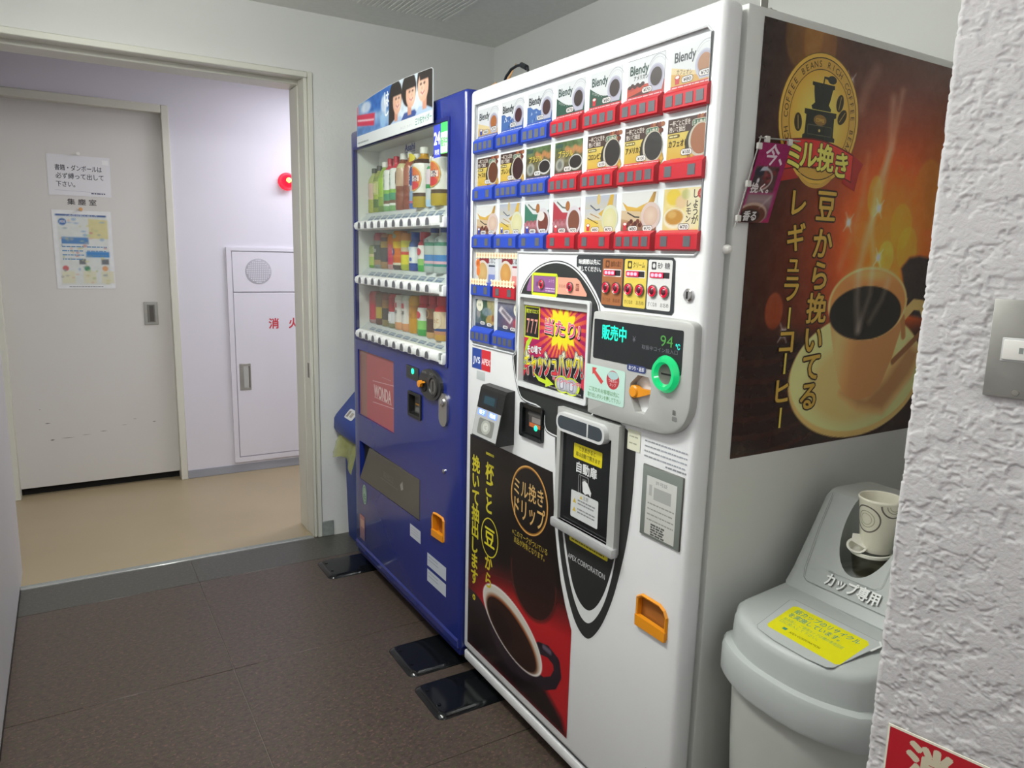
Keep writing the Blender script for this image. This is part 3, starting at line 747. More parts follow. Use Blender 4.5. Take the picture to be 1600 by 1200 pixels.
            a.rect(s0, zb, s1, zt, '#e8d070', '#b8c0d0'); a.rect(s0, zb + 0.03, s1, zb + 0.055, '#dcd4b8', '#c4c8d0')
            a.ell(s0 + 0.05, zt - 0.008, 0.006, 0.012, '#d8bc74', n=10)
            a.line([(s0 + 0.02, zt - 0.02), (s0 + 0.042, zt - 0.032), (s0 + 0.055, zt - 0.03)], 0.003, '#4a5a6c')
            a.poly([(s0 + 0.05, zt - 0.04), (s0 + 0.08, zt - 0.026), (s0 + 0.092, zt), (s0 + 0.104, zt), (s0 + 0.1, zt - 0.024), (s0 + 0.07, zt - 0.05)], '#d8b048')
            a.poly([(s0, zb), (s0 + 0.06, zb), (s0 + 0.05, zb + 0.028), (s0, zb + 0.034)], '#e6c858')
            a.line([(s0 + 0.01, zb + 0.036), (s0 + 0.05, zb + 0.022)], 0.002, '#6c5434'); a.line([(s0 + 0.02, zb + 0.045), (s0 + 0.055, zb + 0.034)], 0.002, '#b88c4c')
            a.ell(cx + 0.004, zb + 0.032, 0.029, 0.030, '#d8dcc0', n=26); a.ell(cx + 0.004, zb + 0.030, 0.024, 0.025, '#dcd8a0', '#e6e2b8')
            price(a, s0 + 0.04, zb + 0.009, '¥80'); price(a, s0 + 0.088, zb + 0.009, '¥70'); icon(a, s0 + 0.014, zb + 0.018, blue)
        else:
            mc = '#44806a' if c == 2 else '#b8404c'
            a.rect(s0, zb, s1, zt, '#dfe3e4')
            a.poly([(s0, zb + 0.022), (s0 + 0.055, zb + 0.024), (s1, zb + 0.048), (s1, zb + 0.062), (s0 + 0.08, zb + 0.05), (s0 + 0.04, zb + 0.052), (s0, zb + 0.08)], mc)
            a.line([(s0 + 0.016, zt - 0.006), (s0 + 0.04, zt - 0.02), (s0 + 0.054, zt - 0.022)], 0.004, '#6c7468')
            a.rect(s0, zb, s1, zb + 0.026, '#6a3c40', '#b87c80')
            for k in range(7): a.ell(s0 + 0.006 + 0.009 * k, zb + 0.026 + 0.005 * (k % 2), 0.008, 0.006, ['#c08088', '#a86068'][k % 2], n=10)
            a.ell(s0 + 0.062, zt - 0.018, 0.009, 0.012, '#a86a3c', '#b8783c', n=14)
            a.ell(cx, zb + 0.032, 0.030, 0.034, '#dcd6dc', n=26); a.ell(cx, zb + 0.030, 0.023, 0.026, '#7c4034' if c == 2 else '#84503c', n=26)
            if c == 2: a.ell(cx - 0.01, zb + 0.046, 0.016, 0.012, '#e8e2de', n=16)
            price(a, s0 + 0.04, zb + 0.009, '¥80'); price(a, s0 + 0.086, zb + 0.009, '¥70'); icon(a, s0 + 0.014, zb + 0.018, blue)
    elif r == 3:
        a.rect(s0, zb - 0.004, s1, zt - 0.008, '#ccd0d4')
        a.rect(s0 + 0.074, zb, s1, zb + 0.028, '#7c8cc8' if c == 0 else '#e0948c'); a.rect(s0 + 0.074, zb + 0.028, s1, zb + 0.05, '#c4c8d8' if c == 0 else '#e4d4d4')
        a.line([(s0 + 0.076, zb + 0.052), (s0 + 0.112, zb + 0.052)], 0.005, '#3c485c' if c == 0 else '#a03440')
        a.text('しるこ', s0 + 0.094, zb + 0.066, 0.015, '#3a3438', w=0.038, bold=0.01)
        for k in range(5): a.ell(s0 + 0.026 + 0.011 * k, zt - 0.016, 0.008, 0.008, '#8c2c34', n=12)
        a.ell(s0 + 0.04, zb + 0.032, 0.036, 0.036, '#d6cfc4', n=28); a.ell(s0 + 0.04, zb + 0.032, 0.028, 0.029, '#c8924c' if c else '#c8a468', '#d8a860' if c else '#d6b478')
        if c == 0: a.ell(s0 + 0.012, zb + 0.058, 0.013, 0.013, '#e87c30', n=18); a.ell(s0 + 0.014, zb + 0.036, 0.011, 0.014, '#e88038', n=18); a.text('新', s0 + 0.012, zb + 0.058, 0.014, '#7c2c14')
    else:
        if c == 0:
            rs = Ras(s0, zb, s1, zt, 34, 26, '#5c6c74'); rs.ell(s0 + 0.07, zb + 0.05, 0.045, 0.034, '#3c5a48'); rs.ell(s0 + 0.11, zt, 0.04, 0.05, '#b4a878', 0.9)
            rs.ell(s0 + 0.07, zb + 0.05, 0.03, 0.012, '#7c8c98', 0.8); rs.ell(s0 + 0.09, zb + 0.026, 0.025, 0.016, '#c8a058', 0.8); rs.ell(s0 + 0.105, zb + 0.034, 0.008, 0.01, '#8c5838'); rs.ell(s0 + 0.02, zb + 0.044, 0.012, 0.014, '#a8a0a0', 0.8); rs.noise(0.1, 2, 2)
        else:
            rs = Ras(s0, zb, s1, zt, 34, 26, '#4c5470'); rs.mix('#8c5468', np.clip((rs.U - s0) / 0.1, 0, 1) * np.clip((zt - 0.03 - rs.V) / 0.02, 0, 1)); rs.mix('#8c8894', np.clip((rs.V - zt + 0.028) / 0.02, 0, 1) * 0.7)
            rs.poly([(s0 + 0.005, zb + 0.06), (s0 + 0.02, zb + 0.074), (s0 + 0.085, zb + 0.042), (s0 + 0.07, zb + 0.026)], '#d4ccd0'); rs.poly([(s0 + 0.02, zb + 0.058), (s0 + 0.028, zb + 0.066), (s0 + 0.075, zb + 0.042), (s0 + 0.068, zb + 0.034)], '#7c7480'); rs.ell(s0 + 0.108, zb + 0.03, 0.02, 0.016, '#b83c4c', 0.9); rs.noise(0.08, 2, 4)
        a.raster(rs)
        a.ell(s0 + (0.026 if c == 0 else 0.104), zt - 0.016, 0.02 if c == 0 else 0.016, 0.018, '#e8e6d0', n=20); a.text('和風', s0 + (0.026 if c == 0 else 0.104), zt - 0.016, 0.009, '#4a5c3c')
        a.rect(s0, zb, s1, zb + 0.014, '#33446c'); price(a, s0 + 0.045, zb + 0.016, '¥80', 0.011, 0.028); price(a, s0 + 0.085, zb + 0.014, '¥90', 0.011, 0.028)
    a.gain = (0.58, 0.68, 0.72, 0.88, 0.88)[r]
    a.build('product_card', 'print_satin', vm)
def button(c, r, blue, nwin):
    s0 = CX(c) + 0.0005; s1 = s0 + 0.1155; zb, zc = ROWS[r][2], ROWS[r][1]
    hi = zb + (0.036 if r in (0,) else 0.035); top = zc + 0.004
    pr = [(0.0068, zb), (-0.006, zb + 0.001), (-0.0095, zb + 0.004), (-0.0095, hi - 0.003), (-0.0075, hi), (0.003, top), (0.0068, top)]
    m_ = MB().prism([(b, a_) for a_, b in pr], lambda z, x, d: (x, -d, z), s0 + 0.0, s1, 0)
    ws = [0.017 + 0.0272 * k for k in range(4)] if nwin == 4 else [0.025, 0.089]
    for u in ws: m_.box(-0.0102, -0.009, -(s0 + u + 0.0095), -(s0 + u - 0.0095), zb + 0.0085, zb + 0.0285, 1)
    m_.build('selection_button', ('button_blue' if blue else 'button_red', 'indicator'), vm, label=None)
for r in range(5):
    for c in range(7 if r < 3 else 2):
        blue = (c < 3) if r < 3 else (c == 0 if r == 3 else True)
        nw = 4
        if r == 1 and c in (0, 6): nw = 2
        if r == 2 and c != 5: nw = 2
        if r == 3: nw = 2
        card(c, r, blue); button(c, r, blue, nw)
# garland tape stuck across the fourth row
for (u0, u1, z0, z1) in ((0.045, 0.282, 1.358, 1.374), (0.042, 0.135, 1.281, 1.298), (0.165, 0.284, 1.281, 1.299)):
    a = Art((-0.0108 if z0 < 1.3 else 0.0055, 0, 0), lift=0.0006)
    n = int((u1 - u0) / 0.0155)
    a.rect(u0, z0 + 0.002, u1, z1 - 0.002, '#efe2c2')
    for k in range(n + 1):
        for v in (z0 + 0.002, z1 - 0.002): a.ell(u0 + (u1 - u0) * k / n, v, 0.006, 0.003, '#efe2c2', n=10); a.l -= a.st
    a.l += a.st * 2
    for k in range(n): a.ell(u0 + (u1 - u0) * (k + 0.5) / n, (z0 + z1) / 2, 0.0042, 0.0048, '#e6b088', '#e89868', n=10); a.l -= a.st
    a.build('lace_tape', 'print_matte', vm)

# ---- dark dome and tongue: printed film on the door
DM = [(0.270, 1.098), (0.293, 1.108), (0.2925, 1.254), (0.323, 1.300), (0.365, 1.331), (0.411, 1.349), (0.462, 1.357), (0.511, 1.353), (0.553, 1.338), (0.590, 1.314), (0.626, 1.282), (0.650, 1.252),
      (0.660, 1.14), (0.660, 0.99), (0.52, 0.99), (0.52, 0.918), (0.47, 0.917), (0.436, 0.925), (0.434, 0.98), (0.330, 0.98), (0.306, 1.000), (0.288, 1.035), (0.276, 1.075)]
DM = chaikin(DM)
def inset(pts, d):
    n = len(pts); out = []
    for i in range(n):
        a_, b_, c2 = (Vector(pts[(i + k) % n]) for k in (-1, 0, 1)); e1, e2 = (b_ - a_).normalized(), (c2 - b_).normalized()
        n1, n2 = Vector((-e1.y, e1.x)), Vector((-e2.y, e2.x)); q = (n1 + n2).normalized(); k = d / max(q.dot(n1), 0.4); out.append(tuple(b_ + q * k))
    return out
ar_ = sum(DM[i][0] * DM[(i + 1) % len(DM)][1] - DM[(i + 1) % len(DM)][0] * DM[i][1] for i in range(len(DM)))
sg = 1 if ar_ > 0 else -1
a = Art((0, 0, 0), lift=0.0005)
TG = chaikin([(0.486, 0.940), (0.492, 0.860), (0.499, 0.788), (0.510, 0.70), (0.522, 0.641), (0.542, 0.575), (0.565, 0.523), (0.590, 0.480), (0.612, 0.456), (0.636, 0.443), (0.658, 0.443), (0.680, 0.462), (0.708, 0.503), (0.732, 0.556), (0.750, 0.606), (0.768, 0.676), (0.781, 0.735), (0.790, 0.81), (0.794, 0.88), (0.795, 1.015), (0.486, 1.015)])
a.poly(inset(TG, -0.004), '#dfe1e1'); a.poly(TG, '#2b2d2c')
WO = chaikin([(0.527, 0.715), (0.540, 0.66), (0.557, 0.602), (0.576, 0.556), (0.597, 0.518), (0.622, 0.490), (0.646, 0.481), (0.668, 0.491), (0.693, 0.523), (0.715, 0.566), (0.732, 0.62), (0.744, 0.675), (0.748, 0.715)])
WI = chaikin([(0.533, 0.715), (0.550, 0.655), (0.572, 0.590), (0.592, 0.549), (0.618, 0.523), (0.650, 0.514), (0.678, 0.532), (0.705, 0.572), (0.726, 0.625), (0.743, 0.690), (0.746, 0.715)])
a.poly(WO, '#d9dbdb'); a.poly(WI, '#252726')
HO = [(0.313, 1.031), (0.610, 1.031), (0.610, 1.261), (0.313, 1.261)]
def holed(pts, col):
    # triangulated by bmesh so that the slit does not confuse the filler
    a.l += a.st; bm = bmesh.new()
    eo = [bm.verts.new((*q, 0)) for q in pts]; ei = [bm.verts.new((*q, 0)) for q in HO]
    ed = [bm.edges.new((r_[k], r_[(k + 1) % len(r_)])) for r_ in (eo, ei) for k in range(len(r_))]
    g_ = bmesh.ops.triangle_fill(bm, use_beauty=True, use_dissolve=False, edges=ed)
    bm.verts.index_update(); b = len(a.v); a.v += [a.pt(v.co.x, v.co.y) for v in bm.verts]; a.c += [lin(col)] * len(bm.verts)
    for f_ in bm.faces:
        c_ = f_.calc_center_median()
        if not (HO[0][0] < c_.x < HO[2][0] and HO[0][1] < c_.y < HO[2][1]): a.f.append([b + v.index for v in f_.verts])
    bm.free()
holed(inset(DM, -0.0022 * sg), '#33363a'); holed(inset(DM, 0.0006 * sg), '#e4e6e6'); holed(inset(DM, 0.0042 * sg), '#2d302f')
a.rr(0.566, 0.669, 0.718, 0.690, 0.004, '#d8cc28'); a.lines(0.575, 0.684, 0.705, 2, 0.008, 0.004, '#6c6420', 5)
a.text('APEX CORPORATION', 0.637, 0.628, 0.019, '#cfd1d1', w=0.148, bold=0.004)
a.build('front_film', 'print_satin', vm, label='black domed film with a white outline and tongue-shaped lower end')

# strength buttons on the dome
a = Art((0, 0, 0), lift=0.0019)
a.poly([(0.338, 1.288), (0.352, 1.312), (0.362, 1.318), (0.475, 1.318), (0.475, 1.277), (0.338, 1.277)], '#8f5c90')
a.poly([(0.475, 1.277), (0.475, 1.318), (0.556, 1.318), (0.568, 1.312), (0.597, 1.283), (0.596, 1.277)], '#e3a38c')
a.line(rrect(0.364, 0.473, 1.2715, 1.322, 0.001, 1), 0.007, '#d3ea2e', True)
a.text('ふつう', 0.449, 1.307, 0.009, '#d8b8d8'); a.text('おおめ', 0.497, 1.297, 0.010, '#8c4c40', w=0.026); a.text('濃', 0.385, 1.297, 0.012, '#5c3460')
a.lines(0.425, 1.288, 0.465, 2, 0.006, 0.003, '#d8c0dc', 3); a.rect(0.553, 1.288, 0.566, 1.305, '#8c4c40'); a.text('杯', 0.5595, 1.2965, 0.013, '#e3a38c')
a.build('strength_label', 'print_satin', vm)
def push(s_, z_, r_=0.0125, nm='push_button'):
    m_ = MB().lathe([(r_, 0.001), (r_, -0.004), (r_ * 0.92, -0.0062), (r_ * 0.84, -0.0052)], (0, -s_, z_), 'x', 22, 0, True, False)
    m_.lathe([(r_ * 0.84, -0.0052), (r_ * 0.74, -0.0066), (r_ * 0.60, -0.0070), (r_ * 0.52, -0.0062)], (0, -s_, z_), 'x', 22, 2, False, False)
    m_.lathe([(r_ * 0.52, -0.0062), (r_ * 0.36, -0.0080), (r_ * 0.1, -0.0086)], (0, -s_, z_), 'x', 22, 1, False, True)
    m_.build(nm, ('steel_dark', 'lens_dark', 'led_red'), vm)
push(0.408, 1.297); push(0.531, 1.296)

# prize screen in its recess
sb = MB(); o_ = rrect(0.306, 0.618, 1.021, 1.268, 0.008); i_ = rrect(0.314, 0.609, 1.031, 1.260, 0.005); n = len(o_)
vs = [F(p[0], p[1], -0.001) for p in o_] + [F(p[0], p[1], -0.008) for p in o_] + [F(p[0], p[1], -0.008) for p in i_] + [F(p[0], p[1], 0.018) for p in i_]
sb.add(vs, [(k * n + i, k * n + (i + 1) % n, (k + 1) * n + (i + 1) % n, (k + 1) * n + i) for k in range(3) for i in range(n)], 0, True)
sb.build('screen_bezel', 'bezel_white', vm)
MB().box(0.003, 0.0195, -0.610, -0.313, 1.240, 1.261).build('screen_hood', 'grey_plastic', vm)
a = Art((0.0085, 0, 0), lift=0.0006)
s0, s1, z0, z1 = 0.316, 0.592, 1.034, 1.239
MB().box(0.0085, 0.018, -0.592, -0.316, 1.034, 1.239).build('prize_panel', 'dark_panel', vm)
rs = Ras(s0, z0, s1, z1, 120, 92, '#17141a')
cu, cv = 0.487, 1.190
an = np.arctan2(rs.V - cv, rs.U - cu); rd = np.hypot((rs.U - cu), (rs.V - cv) * 1.05)
ray = (np.sin(an * 30) > 0).astype(float)
up_ = np.clip((rs.V - (1.096 + (rs.U - s0) * 0.12)) / 0.004, 0, 1)
rs.mix('#d4304c', up_); rs.mix('#f2a02c', up_ * ray * np.clip(1.55 - rd / 0.075, 0, 1)); rs.mix('#a01c60', up_ * (1 - ray) * np.clip(rd / 0.06 - 0.75, 0, 0.85))
zig = 0.036 + 0.020 * np.abs(((an * 11 / math.pi) % 2) - 1) + 0.016 * np.abs(np.cos(an))
rs.mix('#f4e62c', up_ * np.clip((zig - rd) / 0.004, 0, 1))
rs.poly([(s0, 1.045), (s0 + 0.012, 1.06), (s0 + 0.01, 1.115), (s0, 1.13)], '#d8283c'); rs.poly([(s1 - 0.018, 1.06), (s1, 1.05), (s1, 1.13), (s1 - 0.006, 1.13)], '#d43a50')
a.raster(rs)
a.rect(0.316, 1.153, 0.388, 1.238, '#d6e22c'); a.rect(0.320, 1.157, 0.384, 1.234, '#231f20')
a.text('数字がゾロエバ', 0.352, 1.224, 0.0125, '#d6e22c', w=0.058, bold=0.015)
for k in range(3): a.text('7', 0.333 + 0.0195 * k, 1.186, 0.056, '#e8a090', w=0.0145, bold=0.004)
a.poly([(0.318, 1.11), (0.327, 1.142), (0.345, 1.157), (0.357, 1.155), (0.338, 1.13), (0.329, 1.10), (0.327, 1.065), (0.316, 1.065)], '#b8dc38')
a.text('当たり!', 0.490, 1.188, 0.042, '#1c1418', w=0.150, bold=0.075, rot=-0.02); a.text('当たり!', 0.488, 1.191, 0.042, '#f2d4d8', w=0.150, bold=0.05, rot=-0.02); a.text('当たり!', 0.488, 1.191, 0.042, '#e8587c', w=0.150, bold=0.016, rot=-0.02)
a.text('その場で', 0.366, 1.124, 0.022, '#f0eef0', w=0.066, bold=0.03, edge='#2c2028', rot=0.06)
a.text('キャッシュバック!', 0.450, 1.096, 0.072, '#141014', w=0.258, bold=0.085, rot=0.10); a.text('キャッシュバック!', 0.450, 1.096, 0.072, '#eceae4', w=0.258, bold=0.062, rot=0.10)
a.text('キャッシュバック!', 0.450, 1.096, 0.072, '#201418', w=0.258, bold=0.042, rot=0.10); b0 = len(a.v); a.text('キャッシュバック!', 0.450, 1.096, 0.072, '#e8dc34', w=0.258, bold=0.018, rot=0.10)
for i in range(b0, len(a.v)):          # the lower part of the letters turns red
    v_ = a.v[i]; t_ = (v_[2] - 1.096 - (-v_[1] - 0.45) * 0.1) / 0.03
    if t_ < -0.15: a.c[i] = lin('#d83a44')
    elif t_ > 0.6: a.c[i] = lin('#f0eec8')
a.poly([(0.362, 1.066), (0.392, 1.056), (0.425, 1.052), (0.424, 1.062), (0.462, 1.047), (0.424, 1.034), (0.424, 1.042), (0.392, 1.045)], '#c8e030')
a.ell(0.499, 1.053, 0.033, 0.022, '#c8d838', n=24); a.ell(0.538, 1.053, 0.034, 0.022, '#c8d838', n=24)
for u in (0.497, 0.538): a.ell(u, 1.053, 0.025, 0.0185, '#a8a8b4', '#e4e4ea', n=24); a.rr(u - 0.010, 1.041, u + 0.010, 1.066, 0.006, '#8c8c98'); a.rr(u - 0.006, 1.044, u + 0.006, 1.063, 0.004, '#d8d8e0')
a.text('キャンペーン中!', 0.516, 1.062, 0.014, '#e84468', w=0.12, bold=0.02, edge='#f2e8ea')
a.lines(0.44, 1.039, 0.58, 1, 0.01, 0.003, '#8c8a8c', 9)
a.gain = 0.9
a.build('prize_card', 'print_gloss', vm, label='colourful cash back prize card with yellow starburst in the screen recess')

# taste adjustment panel
a = Art((0, 0, 0), lift=0.0012)
a.poly([(0.558, 1.373), (0.874, 1.371), (0.880, 1.365), (0.884, 1.264), (0.878, 1.257), (0.665, 1.257), (0.653, 1.262), (0.628, 1.292), (0.590, 1.327), (0.552, 1.346), (0.551, 1.367)], '#34373a')
a.text('味調節は先に', 0.601, 1.357, 0.0125, '#eceded', w=0.082, bold=0.025); a.text('押してください。', 0.602, 1.341, 0.0125, '#eceded', w=0.086, bold=0.025)
for (u0, u1, bg, fg, nm) in ((0.651, 0.721, '#a3663c', '#5c3420', '珈琲の濃さ'), (0.727, 0.799, '#dcc456', '#4a4024', 'クリーム'), (0.803, 0.874, '#dcdcda', '#3c3c40', '砂 糖')):
    a.rr(u0, 1.264, u1, 1.366, 0.004, bg); m_ = (u0 + u1) / 2
    a.rr(u0 + 0.010, 1.346, u0 + 0.024, 1.362, 0.002, fg); a.ell(u0 + 0.017, 1.354, 0.004, 0.005, bg, n=12)
    a.text(nm, u0 + 0.046, 1.354, 0.0135, fg, w=0.036, bold=0.012)
    a.text('すくなめ', u0 + 0.018, 1.275, 0.0105, fg, w=0.027); a.text('おおめ', u1 - 0.017, 1.275, 0.0105, fg, w=0.024)
    a.rect(u0 + 0.005, 1.327, u1 - 0.005, 1.343, '#e8e2e0'); a.rect(u0 + 0.007, 1.329, u1 - 0.007, 1.341, '#2c2a2c')
a.build('taste_panel', 'print_satin', vm, label='dark panel with brown, yellow and white columns of round red buttons')
for u0, u1 in ((0.651, 0.721), (0.727, 0.799), (0.803, 0.874)):
    a = Art((0, 0, 0), lift=0.0040)
    a.rect(u0 + 0.008, 1.330, u1 - 0.024, 1.340, '#d81840')
    for k in range(3): a.rr(u0 + 0.011 + 0.0115 * k, 1.3315, u0 + 0.0205 + 0.0115 * k, 1.3385, 0.003, '#ff9cae')
    a.build('level_light', 'print_lit', vm)
for u in (0.668, 0.703, 0.745, 0.781, 0.821, 0.856): push(u, 1.302, 0.0135)
# lock
MB().lathe([(0.013, 0.001), (0.013, -0.004), (0.010, -0.0065), (0.001, -0.0065)], (0, -0.923, 1.300), 'x', 20).box(-0.0072, -0.006, -0.925, -0.921, 1.293, 1.307, 1).build('door_lock', ('chrome', 'black_plastic'), vm)

# payment unit
pay = [(0.652, 1.251), (0.940, 1.253), (0.957, 1.246), (0.962, 1.234), (0.963, 1.095), (0.957, 1.062), (0.938, 1.034), (0.905, 1.017), (0.870, 1.012), (0.642, 1.010), (0.634, 1.016), (0.641, 1.243)]
pay = chaikin(pay)
pm = MB(); cen = Vector((0.8, 1.13)); rings = []
for d, k in ((0.002, 0.0), (-0.012, 0.0), (-0.016, 0.002), (-0.018, 0.006)):
    rings.append([F(*(tuple(Vector(p) + (cen - Vector(p)).normalized() * k)), d) for p in pay])
pm.loft(rings, 0, True)
pu = pm.build('payment_unit', 'grey_plastic', vm)
lever_h = [(0.785, 1.105), (0.808, 1.126), (0.840, 1.126), (0.850, 1.112), (0.846, 1.064), (0.833, 1.046), (0.806, 1.046), (0.783, 1.082)]
cut(pu, MB().prism(lever_h, F, -0.03, 0.01))
a = Art((-0.018, 0, 0), lift=0.0006)
a.rr(0.652, 1.143, 0.934, 1.232, 0.004, '#26292b')
a.text('販売中', 0.733, 1.203, 0.037, '#26292b')
a.text('¥', 0.790, 1.200, 0.017, '#6c6e78'); a.text('▨▨▨▨コイン投入口' if False else '取扱中コイン投入口', 0.868, 1.187, 0.010, '#70727a', w=0.105)
a.rr(0.772, 1.131, 0.832, 1.146, 0.006, '#3c4878'); a.text('おつり・返却', 0.802, 1.1385, 0.010, '#eceef4', w=0.048, bold=0.015)
a.rr(0.917, 1.062, 0.925, 1.072, 0.001, '#6c6c6a'); a.rr(0.917, 1.05, 0.929, 1.059, 0.001, '#7c7c7a')
a.build('display_window', 'print_gloss', vm, label='black fluorescent display window of the payment unit')
a = Art((-0.018, 0, 0), lift=0.0016)
a.text('販売中', 0.724, 1.205, 0.035, '#18d8b0', w=0.082, bold=0.022)
a.build('sales_text', 'print_lit', vm)
a = Art((-0.018, 0, 0), lift=0.0016)
a.text('94', 0.889, 1.207, 0.032, '#3c7434', w=0.036); a.text('℃', 0.921, 1.199, 0.015, '#20c8b4', w=0.012, bold=0.02)
a.build('display_digits', 'print_lit', vm)
rg = MB(); R0 = 0.036
rg.lathe([(R0, -0.017), (R0 + 0.002, -0.022), (R0 - 0.004, -0.031), (R0 - 0.011, -0.031), (R0 - 0.0155, -0.022)], (0, -0.894, 1.141), 'x', 32, 0, False, False)
rg.lathe([(R0 - 0.0155, -0.022), (R0 - 0.02, -0.0205), (0.001, -0.0205)], (0, -0.894, 1.141), 'x', 32, 1, False, True)
rg.box(-0.0212, -0.0195, -0.909, -0.880, 1.139, 1.1425, 2); rg.build('coin_slot', ('ring_green', 'steel_dark', 'void_black'), vm, label='coin slot with glowing green ring')
lv = MB().lathe([(0.014, -0.004), (0.014, -0.016), (0.011, -0.019), (0.001, -0.019)], (0, -0.794, 1.088), 'x', 20)
lv.prism([(0.790, 1.076), (0.812, 1.079), (0.848, 1.092), (0.850, 1.099), (0.815, 1.097), (0.796, 1.101)], F, -0.016, -0.006)
lv.build('return_lever', 'orange_plastic', vm, label='orange coin return lever')
a = Art((-0.018, 0, 0), lift=0.0008)
a.rr(0.629, 1.047, 0.768, 1.127, 0.006, '#bfe0d4')
a.poly([(0.652, 1.121), (0.669, 1.121), (0.664, 1.115), (0.694, 1.094), (0.687, 1.086), (0.658, 1.108), (0.653, 1.104)], '#d04848')
a.ell(0.727, 1.102, 0.022, 0.021, '#b83840', n=22); a.ell(0.727, 1.112, 0.018, 0.009, '#a8c8c8', n=18); a.text('つめたい', 0.727, 1.100, 0.0085, '#f0e0e0', w=0.03, bold=0.01); a.text('カップ', 0.728, 1.091, 0.008, '#f0e0e0', w=0.022)
a.text('ご注文のお客様は先に', 0.697, 1.071, 0.0115, '#6ca06c', w=0.108, bold=0.01); a.text('取り出しボタンを押して下さい', 0.698, 1.057, 0.0115, '#6ca06c', w=0.118, bold=0.01)
a.build('instruction_sticker', 'print_satin', vm, label='pale green instruction sticker with a red arrow')

# card reader block and bill slot
cr = MB()
prf = [(0.004, 0.848), (-0.052, 0.846), (-0.058, 0.852), (-0.030, 0.990), (-0.024, 0.998), (0.004, 1.000)]
cr.prism([(b, a_) for a_, b in prf], lambda z, x, d: (x, -d, z), 0.148, 0.289, 0)
rd_ = cr.build('card_reader', 'black_plastic', vm, label='black wedge shaped contactless card reader')
e = Vector((-0.058 + 0.030, 0, 0.852 - 0.990)); Vv = -e.normalized(); Nn = Vector((-Vv.z, 0, Vv.x)); Nn = Nn if Nn.x < 0 else -Nn
a = Art((-0.058, 0, 0.852), U=(0, -1, 0), V=Vv, N=Nn, lift=0.0006)
a.rr(0.150, 0.004, 0.286, 0.084, 0.002, '#b3b5b4'); a.rr(0.174, 0.012, 0.262, 0.058, 0.008, '#7c7e78'); a.ell(0.218, 0.036, 0.026, 0.02, '#a8aaa2', n=24); a.ell(0.218, 0.036, 0.016, 0.013, '#c4c6be', n=20); a.text('IC', 0.218, 0.036, 0.014, '#8c8e86')
a.rr(0.166, 0.095, 0.254, 0.127, 0.002, '#1c2428'); a.rr(0.182, 0.1, 0.24, 0.122, 0.002, '#22424e')
a.build('reader_face', 'print_satin', rd_)
a = Art((-0.058, 0, 0.852), U=(0, -1, 0), V=Vv, N=Nn, lift=0.0012)
for u in (0.184, 0.244): a.rr(u - 0.024, 0.065, u + 0.024, 0.082, 0.003, '#6c8cf0'); a.text('電子' if u < 0.2 else '残高', u, 0.0735, 0.013, '#e8f0ff', w=0.032, bold=0.02)
a.build('reader_keys', 'print_lit', rd_)
bz = MB(); o_ = rrect(0.326, 0.437, 0.886, 0.979, 0.007); i_ = rrect(0.338, 0.427, 0.895, 0.966, 0.004); n = len(o_)
bz.add([F(p[0], p[1], 0.0) for p in o_] + [F(p[0], p[1], -0.008) for p in o_] + [F(p[0], p[1], -0.006) for p in i_] + [F(p[0], p[1], 0.030) for p in i_], [(k * n + i, k * n + (i + 1) % n, (k + 1) * n + (i + 1) % n, (k + 1) * n + i) for k in range(3) for i in range(n)], 0, True)
bb = bz.build('bill_slot', 'black_gloss', vm, label='black banknote slot glowing orange and green inside')
MB().prism([(0.339, 0.898), (0.426, 0.898), (0.426, 0.935), (0.339, 0.935)], F, 0.0045, 0.030).build('bill_tray', 'dark_panel', bb)
a = Art((0.004, 0, 0), lift=0.0006)
a.rect(0.339, 0.896, 0.426, 0.966, '#1c1c1c'); a.rect(0.357, 0.917, 0.424, 0.958, '#4a4644'); a.rect(0.36, 0.917, 0.424, 0.928, '#c86a3c'); a.rect(0.372, 0.930, 0.424, 0.945, '#8a8480'); a.rect(0.352, 0.948, 0.42, 0.955, '#5c5a58')
a.build('bill_print', 'print_satin', bb)
MB().lathe([(0.008, 0.0), (0.006, -0.002), (0.001, -0.003)], (0.003, -0.392, 0.917), 'x', 14).build('bill_light', 'led_green', bb)

# dispensing door
bm_ = MB(); o_ = [(0.517, 0.700), (0.755, 0.700), (0.755, 1.003), (0.519, 1.003)]; i_ = [(0.532, 0.718), (0.730, 0.718), (0.730, 0.965), (0.534, 0.965)]; n = 4
bm_.add([F(p[0], p[1], -0.0) for p in o_] + [F(p[0], p[1], -0.017) for p in o_] + [F(p[0], p[1], -0.017) for p in i_] + [F(p[0], p[1], -0.006) for p in i_], [(k * n + i, k * n + (i + 1) % n, (k + 1) * n + (i + 1) % n, (k + 1) * n + i) for k in range(3) for i in range(n)])
dd = bm_.build('dispensing_door', 'grey_plastic', vm, label='grey framed automatic cup dispensing door with black panel')
MB().prism([(0.530, 0.716), (0.732, 0.716), (0.732, 0.967), (0.530, 0.967)], F, -0.0075, -0.001).build('door_window', 'black_gloss', dd)
MB().rbox(-0.026, -0.004, -0.760, -0.512, 0.694, 0.718, 0.005, 2).build('door_bar', 'silver_plastic', dd)
hb = MB().prism(rrect(0.532, 0.720, 0.950, 0.996, 0.021, 6), F, -0.03, -0.010); hb.build('door_handle', 'light_grey_plastic', dd)
a = Art((-0.03, 0, 0), lift=0.0005); a.poly(rrect(0.539, 0.655, 0.957, 0.989, (0.015, 0.0, 0.0, 0.015), 6), '#3c444a'); a.poly(rrect(0.661, 0.713, 0.957, 0.989, (0.0, 0.015, 0.015, 0.0), 6), '#3c444a'); a.build('handle_inlay', 'print_satin', dd)
a = Art((-0.0075, 0, 0), lift=0.0006)
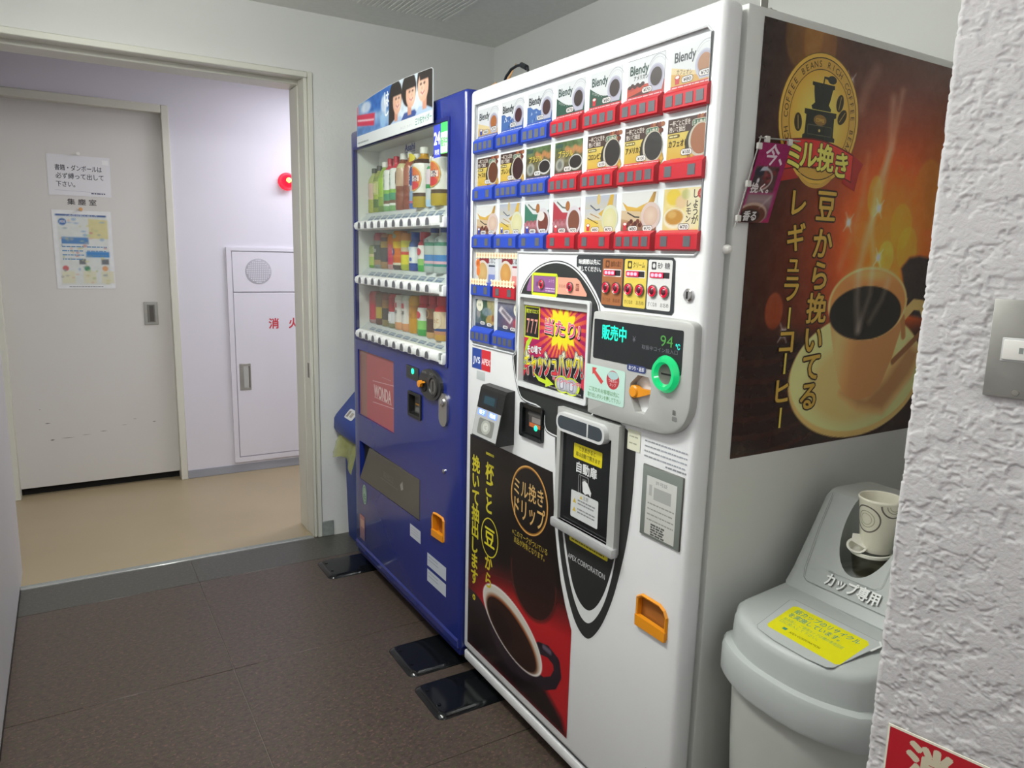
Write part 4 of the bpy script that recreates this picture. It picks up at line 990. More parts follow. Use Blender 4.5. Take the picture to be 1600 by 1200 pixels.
a.rr(0.580, 0.888, 0.690, 0.925, 0.003, '#dccb1e'); a.text('できあがると', 0.632, 0.915, 0.013, '#3c3812', w=0.066, bold=0.012); a.text('扉は自動で開きます', 0.636, 0.900, 0.0125, '#3c3812', w=0.094, bold=0.012)
a.text('自動扉', 0.633, 0.868, 0.028, '#d9dada', w=0.079, bold=0.03)
a.line(rrect(0.604, 0.642, 0.806, 0.851, 0.001, 1), 0.0016, '#9c9e9e', True); a.line([(0.612, 0.807), (0.612, 0.85)], 0.0014, '#9c9e9e'); a.rr(0.619, 0.829, 0.636, 0.845, 0.002, '#6c6e6e')
a.poly([(0.619, 0.836), (0.622, 0.812), (0.632, 0.808), (0.644, 0.813), (0.653, 0.807), (0.655, 0.818), (0.646, 0.830), (0.638, 0.838), (0.628, 0.841)], '#dfe0e0')
a.rr(0.576, 0.738, 0.684, 0.806, 0.004, '#cfd1d1'); a.text('注意', 0.634, 0.797, 0.011, '#5c5c5c', w=0.022)
for v in (0.782, 0.760): a.poly([(0.584, v - 0.006), (0.598, v - 0.006), (0.591, v + 0.006)], '#c8ac30'); a.lines(0.604, v + 0.004, 0.672, 2, 0.008, 0.0035, '#7c7e80', int(v * 1000))
a.poly([(0.612, 0.792), (0.622, 0.792), (0.617, 0.802)], '#c8ac30')
a.build('door_print', 'print_satin', dd)

# small labels on the white door
a = Art((0, 0, 0), lift=0.0012); a.rr(0.766, 0.954, 0.808, 1.000, 0.002, '#dcdcc6'); a.lines(0.772, 0.985, 0.802, 1, 0.01, 0.003, '#a4a48c', 1); a.lines(0.772, 0.97, 0.8, 1, 0.01, 0.003, '#a4a48c', 2); a.build('cream_sticker', 'print_matte', vm)
a = Art((0, 0, 0), lift=0.0006)
a.lines(0.822, 0.986, 0.87, 4, 0.011, 0.0032, '#9a9da2', 11); a.lines(0.872, 0.986, 0.948, 4, 0.011, 0.0032, '#a6a9b2', 12); a.lines(0.888, 0.944, 0.948, 1, 0.01, 0.0036, '#8c8e94', 13)
a.build('contact_print', 'print_matte', vm)
a = Art((0, 0, 0), lift=0.0006); a.rect(0.038, 1.031, 0.096, 1.092, '#27489c'); a.rect(0.096, 1.031, 0.150, 1.092, '#d42c34'); a.text('JVS', 0.066, 1.058, 0.026, '#e8ecf4', w=0.042, bold=0.03); a.text('APEX', 0.123, 1.058, 0.025, '#f6dcdc', w=0.05, bold=0.03); a.build('company_sticker', 'print_satin', vm)
a = Art((0, 0, 0), lift=0.0006); a.rect(0.068, 1.0, 0.118, 1.026, '#bcc3c2', '#c6cccb'); a.build('grey_sticker', 'print_satin', vm)
dp = MB().rbox(-0.0035, 0.0005, -0.945, -0.824, 0.779, 0.936, 0.001, 1); dh = dp.build('document_holder', 'flap_grey', vm)
a = Art((-0.0035, 0, 0), lift=0.0005); a.rect(0.825, 0.780, 0.944, 0.935, '#6c726c', '#848c86'); a.rect(0.839, 0.785, 0.929, 0.914, '#c4c4be', '#cfd0cc')
a.text('許可証', 0.884, 0.904, 0.009, '#7c7e7c', w=0.035); a.rect(0.862, 0.866, 0.914, 0.893, '#a8aaa6'); a.rect(0.847, 0.872, 0.856, 0.896, '#b0b2ae'); a.lines(0.845, 0.855, 0.925, 4, 0.012, 0.003, '#94968f', 21); a.lines(0.858, 0.81, 0.9, 5, 0.0055, 0.004, '#5c5e5a', 22); a.build('document', 'print_gloss', dh)
# coin return cup
cm = MB(); n = len(cc); ci = inset(cc, 0.004); co = inset(cc, -0.003)
if abs(ci[0][0] - 0.875) > abs(cc[0][0] - 0.875): ci, co = inset(cc, -0.004), inset(cc, 0.003)
cm.add([F(p[0], p[1], -0.0005) for p in co] + [F(p[0], p[1], -0.006) for p in cc] + [F(p[0], p[1], -0.004) for p in ci] + [F(p[0], p[1], 0.032) for p in ci], [(k * n + i, k * n + (i + 1) % n, (k + 1) * n + (i + 1) % n, (k + 1) * n + i) for k in range(3) for i in range(n)])
crn = cm.build('coin_return', 'orange_plastic', vm, label='orange coin return cup low on the white door')
MB().prism(ci, F, 0.008, 0.014).build('return_flap', 'orange_tinted', crn)
MB().prism([(0.829, 0.567), (0.922, 0.567), (0.924, 0.590), (0.828, 0.592)], F, -0.0075, 0.004).build('return_lip', 'orange_plastic', crn)
# low maker plate print
a = Art((0, 0, 0), lift=0.0006); a.line(rrect(0.885, 0.94, 0.20, 0.245, 0.001, 1), 0.0008, '#9c9ea2', True); a.lines(0.89, 0.232, 0.935, 3, 0.011, 0.004, '#8c8e94', 31); a.build('maker_print', 'print_matte', vm)

# ---- front poster (lower left)
PO = [(0.034, 0.128), (0.588, 0.128), (0.590, 0.434), (0.578, 0.456), (0.558, 0.492), (0.536, 0.545), (0.517, 0.61), (0.501, 0.68), (0.489, 0.77), (0.483, 0.822), (0.034, 0.822)]
rs = Ras(0.034, 0.128, 0.592, 0.822, 216, 268, '#1c1714')
rs.mix('#b01c22', np.clip((0.46 - rs.V + 0.18 * (rs.U - 0.1)) / 0.14, 0, 1) * np.clip((rs.U + 0.05) / 0.2, 0, 1))
rs.mix('#1a1513', np.clip((rs.V - 0.44 - 0.1 * (rs.U - 0.3)) / 0.10, 0, 1))
rs.glow(0.36, 0.395, 0.16, 0.035, '#c83028', 0.55); rs.ell(0.405, 0.50, 0.115, 0.118, '#241815', 0.9, 0.14); rs.mix('#6c2420', 0.5 * np.exp(-((np.hypot((rs.U - 0.405) / 0.115, (rs.V - 0.50) / 0.12) - 0.97) / 0.035) ** 2) * (rs.V < 0.52))
rs.ell(0.06, 0.255, 0.115, 0.062, '#2a2026'); rs.poly([(0.034, 0.128), (0.588, 0.128), (0.560, 0.17), (0.44, 0.23), (0.034, 0.27)], '#1a1214', 1, 0.03)
rs.poly([(0.15, 0.33), (0.455, 0.31), (0.445, 0.24), (0.40, 0.185), (0.30, 0.17), (0.20, 0.21), (0.155, 0.28)], '#2c2028', 1, 0.006)
rs.stroke([(0.45, 0.315), (0.49, 0.325), (0.530, 0.315), (0.538, 0.285), (0.52, 0.25), (0.48, 0.225), (0.44, 0.22)], 0.034, '#241a24'); rs.stroke([(0.47, 0.328), (0.50, 0.328)], 0.014, '#6c6474', 0.8, 0.008)
th = -0.29
rs.ell(0.298, 0.302, 0.172, 0.083, '#d9d6cf', rot=th); rs.ell(0.300, 0.300, 0.168, 0.079, '#cfc9bd', rot=th)
rs.ell(0.300, 0.290, 0.150, 0.066, '#8c4c28', rot=th, soft=0.15); rs.ell(0.297, 0.284, 0.146, 0.063, '#2a1712', rot=th, soft=0.1); rs.ell(0.25, 0.29, 0.07, 0.03, '#1a0f0c', 0.8, 0.5, th)
rs.mix('#f0eee8', 0.8 * np.clip((rs.U - 0.10) / 0.1, 0, 1) * np.exp(-((np.hypot(((rs.U - 0.298) * math.cos(th) + (rs.V - 0.302) * math.sin(th)) / 0.172, (-(rs.U - 0.298) * math.sin(th) + (rs.V - 0.302) * math.cos(th)) / 0.083) - 0.985) / 0.02) ** 2))
a = Art((0, 0, 0), lift=0.0008)
h_, w_, _ = rs.a.shape
a.raster(rs)
ed_ = sorted((z, s_) for s_, z in PO[1:-1])
a.v = [(v[0], max(v[1], -float(np.interp(v[2], [q[0] for q in ed_], [q[1] for q in ed_]))), v[2]) for v in a.v]
a.vtext('挽いて抽出します。', 0.074, 0.735, 0.056, '#c8bc2c', 0.0525, 0.03, 0.88); a.vtext('一杯ごと', 0.158, 0.785, 0.056, '#c8bc2c', 0.052, 0.03, 0.88)
a.vtext('豆', 0.165, 0.530, 0.066, '#d8cc30', 0.05, 0.02); a.vtext('から', 0.163, 0.448, 0.054, '#c8b42c', 0.056, 0.03, 0.88); a.ring(0.165, 0.530, 0.050, 0.060, 0.004, '#d0c434', 40)
a.ring(0.375, 0.712, 0.090, 0.093, 0.008, '#8c5c24', 56); a.ring(0.375, 0.712, 0.091, 0.094, 0.003, '#d8a85c', 56)
a.text('ミル挽き', 0.372, 0.735, 0.054, '#c8a468', w=0.146, bold=0.01); a.text('ドリップ', 0.378, 0.676, 0.066, '#d0a868', w=0.152, bold=0.012)
a.text('※このマークがついている', 0.383, 0.598, 0.020, '#b8a43c', w=0.178); a.text('商品が対象となります。', 0.382, 0.577, 0.020, '#b8a43c', w=0.155)
a.build('front_poster', 'print_gloss', vm, label='black and red poster of a tilted coffee cup with yellow Japanese lettering')

# ---- side poster
x0, x1, z0, z1 = 0.104, 0.752, 0.967, 1.815
rs = Ras(x0, z0, x1, z1, 236, 308, '#1f1714')
rs.mix('#3a2a22', 0.5 * np.clip((rs.U - 0.2) / 0.4, 0, 1)); rs.glow(0.26, 1.80, 0.10, 0.22, '#6a4420', 0.7, 1.6)
rs.glow(0.60, 1.36, 0.36, 0.36, '#8c2410', 0.9, 1.0); rs.glow(0.60, 1.42, 0.25, 0.23, '#e8641a', 1.0, 1.0); rs.glow(0.58, 1.41, 0.14, 0.14, '#f08a24', 0.85, 1.1)
rs.glow(0.74, 1.54, 0.08, 0.14, '#8c5410', 0.8, 1.2)
for (u, v, ru, rv, c, al) in ((0.22, 1.80, 0.055, 0.065, '#8c6424', 0.35), (0.27, 1.795, 0.05, 0.06, '#a87830', 0.3), (0.50, 1.515, 0.026, 0.044, '#d8922c', 0.6), (0.612, 1.453, 0.042, 0.052, '#d89020', 0.65), (0.705, 1.53, 0.062, 0.08, '#a86a14', 0.5), (0.645, 1.405, 0.04, 0.05, '#e8a830', 0.4), (0.565, 1.385, 0.03, 0.036, '#f0b848', 0.5), (0.20, 1.268, 0.027, 0.038, '#8c3c1c', 0.75), (0.205, 1.055, 0.022, 0.030, '#7c3a20', 0.75), (0.47, 1.43, 0.03, 0.03, '#e07830', 0.4)):
    rs.ell(u, v, ru, rv, c, al, 0.12)
rs.mix('#241410', np.clip((1.245 - rs.V) / 0.05, 0, 1)); rs.noise(0.035, 6, 11); rs.mix('#3c1c14', 0.4 * (np.sin(rs.V * 160 + 4 * np.sin(rs.U * 9)) > 0.6) * np.clip((1.23 - rs.V) / 0.05, 0, 1))
rs.poly([(0.63, 1.36), (0.66, 1.385), (0.70, 1.39), (0.752, 1.385), (0.752, 1.24), (0.68, 1.25)], '#2c2220', 1, 0.01)
rs.noise(0.02, 2, 5)
rs.ell(0.515, 1.115, 0.250, 0.145, '#b89a5c'); rs.ell(0.513, 1.122, 0.243, 0.137, '#cdb479'); rs.ell(0.505, 1.10, 0.17, 0.095, '#bf9c60', 0.8, 0.3)
rs.poly([(0.45, 1.08), (0.52, 1.04), (0.62, 1.02), (0.72, 1.10), (0.752, 1.16), (0.70, 1.18), (0.62, 1.10), (0.55, 1.06)], '#8a5c34', 0.75, 0.03)
rs.poly([(0.375, 1.28), (0.40, 1.20), (0.44, 1.10), (0.47, 1.068), (0.52, 1.056), (0.57, 1.062), (0.60, 1.085), (0.635, 1.15), (0.66, 1.22), (0.672, 1.29)], '#a87644', 1)
rs.mix('#d2a86c', 0.8 * np.exp(-((rs.U - 0.43 + (1.28 - rs.V) * 0.12) / 0.05) ** 2) * (rs.sd([(0.375, 1.28), (0.40, 1.20), (0.44, 1.10), (0.47, 1.068), (0.52, 1.056), (0.57, 1.062), (0.60, 1.085), (0.635, 1.15), (0.66, 1.22), (0.672, 1.29)]) > 0))
rs.stroke([(0.665, 1.25), (0.70, 1.275), (0.735, 1.272), (0.752, 1.25)], 0.026, '#c89c60'); rs.stroke([(0.64, 1.14), (0.69, 1.17), (0.752, 1.21)], 0.016, '#7c5030'); rs.stroke([(0.66, 1.245), (0.672, 1.20)], 0.018, '#9c6c3c')
rs.ell(0.522, 1.279, 0.148, 0.083, '#d0a86c'); rs.ell(0.522, 1.279, 0.141, 0.077, '#b07840'); rs.glow(0.53, 1.345, 0.10, 0.02, '#e0a860', 0.7); rs.ell(0.516, 1.258, 0.134, 0.061, '#17130f')
for pts, wd, al in (([(0.49, 1.22), (0.475, 1.29), (0.47, 1.36), (0.49, 1.44), (0.52, 1.52), (0.535, 1.62), (0.53, 1.72)], 0.02, 0.28), ([(0.49, 1.22), (0.52, 1.30), (0.52, 1.38), (0.50, 1.45), (0.50, 1.53), (0.545, 1.62), (0.56, 1.74)], 0.012, 0.3), ([(0.53, 1.24), (0.57, 1.29), (0.585, 1.33)], 0.014, 0.25), ([(0.42, 1.69), (0.43, 1.73), (0.46, 1.77)], 0.03, 0.15), ([(0.40, 1.36), (0.43, 1.42), (0.455, 1.5), (0.46, 1.60)], 0.012, 0.16)):
    rs.stroke(pts, wd, '#f0e0d0', al, 0.02)
for (u, v) in ((0.375, 1.735), (0.416, 1.455), (0.537, 1.383), (0.52, 1.49), (0.235, 1.222)):
    rs.glow(u, v, 0.012, 0.012, '#ffffff', 0.9); rs.stroke([(u - 0.015, v - 0.018), (u + 0.015, v + 0.018)], 0.002, '#ffffff', 0.5, 0.004); rs.stroke([(u + 0.012, v - 0.02), (u - 0.012, v + 0.02)], 0.002, '#ffffff', 0.5, 0.004)
a = Art((0, -W, 0), U=(1, 0, 0), V=(0, 0, 1), N=(0, -1, 0), lift=0.0008)
a.raster(rs)
mu, mv = 0.289, 1.652
a.ell(mu, mv, 0.126, 0.127, '#5c4418', n=56); a.ell(mu, mv, 0.124, 0.125, '#b8923c', '#c8a44c', n=56); a.ell(mu, mv, 0.117, 0.118, '#2c2212', n=56); a.ell(mu, mv, 0.115, 0.116, '#a88438', n=56); a.ell(mu, mv, 0.095, 0.096, '#2c2212', n=56); a.ell(mu, mv, 0.0935, 0.0945, '#b08a34', '#d8b858', n=56)
T_ = 'RICH COFFEE BEANS RICH COFFEE BEANS'
for k, ch in enumerate(T_):
    an_ = R(218 - 256 * k / (len(T_) - 1))
    if ch != ' ': a.text(ch, mu + 0.105 * math.cos(an_), mv + 0.106 * math.sin(an_), 0.017, '#3a2c12', rot=an_ - math.pi / 2, bold=0.008); a.l -= a.st
a.l += a.st
GR = '#1d2018'
a.poly([(0.256, 1.7215), (0.326, 1.721), (0.327, 1.714), (0.321, 1.712), (0.316, 1.692), (0.312, 1.682), (0.320, 1.675), (0.320, 1.670), (0.262, 1.670), (0.258, 1.676), (0.268, 1.683), (0.263, 1.704), (0.262, 1.714), (0.256, 1.715)], GR)
a.poly([(0.239, 1.669), (0.339, 1.669), (0.339, 1.660), (0.333, 1.658), (0.334, 1.622), (0.340, 1.619), (0.340, 1.612), (0.238, 1.612), (0.238, 1.619), (0.244, 1.622), (0.245, 1.658), (0.239, 1.660)], GR)
a.poly([(0.288, 1.721), (0.292, 1.721), (0.293, 1.731), (0.307, 1.729), (0.307, 1.735), (0.290, 1.735)], GR); a.ell(0.316, 1.731, 0.014, 0.008, GR, n=18)
a.ell(0.289, 1.651, 0.020, 0.0105, '#6c5224', n=24); a.text('COFFEE', 0.289, 1.651, 0.009, '#b8923c', w=0.026); a.line(rrect(0.252, 0.327, 1.622, 1.640, 0.001, 1), 0.0015, '#4a4a38', True); a.ell(0.289, 1.631, 0.003, 0.003, '#a89858', n=10)
for (u, v, rt_) in ((0.222, 1.641, 0.15), (0.347, 1.690, -0.2), (0.358, 1.664, -0.7)):
    p = [(u + q[0] * math.cos(rt_) - q[1] * math.sin(rt_), v + q[0] * math.sin(rt_) + q[1] * math.cos(rt_)) for q in ellipse(0, 0, 0.0115, 0.0175, 20)]
    a.poly(p, '#2a2210'); a.line([(u + 0.013 * math.sin(rt_), v - 0.013 * math.cos(rt_)), (u - 0.013 * math.sin(rt_), v + 0.013 * math.cos(rt_))], 0.002, '#8c7434')
a.poly([(0.39, 1.60), (0.445, 1.578), (0.432, 1.556), (0.424, 1.520), (0.378, 1.534)], '#8c2420'); a.poly([(0.19, 1.595), (0.215, 1.555), (0.238, 1.535), (0.13, 1.515), (0.15, 1.55), (0.128, 1.58)], '#8c2420')
rib = [(0.190 + 0.216 * t_, 1.603 + 0.014 * math.sin(math.pi * t_) - 0.012 * t_) for t_ in np.linspace(0, 1, 9)] + [(0.406 - 0.216 * t_, 1.540 + 0.016 * math.sin(math.pi * t_) + 0.010 * t_) for t_ in np.linspace(0, 1, 9)]
a.ring(mu, 1.572, 0.062, 0.050, 0.008, '#a8843c', 20, 215, 325)
a.poly(inset(rib, 0.003), '#5c1814'); a.poly(rib, ['#d8342c' if 3 < (i % 18) < 14 else '#a82420' for i in range(18)])
l0 = a.l
for ch, u, v in zip('ミル挽き', (0.219, 0.263, 0.317, 0.371), (1.5755, 1.581, 1.579, 1.569)): a.l = l0; a.text(ch, u, v, 0.056, '#d4b050', bold=0.03, edge='#3a2410', ew=0.045)
for txt, u, vs_ in (('豆から挽いてる', 0.335, (1.484, 1.407, 1.340, 1.271, 1.205, 1.145, 1.080)), ('レギュラーコーヒー', 0.247, (1.486, 1.417, 1.366, 1.314, 1.253, 1.204, 1.157, 1.097, 1.040))):
    l0 = a.l
    for ch, v in zip(txt, vs_):
        a.l = l0
        hh = 0.068 if txt[0] == '豆' else 0.060
        if ch == 'ー': a.text('ー', u, v, hh * 0.9, '#c8a444', rot=-math.pi / 2, bold=0.012, edge='#2a1a0c', ew=0.05)
        else:
            hh = hh * (0.8 if ch == 'ュ' else 1)
            a.text(ch, u, v, hh, '#a88838', bold=0.022, edge='#2a1a0c', ew=0.05)
a.gain = 2.0
a.build('side_poster', 'print_gloss', vm, label='large brown and orange side poster of a steaming coffee mug and grinder emblem')

# ================================================================== blue drink vending machine
bv = thing('vending_machine', 'blue bottle and can vending machine with a lit window of drinks beyond the white one', 'vending machine', (0.33, 0.51, 0.0))
Fb = lambda y, z, d: (d, y, z)
XB = -0.010
bdoor = MB().rbox(XB, 0.115, 0.006, 1.010, 0.075, 1.841, 0.012, 3)
bdoor = bdoor.build('door_panel', 'blue_enamel', bv)
c_ = MB().prism(rrect(0.111, 0.972, 1.012, 1.772, 0.006), Fb, -0.05, 0.100)
cut(bdoor, c_)
c_ = MB().prism(rrect(0.563, 0.956, 0.687, 0.966, 0.003), Fb, -0.05, -0.003)
c_.prism([(0.322, 0.420), (0.322, 0.574), (0.948, 0.574), (0.948, 0.406)], Fb, -0.05, 0.085)
c_.prism(rrect(0.312, 0.414, 0.797, 0.878, 0.004), Fb, -0.05, 0.028)
ccb = [(0.125, 0.418), (0.205, 0.414), (0.211, 0.422), (0.211, 0.478), (0.204, 0.490), (0.180, 0.494), (0.132, 0.494), (0.125, 0.486)]
c_.prism(ccb, Fb, -0.05, 0.03)
cut(bdoor, c_)
MB().rbox(0.118, 0.78, 0.010, 1.008, 0.06, 1.836, 0.006, 2).build('cabinet', 'blue_enamel', bv)
MB().rbox(-0.004, 0.10, 0.012, 1.004, 0.052, 0.08, 0.006, 2).build('kick_strip', 'blue_dark', bv)
# soft lower lip of the door
MB().prism([(XB + 0.001, 0.115), (XB - 0.004, 0.105), (XB - 0.003, 0.082), (XB + 0.02, 0.076), (XB + 0.03, 0.115)], lambda x, z, d: (x, d, z), 0.014, 1.003, 0).build('door_lip', 'blue_enamel', bv)
for (x, y) in ((0.06, 0.09), (0.06, 0.95), (0.70, 0.09), (0.70, 0.95)):
    MB().lathe([(0.02, 0.0125 if x < 0.5 else 0.0), (0.02, 0.02), (0.012, 0.022), (0.012, 0.056 if x < 0.5 else 0.062)], (x, y, 0), 'z', 14).build('levelling_foot', 'steel', bv)
# display window lining
li = MB()
yi0, yi1, zi0, zi1 = 0.1115, 0.9715, 1.0125, 1.7715
li.box(0.094, 0.099, yi0, yi1, zi0, zi1); li.box(0.0, 0.097, yi1 - 0.003, yi1, zi0, zi1); li.box(0.0, 0.097, yi0, yi0 + 0.003, zi0, zi1)
li.box(0.0, 0.097, yi0, yi1, zi1 - 0.003, zi1); li.box(0.0, 0.097, yi0, yi1, zi0, zi0 + 0.003)
li.build('window_lining', 'display_inner', bv)
fr_ = MB(); o_ = rrect(0.106, 0.977, 1.007, 1.777, 0.005); i_ = rrect(0.117, 0.966, 1.018, 1.766, 0.004); n = len(o_)
fr_.add([Fb(p[0], p[1], XB - 0.0005) for p in o_] + [Fb(p[0], p[1], XB - 0.003) for p in o_] + [Fb(p[0], p[1], XB - 0.003) for p in i_] + [Fb(p[0], p[1], XB + 0.012) for p in i_], [(k * n + i, k * n + (i + 1) % n, (k + 1) * n + (i + 1) % n, (k + 1) * n + i) for k in range(3) for i in range(n)])
fr_.build('window_frame', 'blue_dark', bv)
ZR = (1.469, 1.255, 1.036)       # button rails
ZS = (1.521, 1.302, 1.076)       # shelf tops
rail_y0, rail_y1 = 0.150, 0.930
for k in range(3):
    zc, zs = ZR[k], ZS[k]
    pr = [(0.012, zc - 0.019), (-0.010, zc - 0.019), (-0.024, zc - 0.014), (-0.029, zc - 0.002), (-0.026, zc + 0.010), (-0.014, zc + 0.017), (0.006, zc + 0.019), (0.012, zc + 0.019)]
    rl = MB().prism(pr, lambda x, z, d: (x, d, z), rail_y0, rail_y1, 0, True).build('button_rail', 'rail_white', bv)
    MB().prism([(0.004, zc + 0.012), (0.036, zs - 0.004), (0.036, zs), (0.093, zs), (0.093, zc - 0.012), (0.004, zc - 0.012)], lambda x, z, d: (x, d, z), 0.1155, 0.967, 0).build('display_shelf', 'panel_white', bv)
    MB().rbox(-0.024, 0.006, 0.122, 0.150, zc - 0.021, zc + 0.013, 0.004, 2, 0).box(-0.0255, -0.02, 0.128, 0.144, zc - 0.006, zc + 0.016, 1).build('rail_end', ('rail_white', 'baseboard_grey'), bv)
    e_ = Vector((0.032, 0, zs - zc - 0.016)); Vv = e_.normalized(); Nn = Vector((-Vv.z, 0, Vv.x))
    a = Art((0.004, 0, zc + 0.012), U=(0, -1, 0), V=Vv, N=Nn, lift=0.0006)
    Lh = e_.length
    for i in range(10):
        yb = 0.862 - 0.071 * i
        MB().prism([(yb + 0.016, zc - 0.014), (yb + 0.016, zc + 0.002), (yb + 0.010, zc + 0.012), (yb, zc + 0.015), (yb - 0.010, zc + 0.012), (yb - 0.016, zc + 0.002), (yb - 0.016, zc - 0.014)], Fb, -0.0315, -0.022, 0).prism(
            [(yb + 0.0135, zc - 0.012), (yb + 0.0135, zc + 0.001), (yb + 0.009, zc + 0.009), (yb, zc + 0.0115), (yb - 0.009, zc + 0.009), (yb - 0.0135, zc + 0.001), (yb - 0.0135, zc - 0.012)], Fb, -0.0325, -0.0310, 1).build('push_button', ('light_grey_plastic', 'indicator'), rl)
        yl = 0.853 - 0.0692 * i
        a.rr(-yl - 0.025, Lh * 0.06, -yl + 0.025, Lh * 0.66, 0.002, '#6c7f9c'); a.rr(-yl - 0.021, Lh * 0.40, -yl + 0.021, Lh * 0.60, 0.001, '#a8b4c4'); a.text('150', -yl, Lh * 0.24, Lh * 0.24, '#dfe6ee', w=0.015); a.l -= a.st * 3
    a.build('price_labels', 'print_satin', bv)
for k in range(3):
    z0 = ZR[k] + 0.0195; z1 = (1.769, ZR[0] - 0.0195, ZR[1] - 0.0195)[k]
    MB().box(-0.0122, -0.0100, 0.1175, 0.9655, z0, z1).build('window_pane', 'display_glass', bv, label='clear glass pane')
MB().box(-0.004, 0.003, 0.1155, 0.9675, ZR[2] - 0.0225, ZR[2] - 0.0185).build('window_sill', 'rail_white', bv)
a = Art((0.0935, 0, 0), lift=0.0006); a.text('Asahi', -0.650, 1.755, 0.034, '#5a64b4', w=0.092, bold=0.03); a.line([(-0.70, 1.737), (-0.60, 1.737)], 0.003, '#8c94bc'); a.build('maker_logo', 'print_satin', bv)
a = Art((-0.0122, 0, 0), lift=0.0006)
a.rect(-0.217, 1.663, -0.167, 1.762, '#3340a0'); a.text('24', -0.192, 1.722, 0.052, '#e4e4fa', w=0.042, bold=0.03); a.text('時間', -0.192, 1.679, 0.018, '#dcdcf4', w=0.03)
a.rect(-0.165, 1.672, -0.119, 1.763, '#c4ecc4'); a.rect(-0.165, 1.735, -0.119, 1.763, '#3fb45c'); a.text('販売中', -0.142, 1.706, 0.03, '#3a9a4c', w=0.043, bold=0.02); a.line([(-0.165, 1.673), (-0.119, 1.673)], 0.003, '#6ce46c')
a.build('open_sign', 'print_lit', bv, label='lit blue and green sign at the top right of the drinks window')

# advertising board standing on the door top
bo = [(0.196, 1.806), (0.196, 1.925), (0.206, 1.931), (0.33, 1.9355), (0.45, 1.939), (0.56, 1.939), (0.70, 1.932), (0.80, 1.925), (0.865, 1.922), (0.872, 1.914), (0.884, 1.806), (0.884, 1.767), (0.196, 1.767)]
bb_ = MB().prism(bo, Fb, -0.0265, -0.0235, 0).build('advertising_board', 'panel_white', bv, label='advertising board with three smiling young people in school uniform on blue sky')
rs = Ras(-0.885, 1.805, -0.196, 1.940, 160, 44, '#c8d6e0')
rs.noise(0.08, 5, 8)
rs.poly([(-0.885, 1.80), (-0.53, 1.80), (-0.50, 1.945), (-0.885, 1.945)], '#8fb0d4', 1, 0.02); rs.poly([(-0.80, 1.88), (-0.52, 1.86), (-0.50, 1.945), (-0.78, 1.945)], '#2f66b4', 1, 0.02)
rs.poly([(-0.885, 1.80), (-0.55, 1.80), (-0.60, 1.835), (-0.885, 1.84)], '#4a78b8', 0.8, 0.03); rs.noise(0.12, 4, 4)
rs.ell(-0.60, 1.885, 0.03, 0.03, '#dfe8f0', 0.8, 0.5); rs.ell(-0.78, 1.90, 0.05, 0.02, '#e4eaf0', 0.8, 0.5); rs.ell(-0.61, 1.83, 0.03, 0.026, '#9cc4e4', 0.8, 0.5)
rs.poly([(-0.885, 1.845), (-0.70, 1.825), (-0.69, 1.868), (-0.885, 1.885)], '#d23c58'); rs.poly([(-0.885, 1.885), (-0.885, 1.945), (-0.868, 1.945), (-0.862, 1.885)], '#dc8c98', 0.8)
rs.poly([(-0.875, 1.860), (-0.70, 1.843), (-0.70, 1.849), (-0.875, 1.867)], '#f0dce0', 0.9)
def kid(u, v, hw, hh, girl, face):
    rs.poly([(u - hw * 1.5, 1.805), (u - hw * 0.9, v - hh * 1.25), (u + hw * 0.9, v - hh * 1.25), (u + hw * 1.5, 1.805)], '#3c5490' if not girl else '#a8c0dc')
    rs.ell(u - face * hw * 0.1, v + hh * 0.25, hw * 1.25, hh * 1.15, '#2a2422')
    if girl: rs.poly([(u - face * hw * 1.3, v + hh * 0.3), (u - face * hw * 0.2, v + hh * 0.2), (u - face * hw * 0.2, v - hh * 1.3), (u - face * hw * 1.5, v - hh * 1.7)], '#2a2422')
    rs.poly([(u - hw * 0.3, v - hh * 0.6), (u + hw * 0.35, v - hh * 0.6), (u + hw * 0.3, v - hh * 1.5), (u - hw * 0.3, v - hh * 1.5)], '#c89078')
    rs.ell(u + face * hw * 0.22, v - hh * 0.1, hw * 0.82, hh * 0.92, '#deae94'); rs.ell(u + face * hw * 0.5, v - hh * 0.15, hw * 0.45, hh * 0.6, '#eac4ac', 0.7, 0.4)
    rs.poly([(u - hw * 0.7, v + hh * 0.3), (u + hw * 1.0, v + hh * 0.28), (u + hw * 0.9, v + hh * 1.0), (u - hw * 0.8, v + hh * 1.0)], '#2a2422')
    for e in (-0.02, 0.5): rs.ell(u + face * hw * (e + 0.05), v + hh * 0.08, hw * 0.13, hh * 0.07, '#3a2a26')
    rs.ell(u + face * hw * 0.3, v - hh * 0.5, hw * 0.3, hh * 0.1, '#f0e0dc'); rs.stroke([(u + face * hw * 0.05, v - hh * 0.42), (u + face * hw * 0.3, v - hh * 0.55), (u + face * hw * 0.55, v - hh * 0.42)], hh * 0.1, '#b05c54'); rs.ell(u + face * hw * 0.4, v - hh * 0.18, hw * 0.1, hh * 0.1, '#c88c74', 0.7)
kid(-0.490, 1.880, 0.046, 0.046, True, 1); kid(-0.375, 1.884, 0.048, 0.046, False, 1); kid(-0.256, 1.892, 0.050, 0.050, True, -1)
a = Art((-0.0265, 0, 0), lift=0.0005)
h_, w_, _ = rs.a.shape
a.raster(rs)
tp = sorted((y, z) for y, z in bo if z > 1.9)
a.v = [(v[0], min(0.8825, max(0.1975, v[1])), min(v[2], float(np.interp(v[1], [q[0] for q in tp], [q[1] for q in tp])) - 0.0015)) for v in a.v]
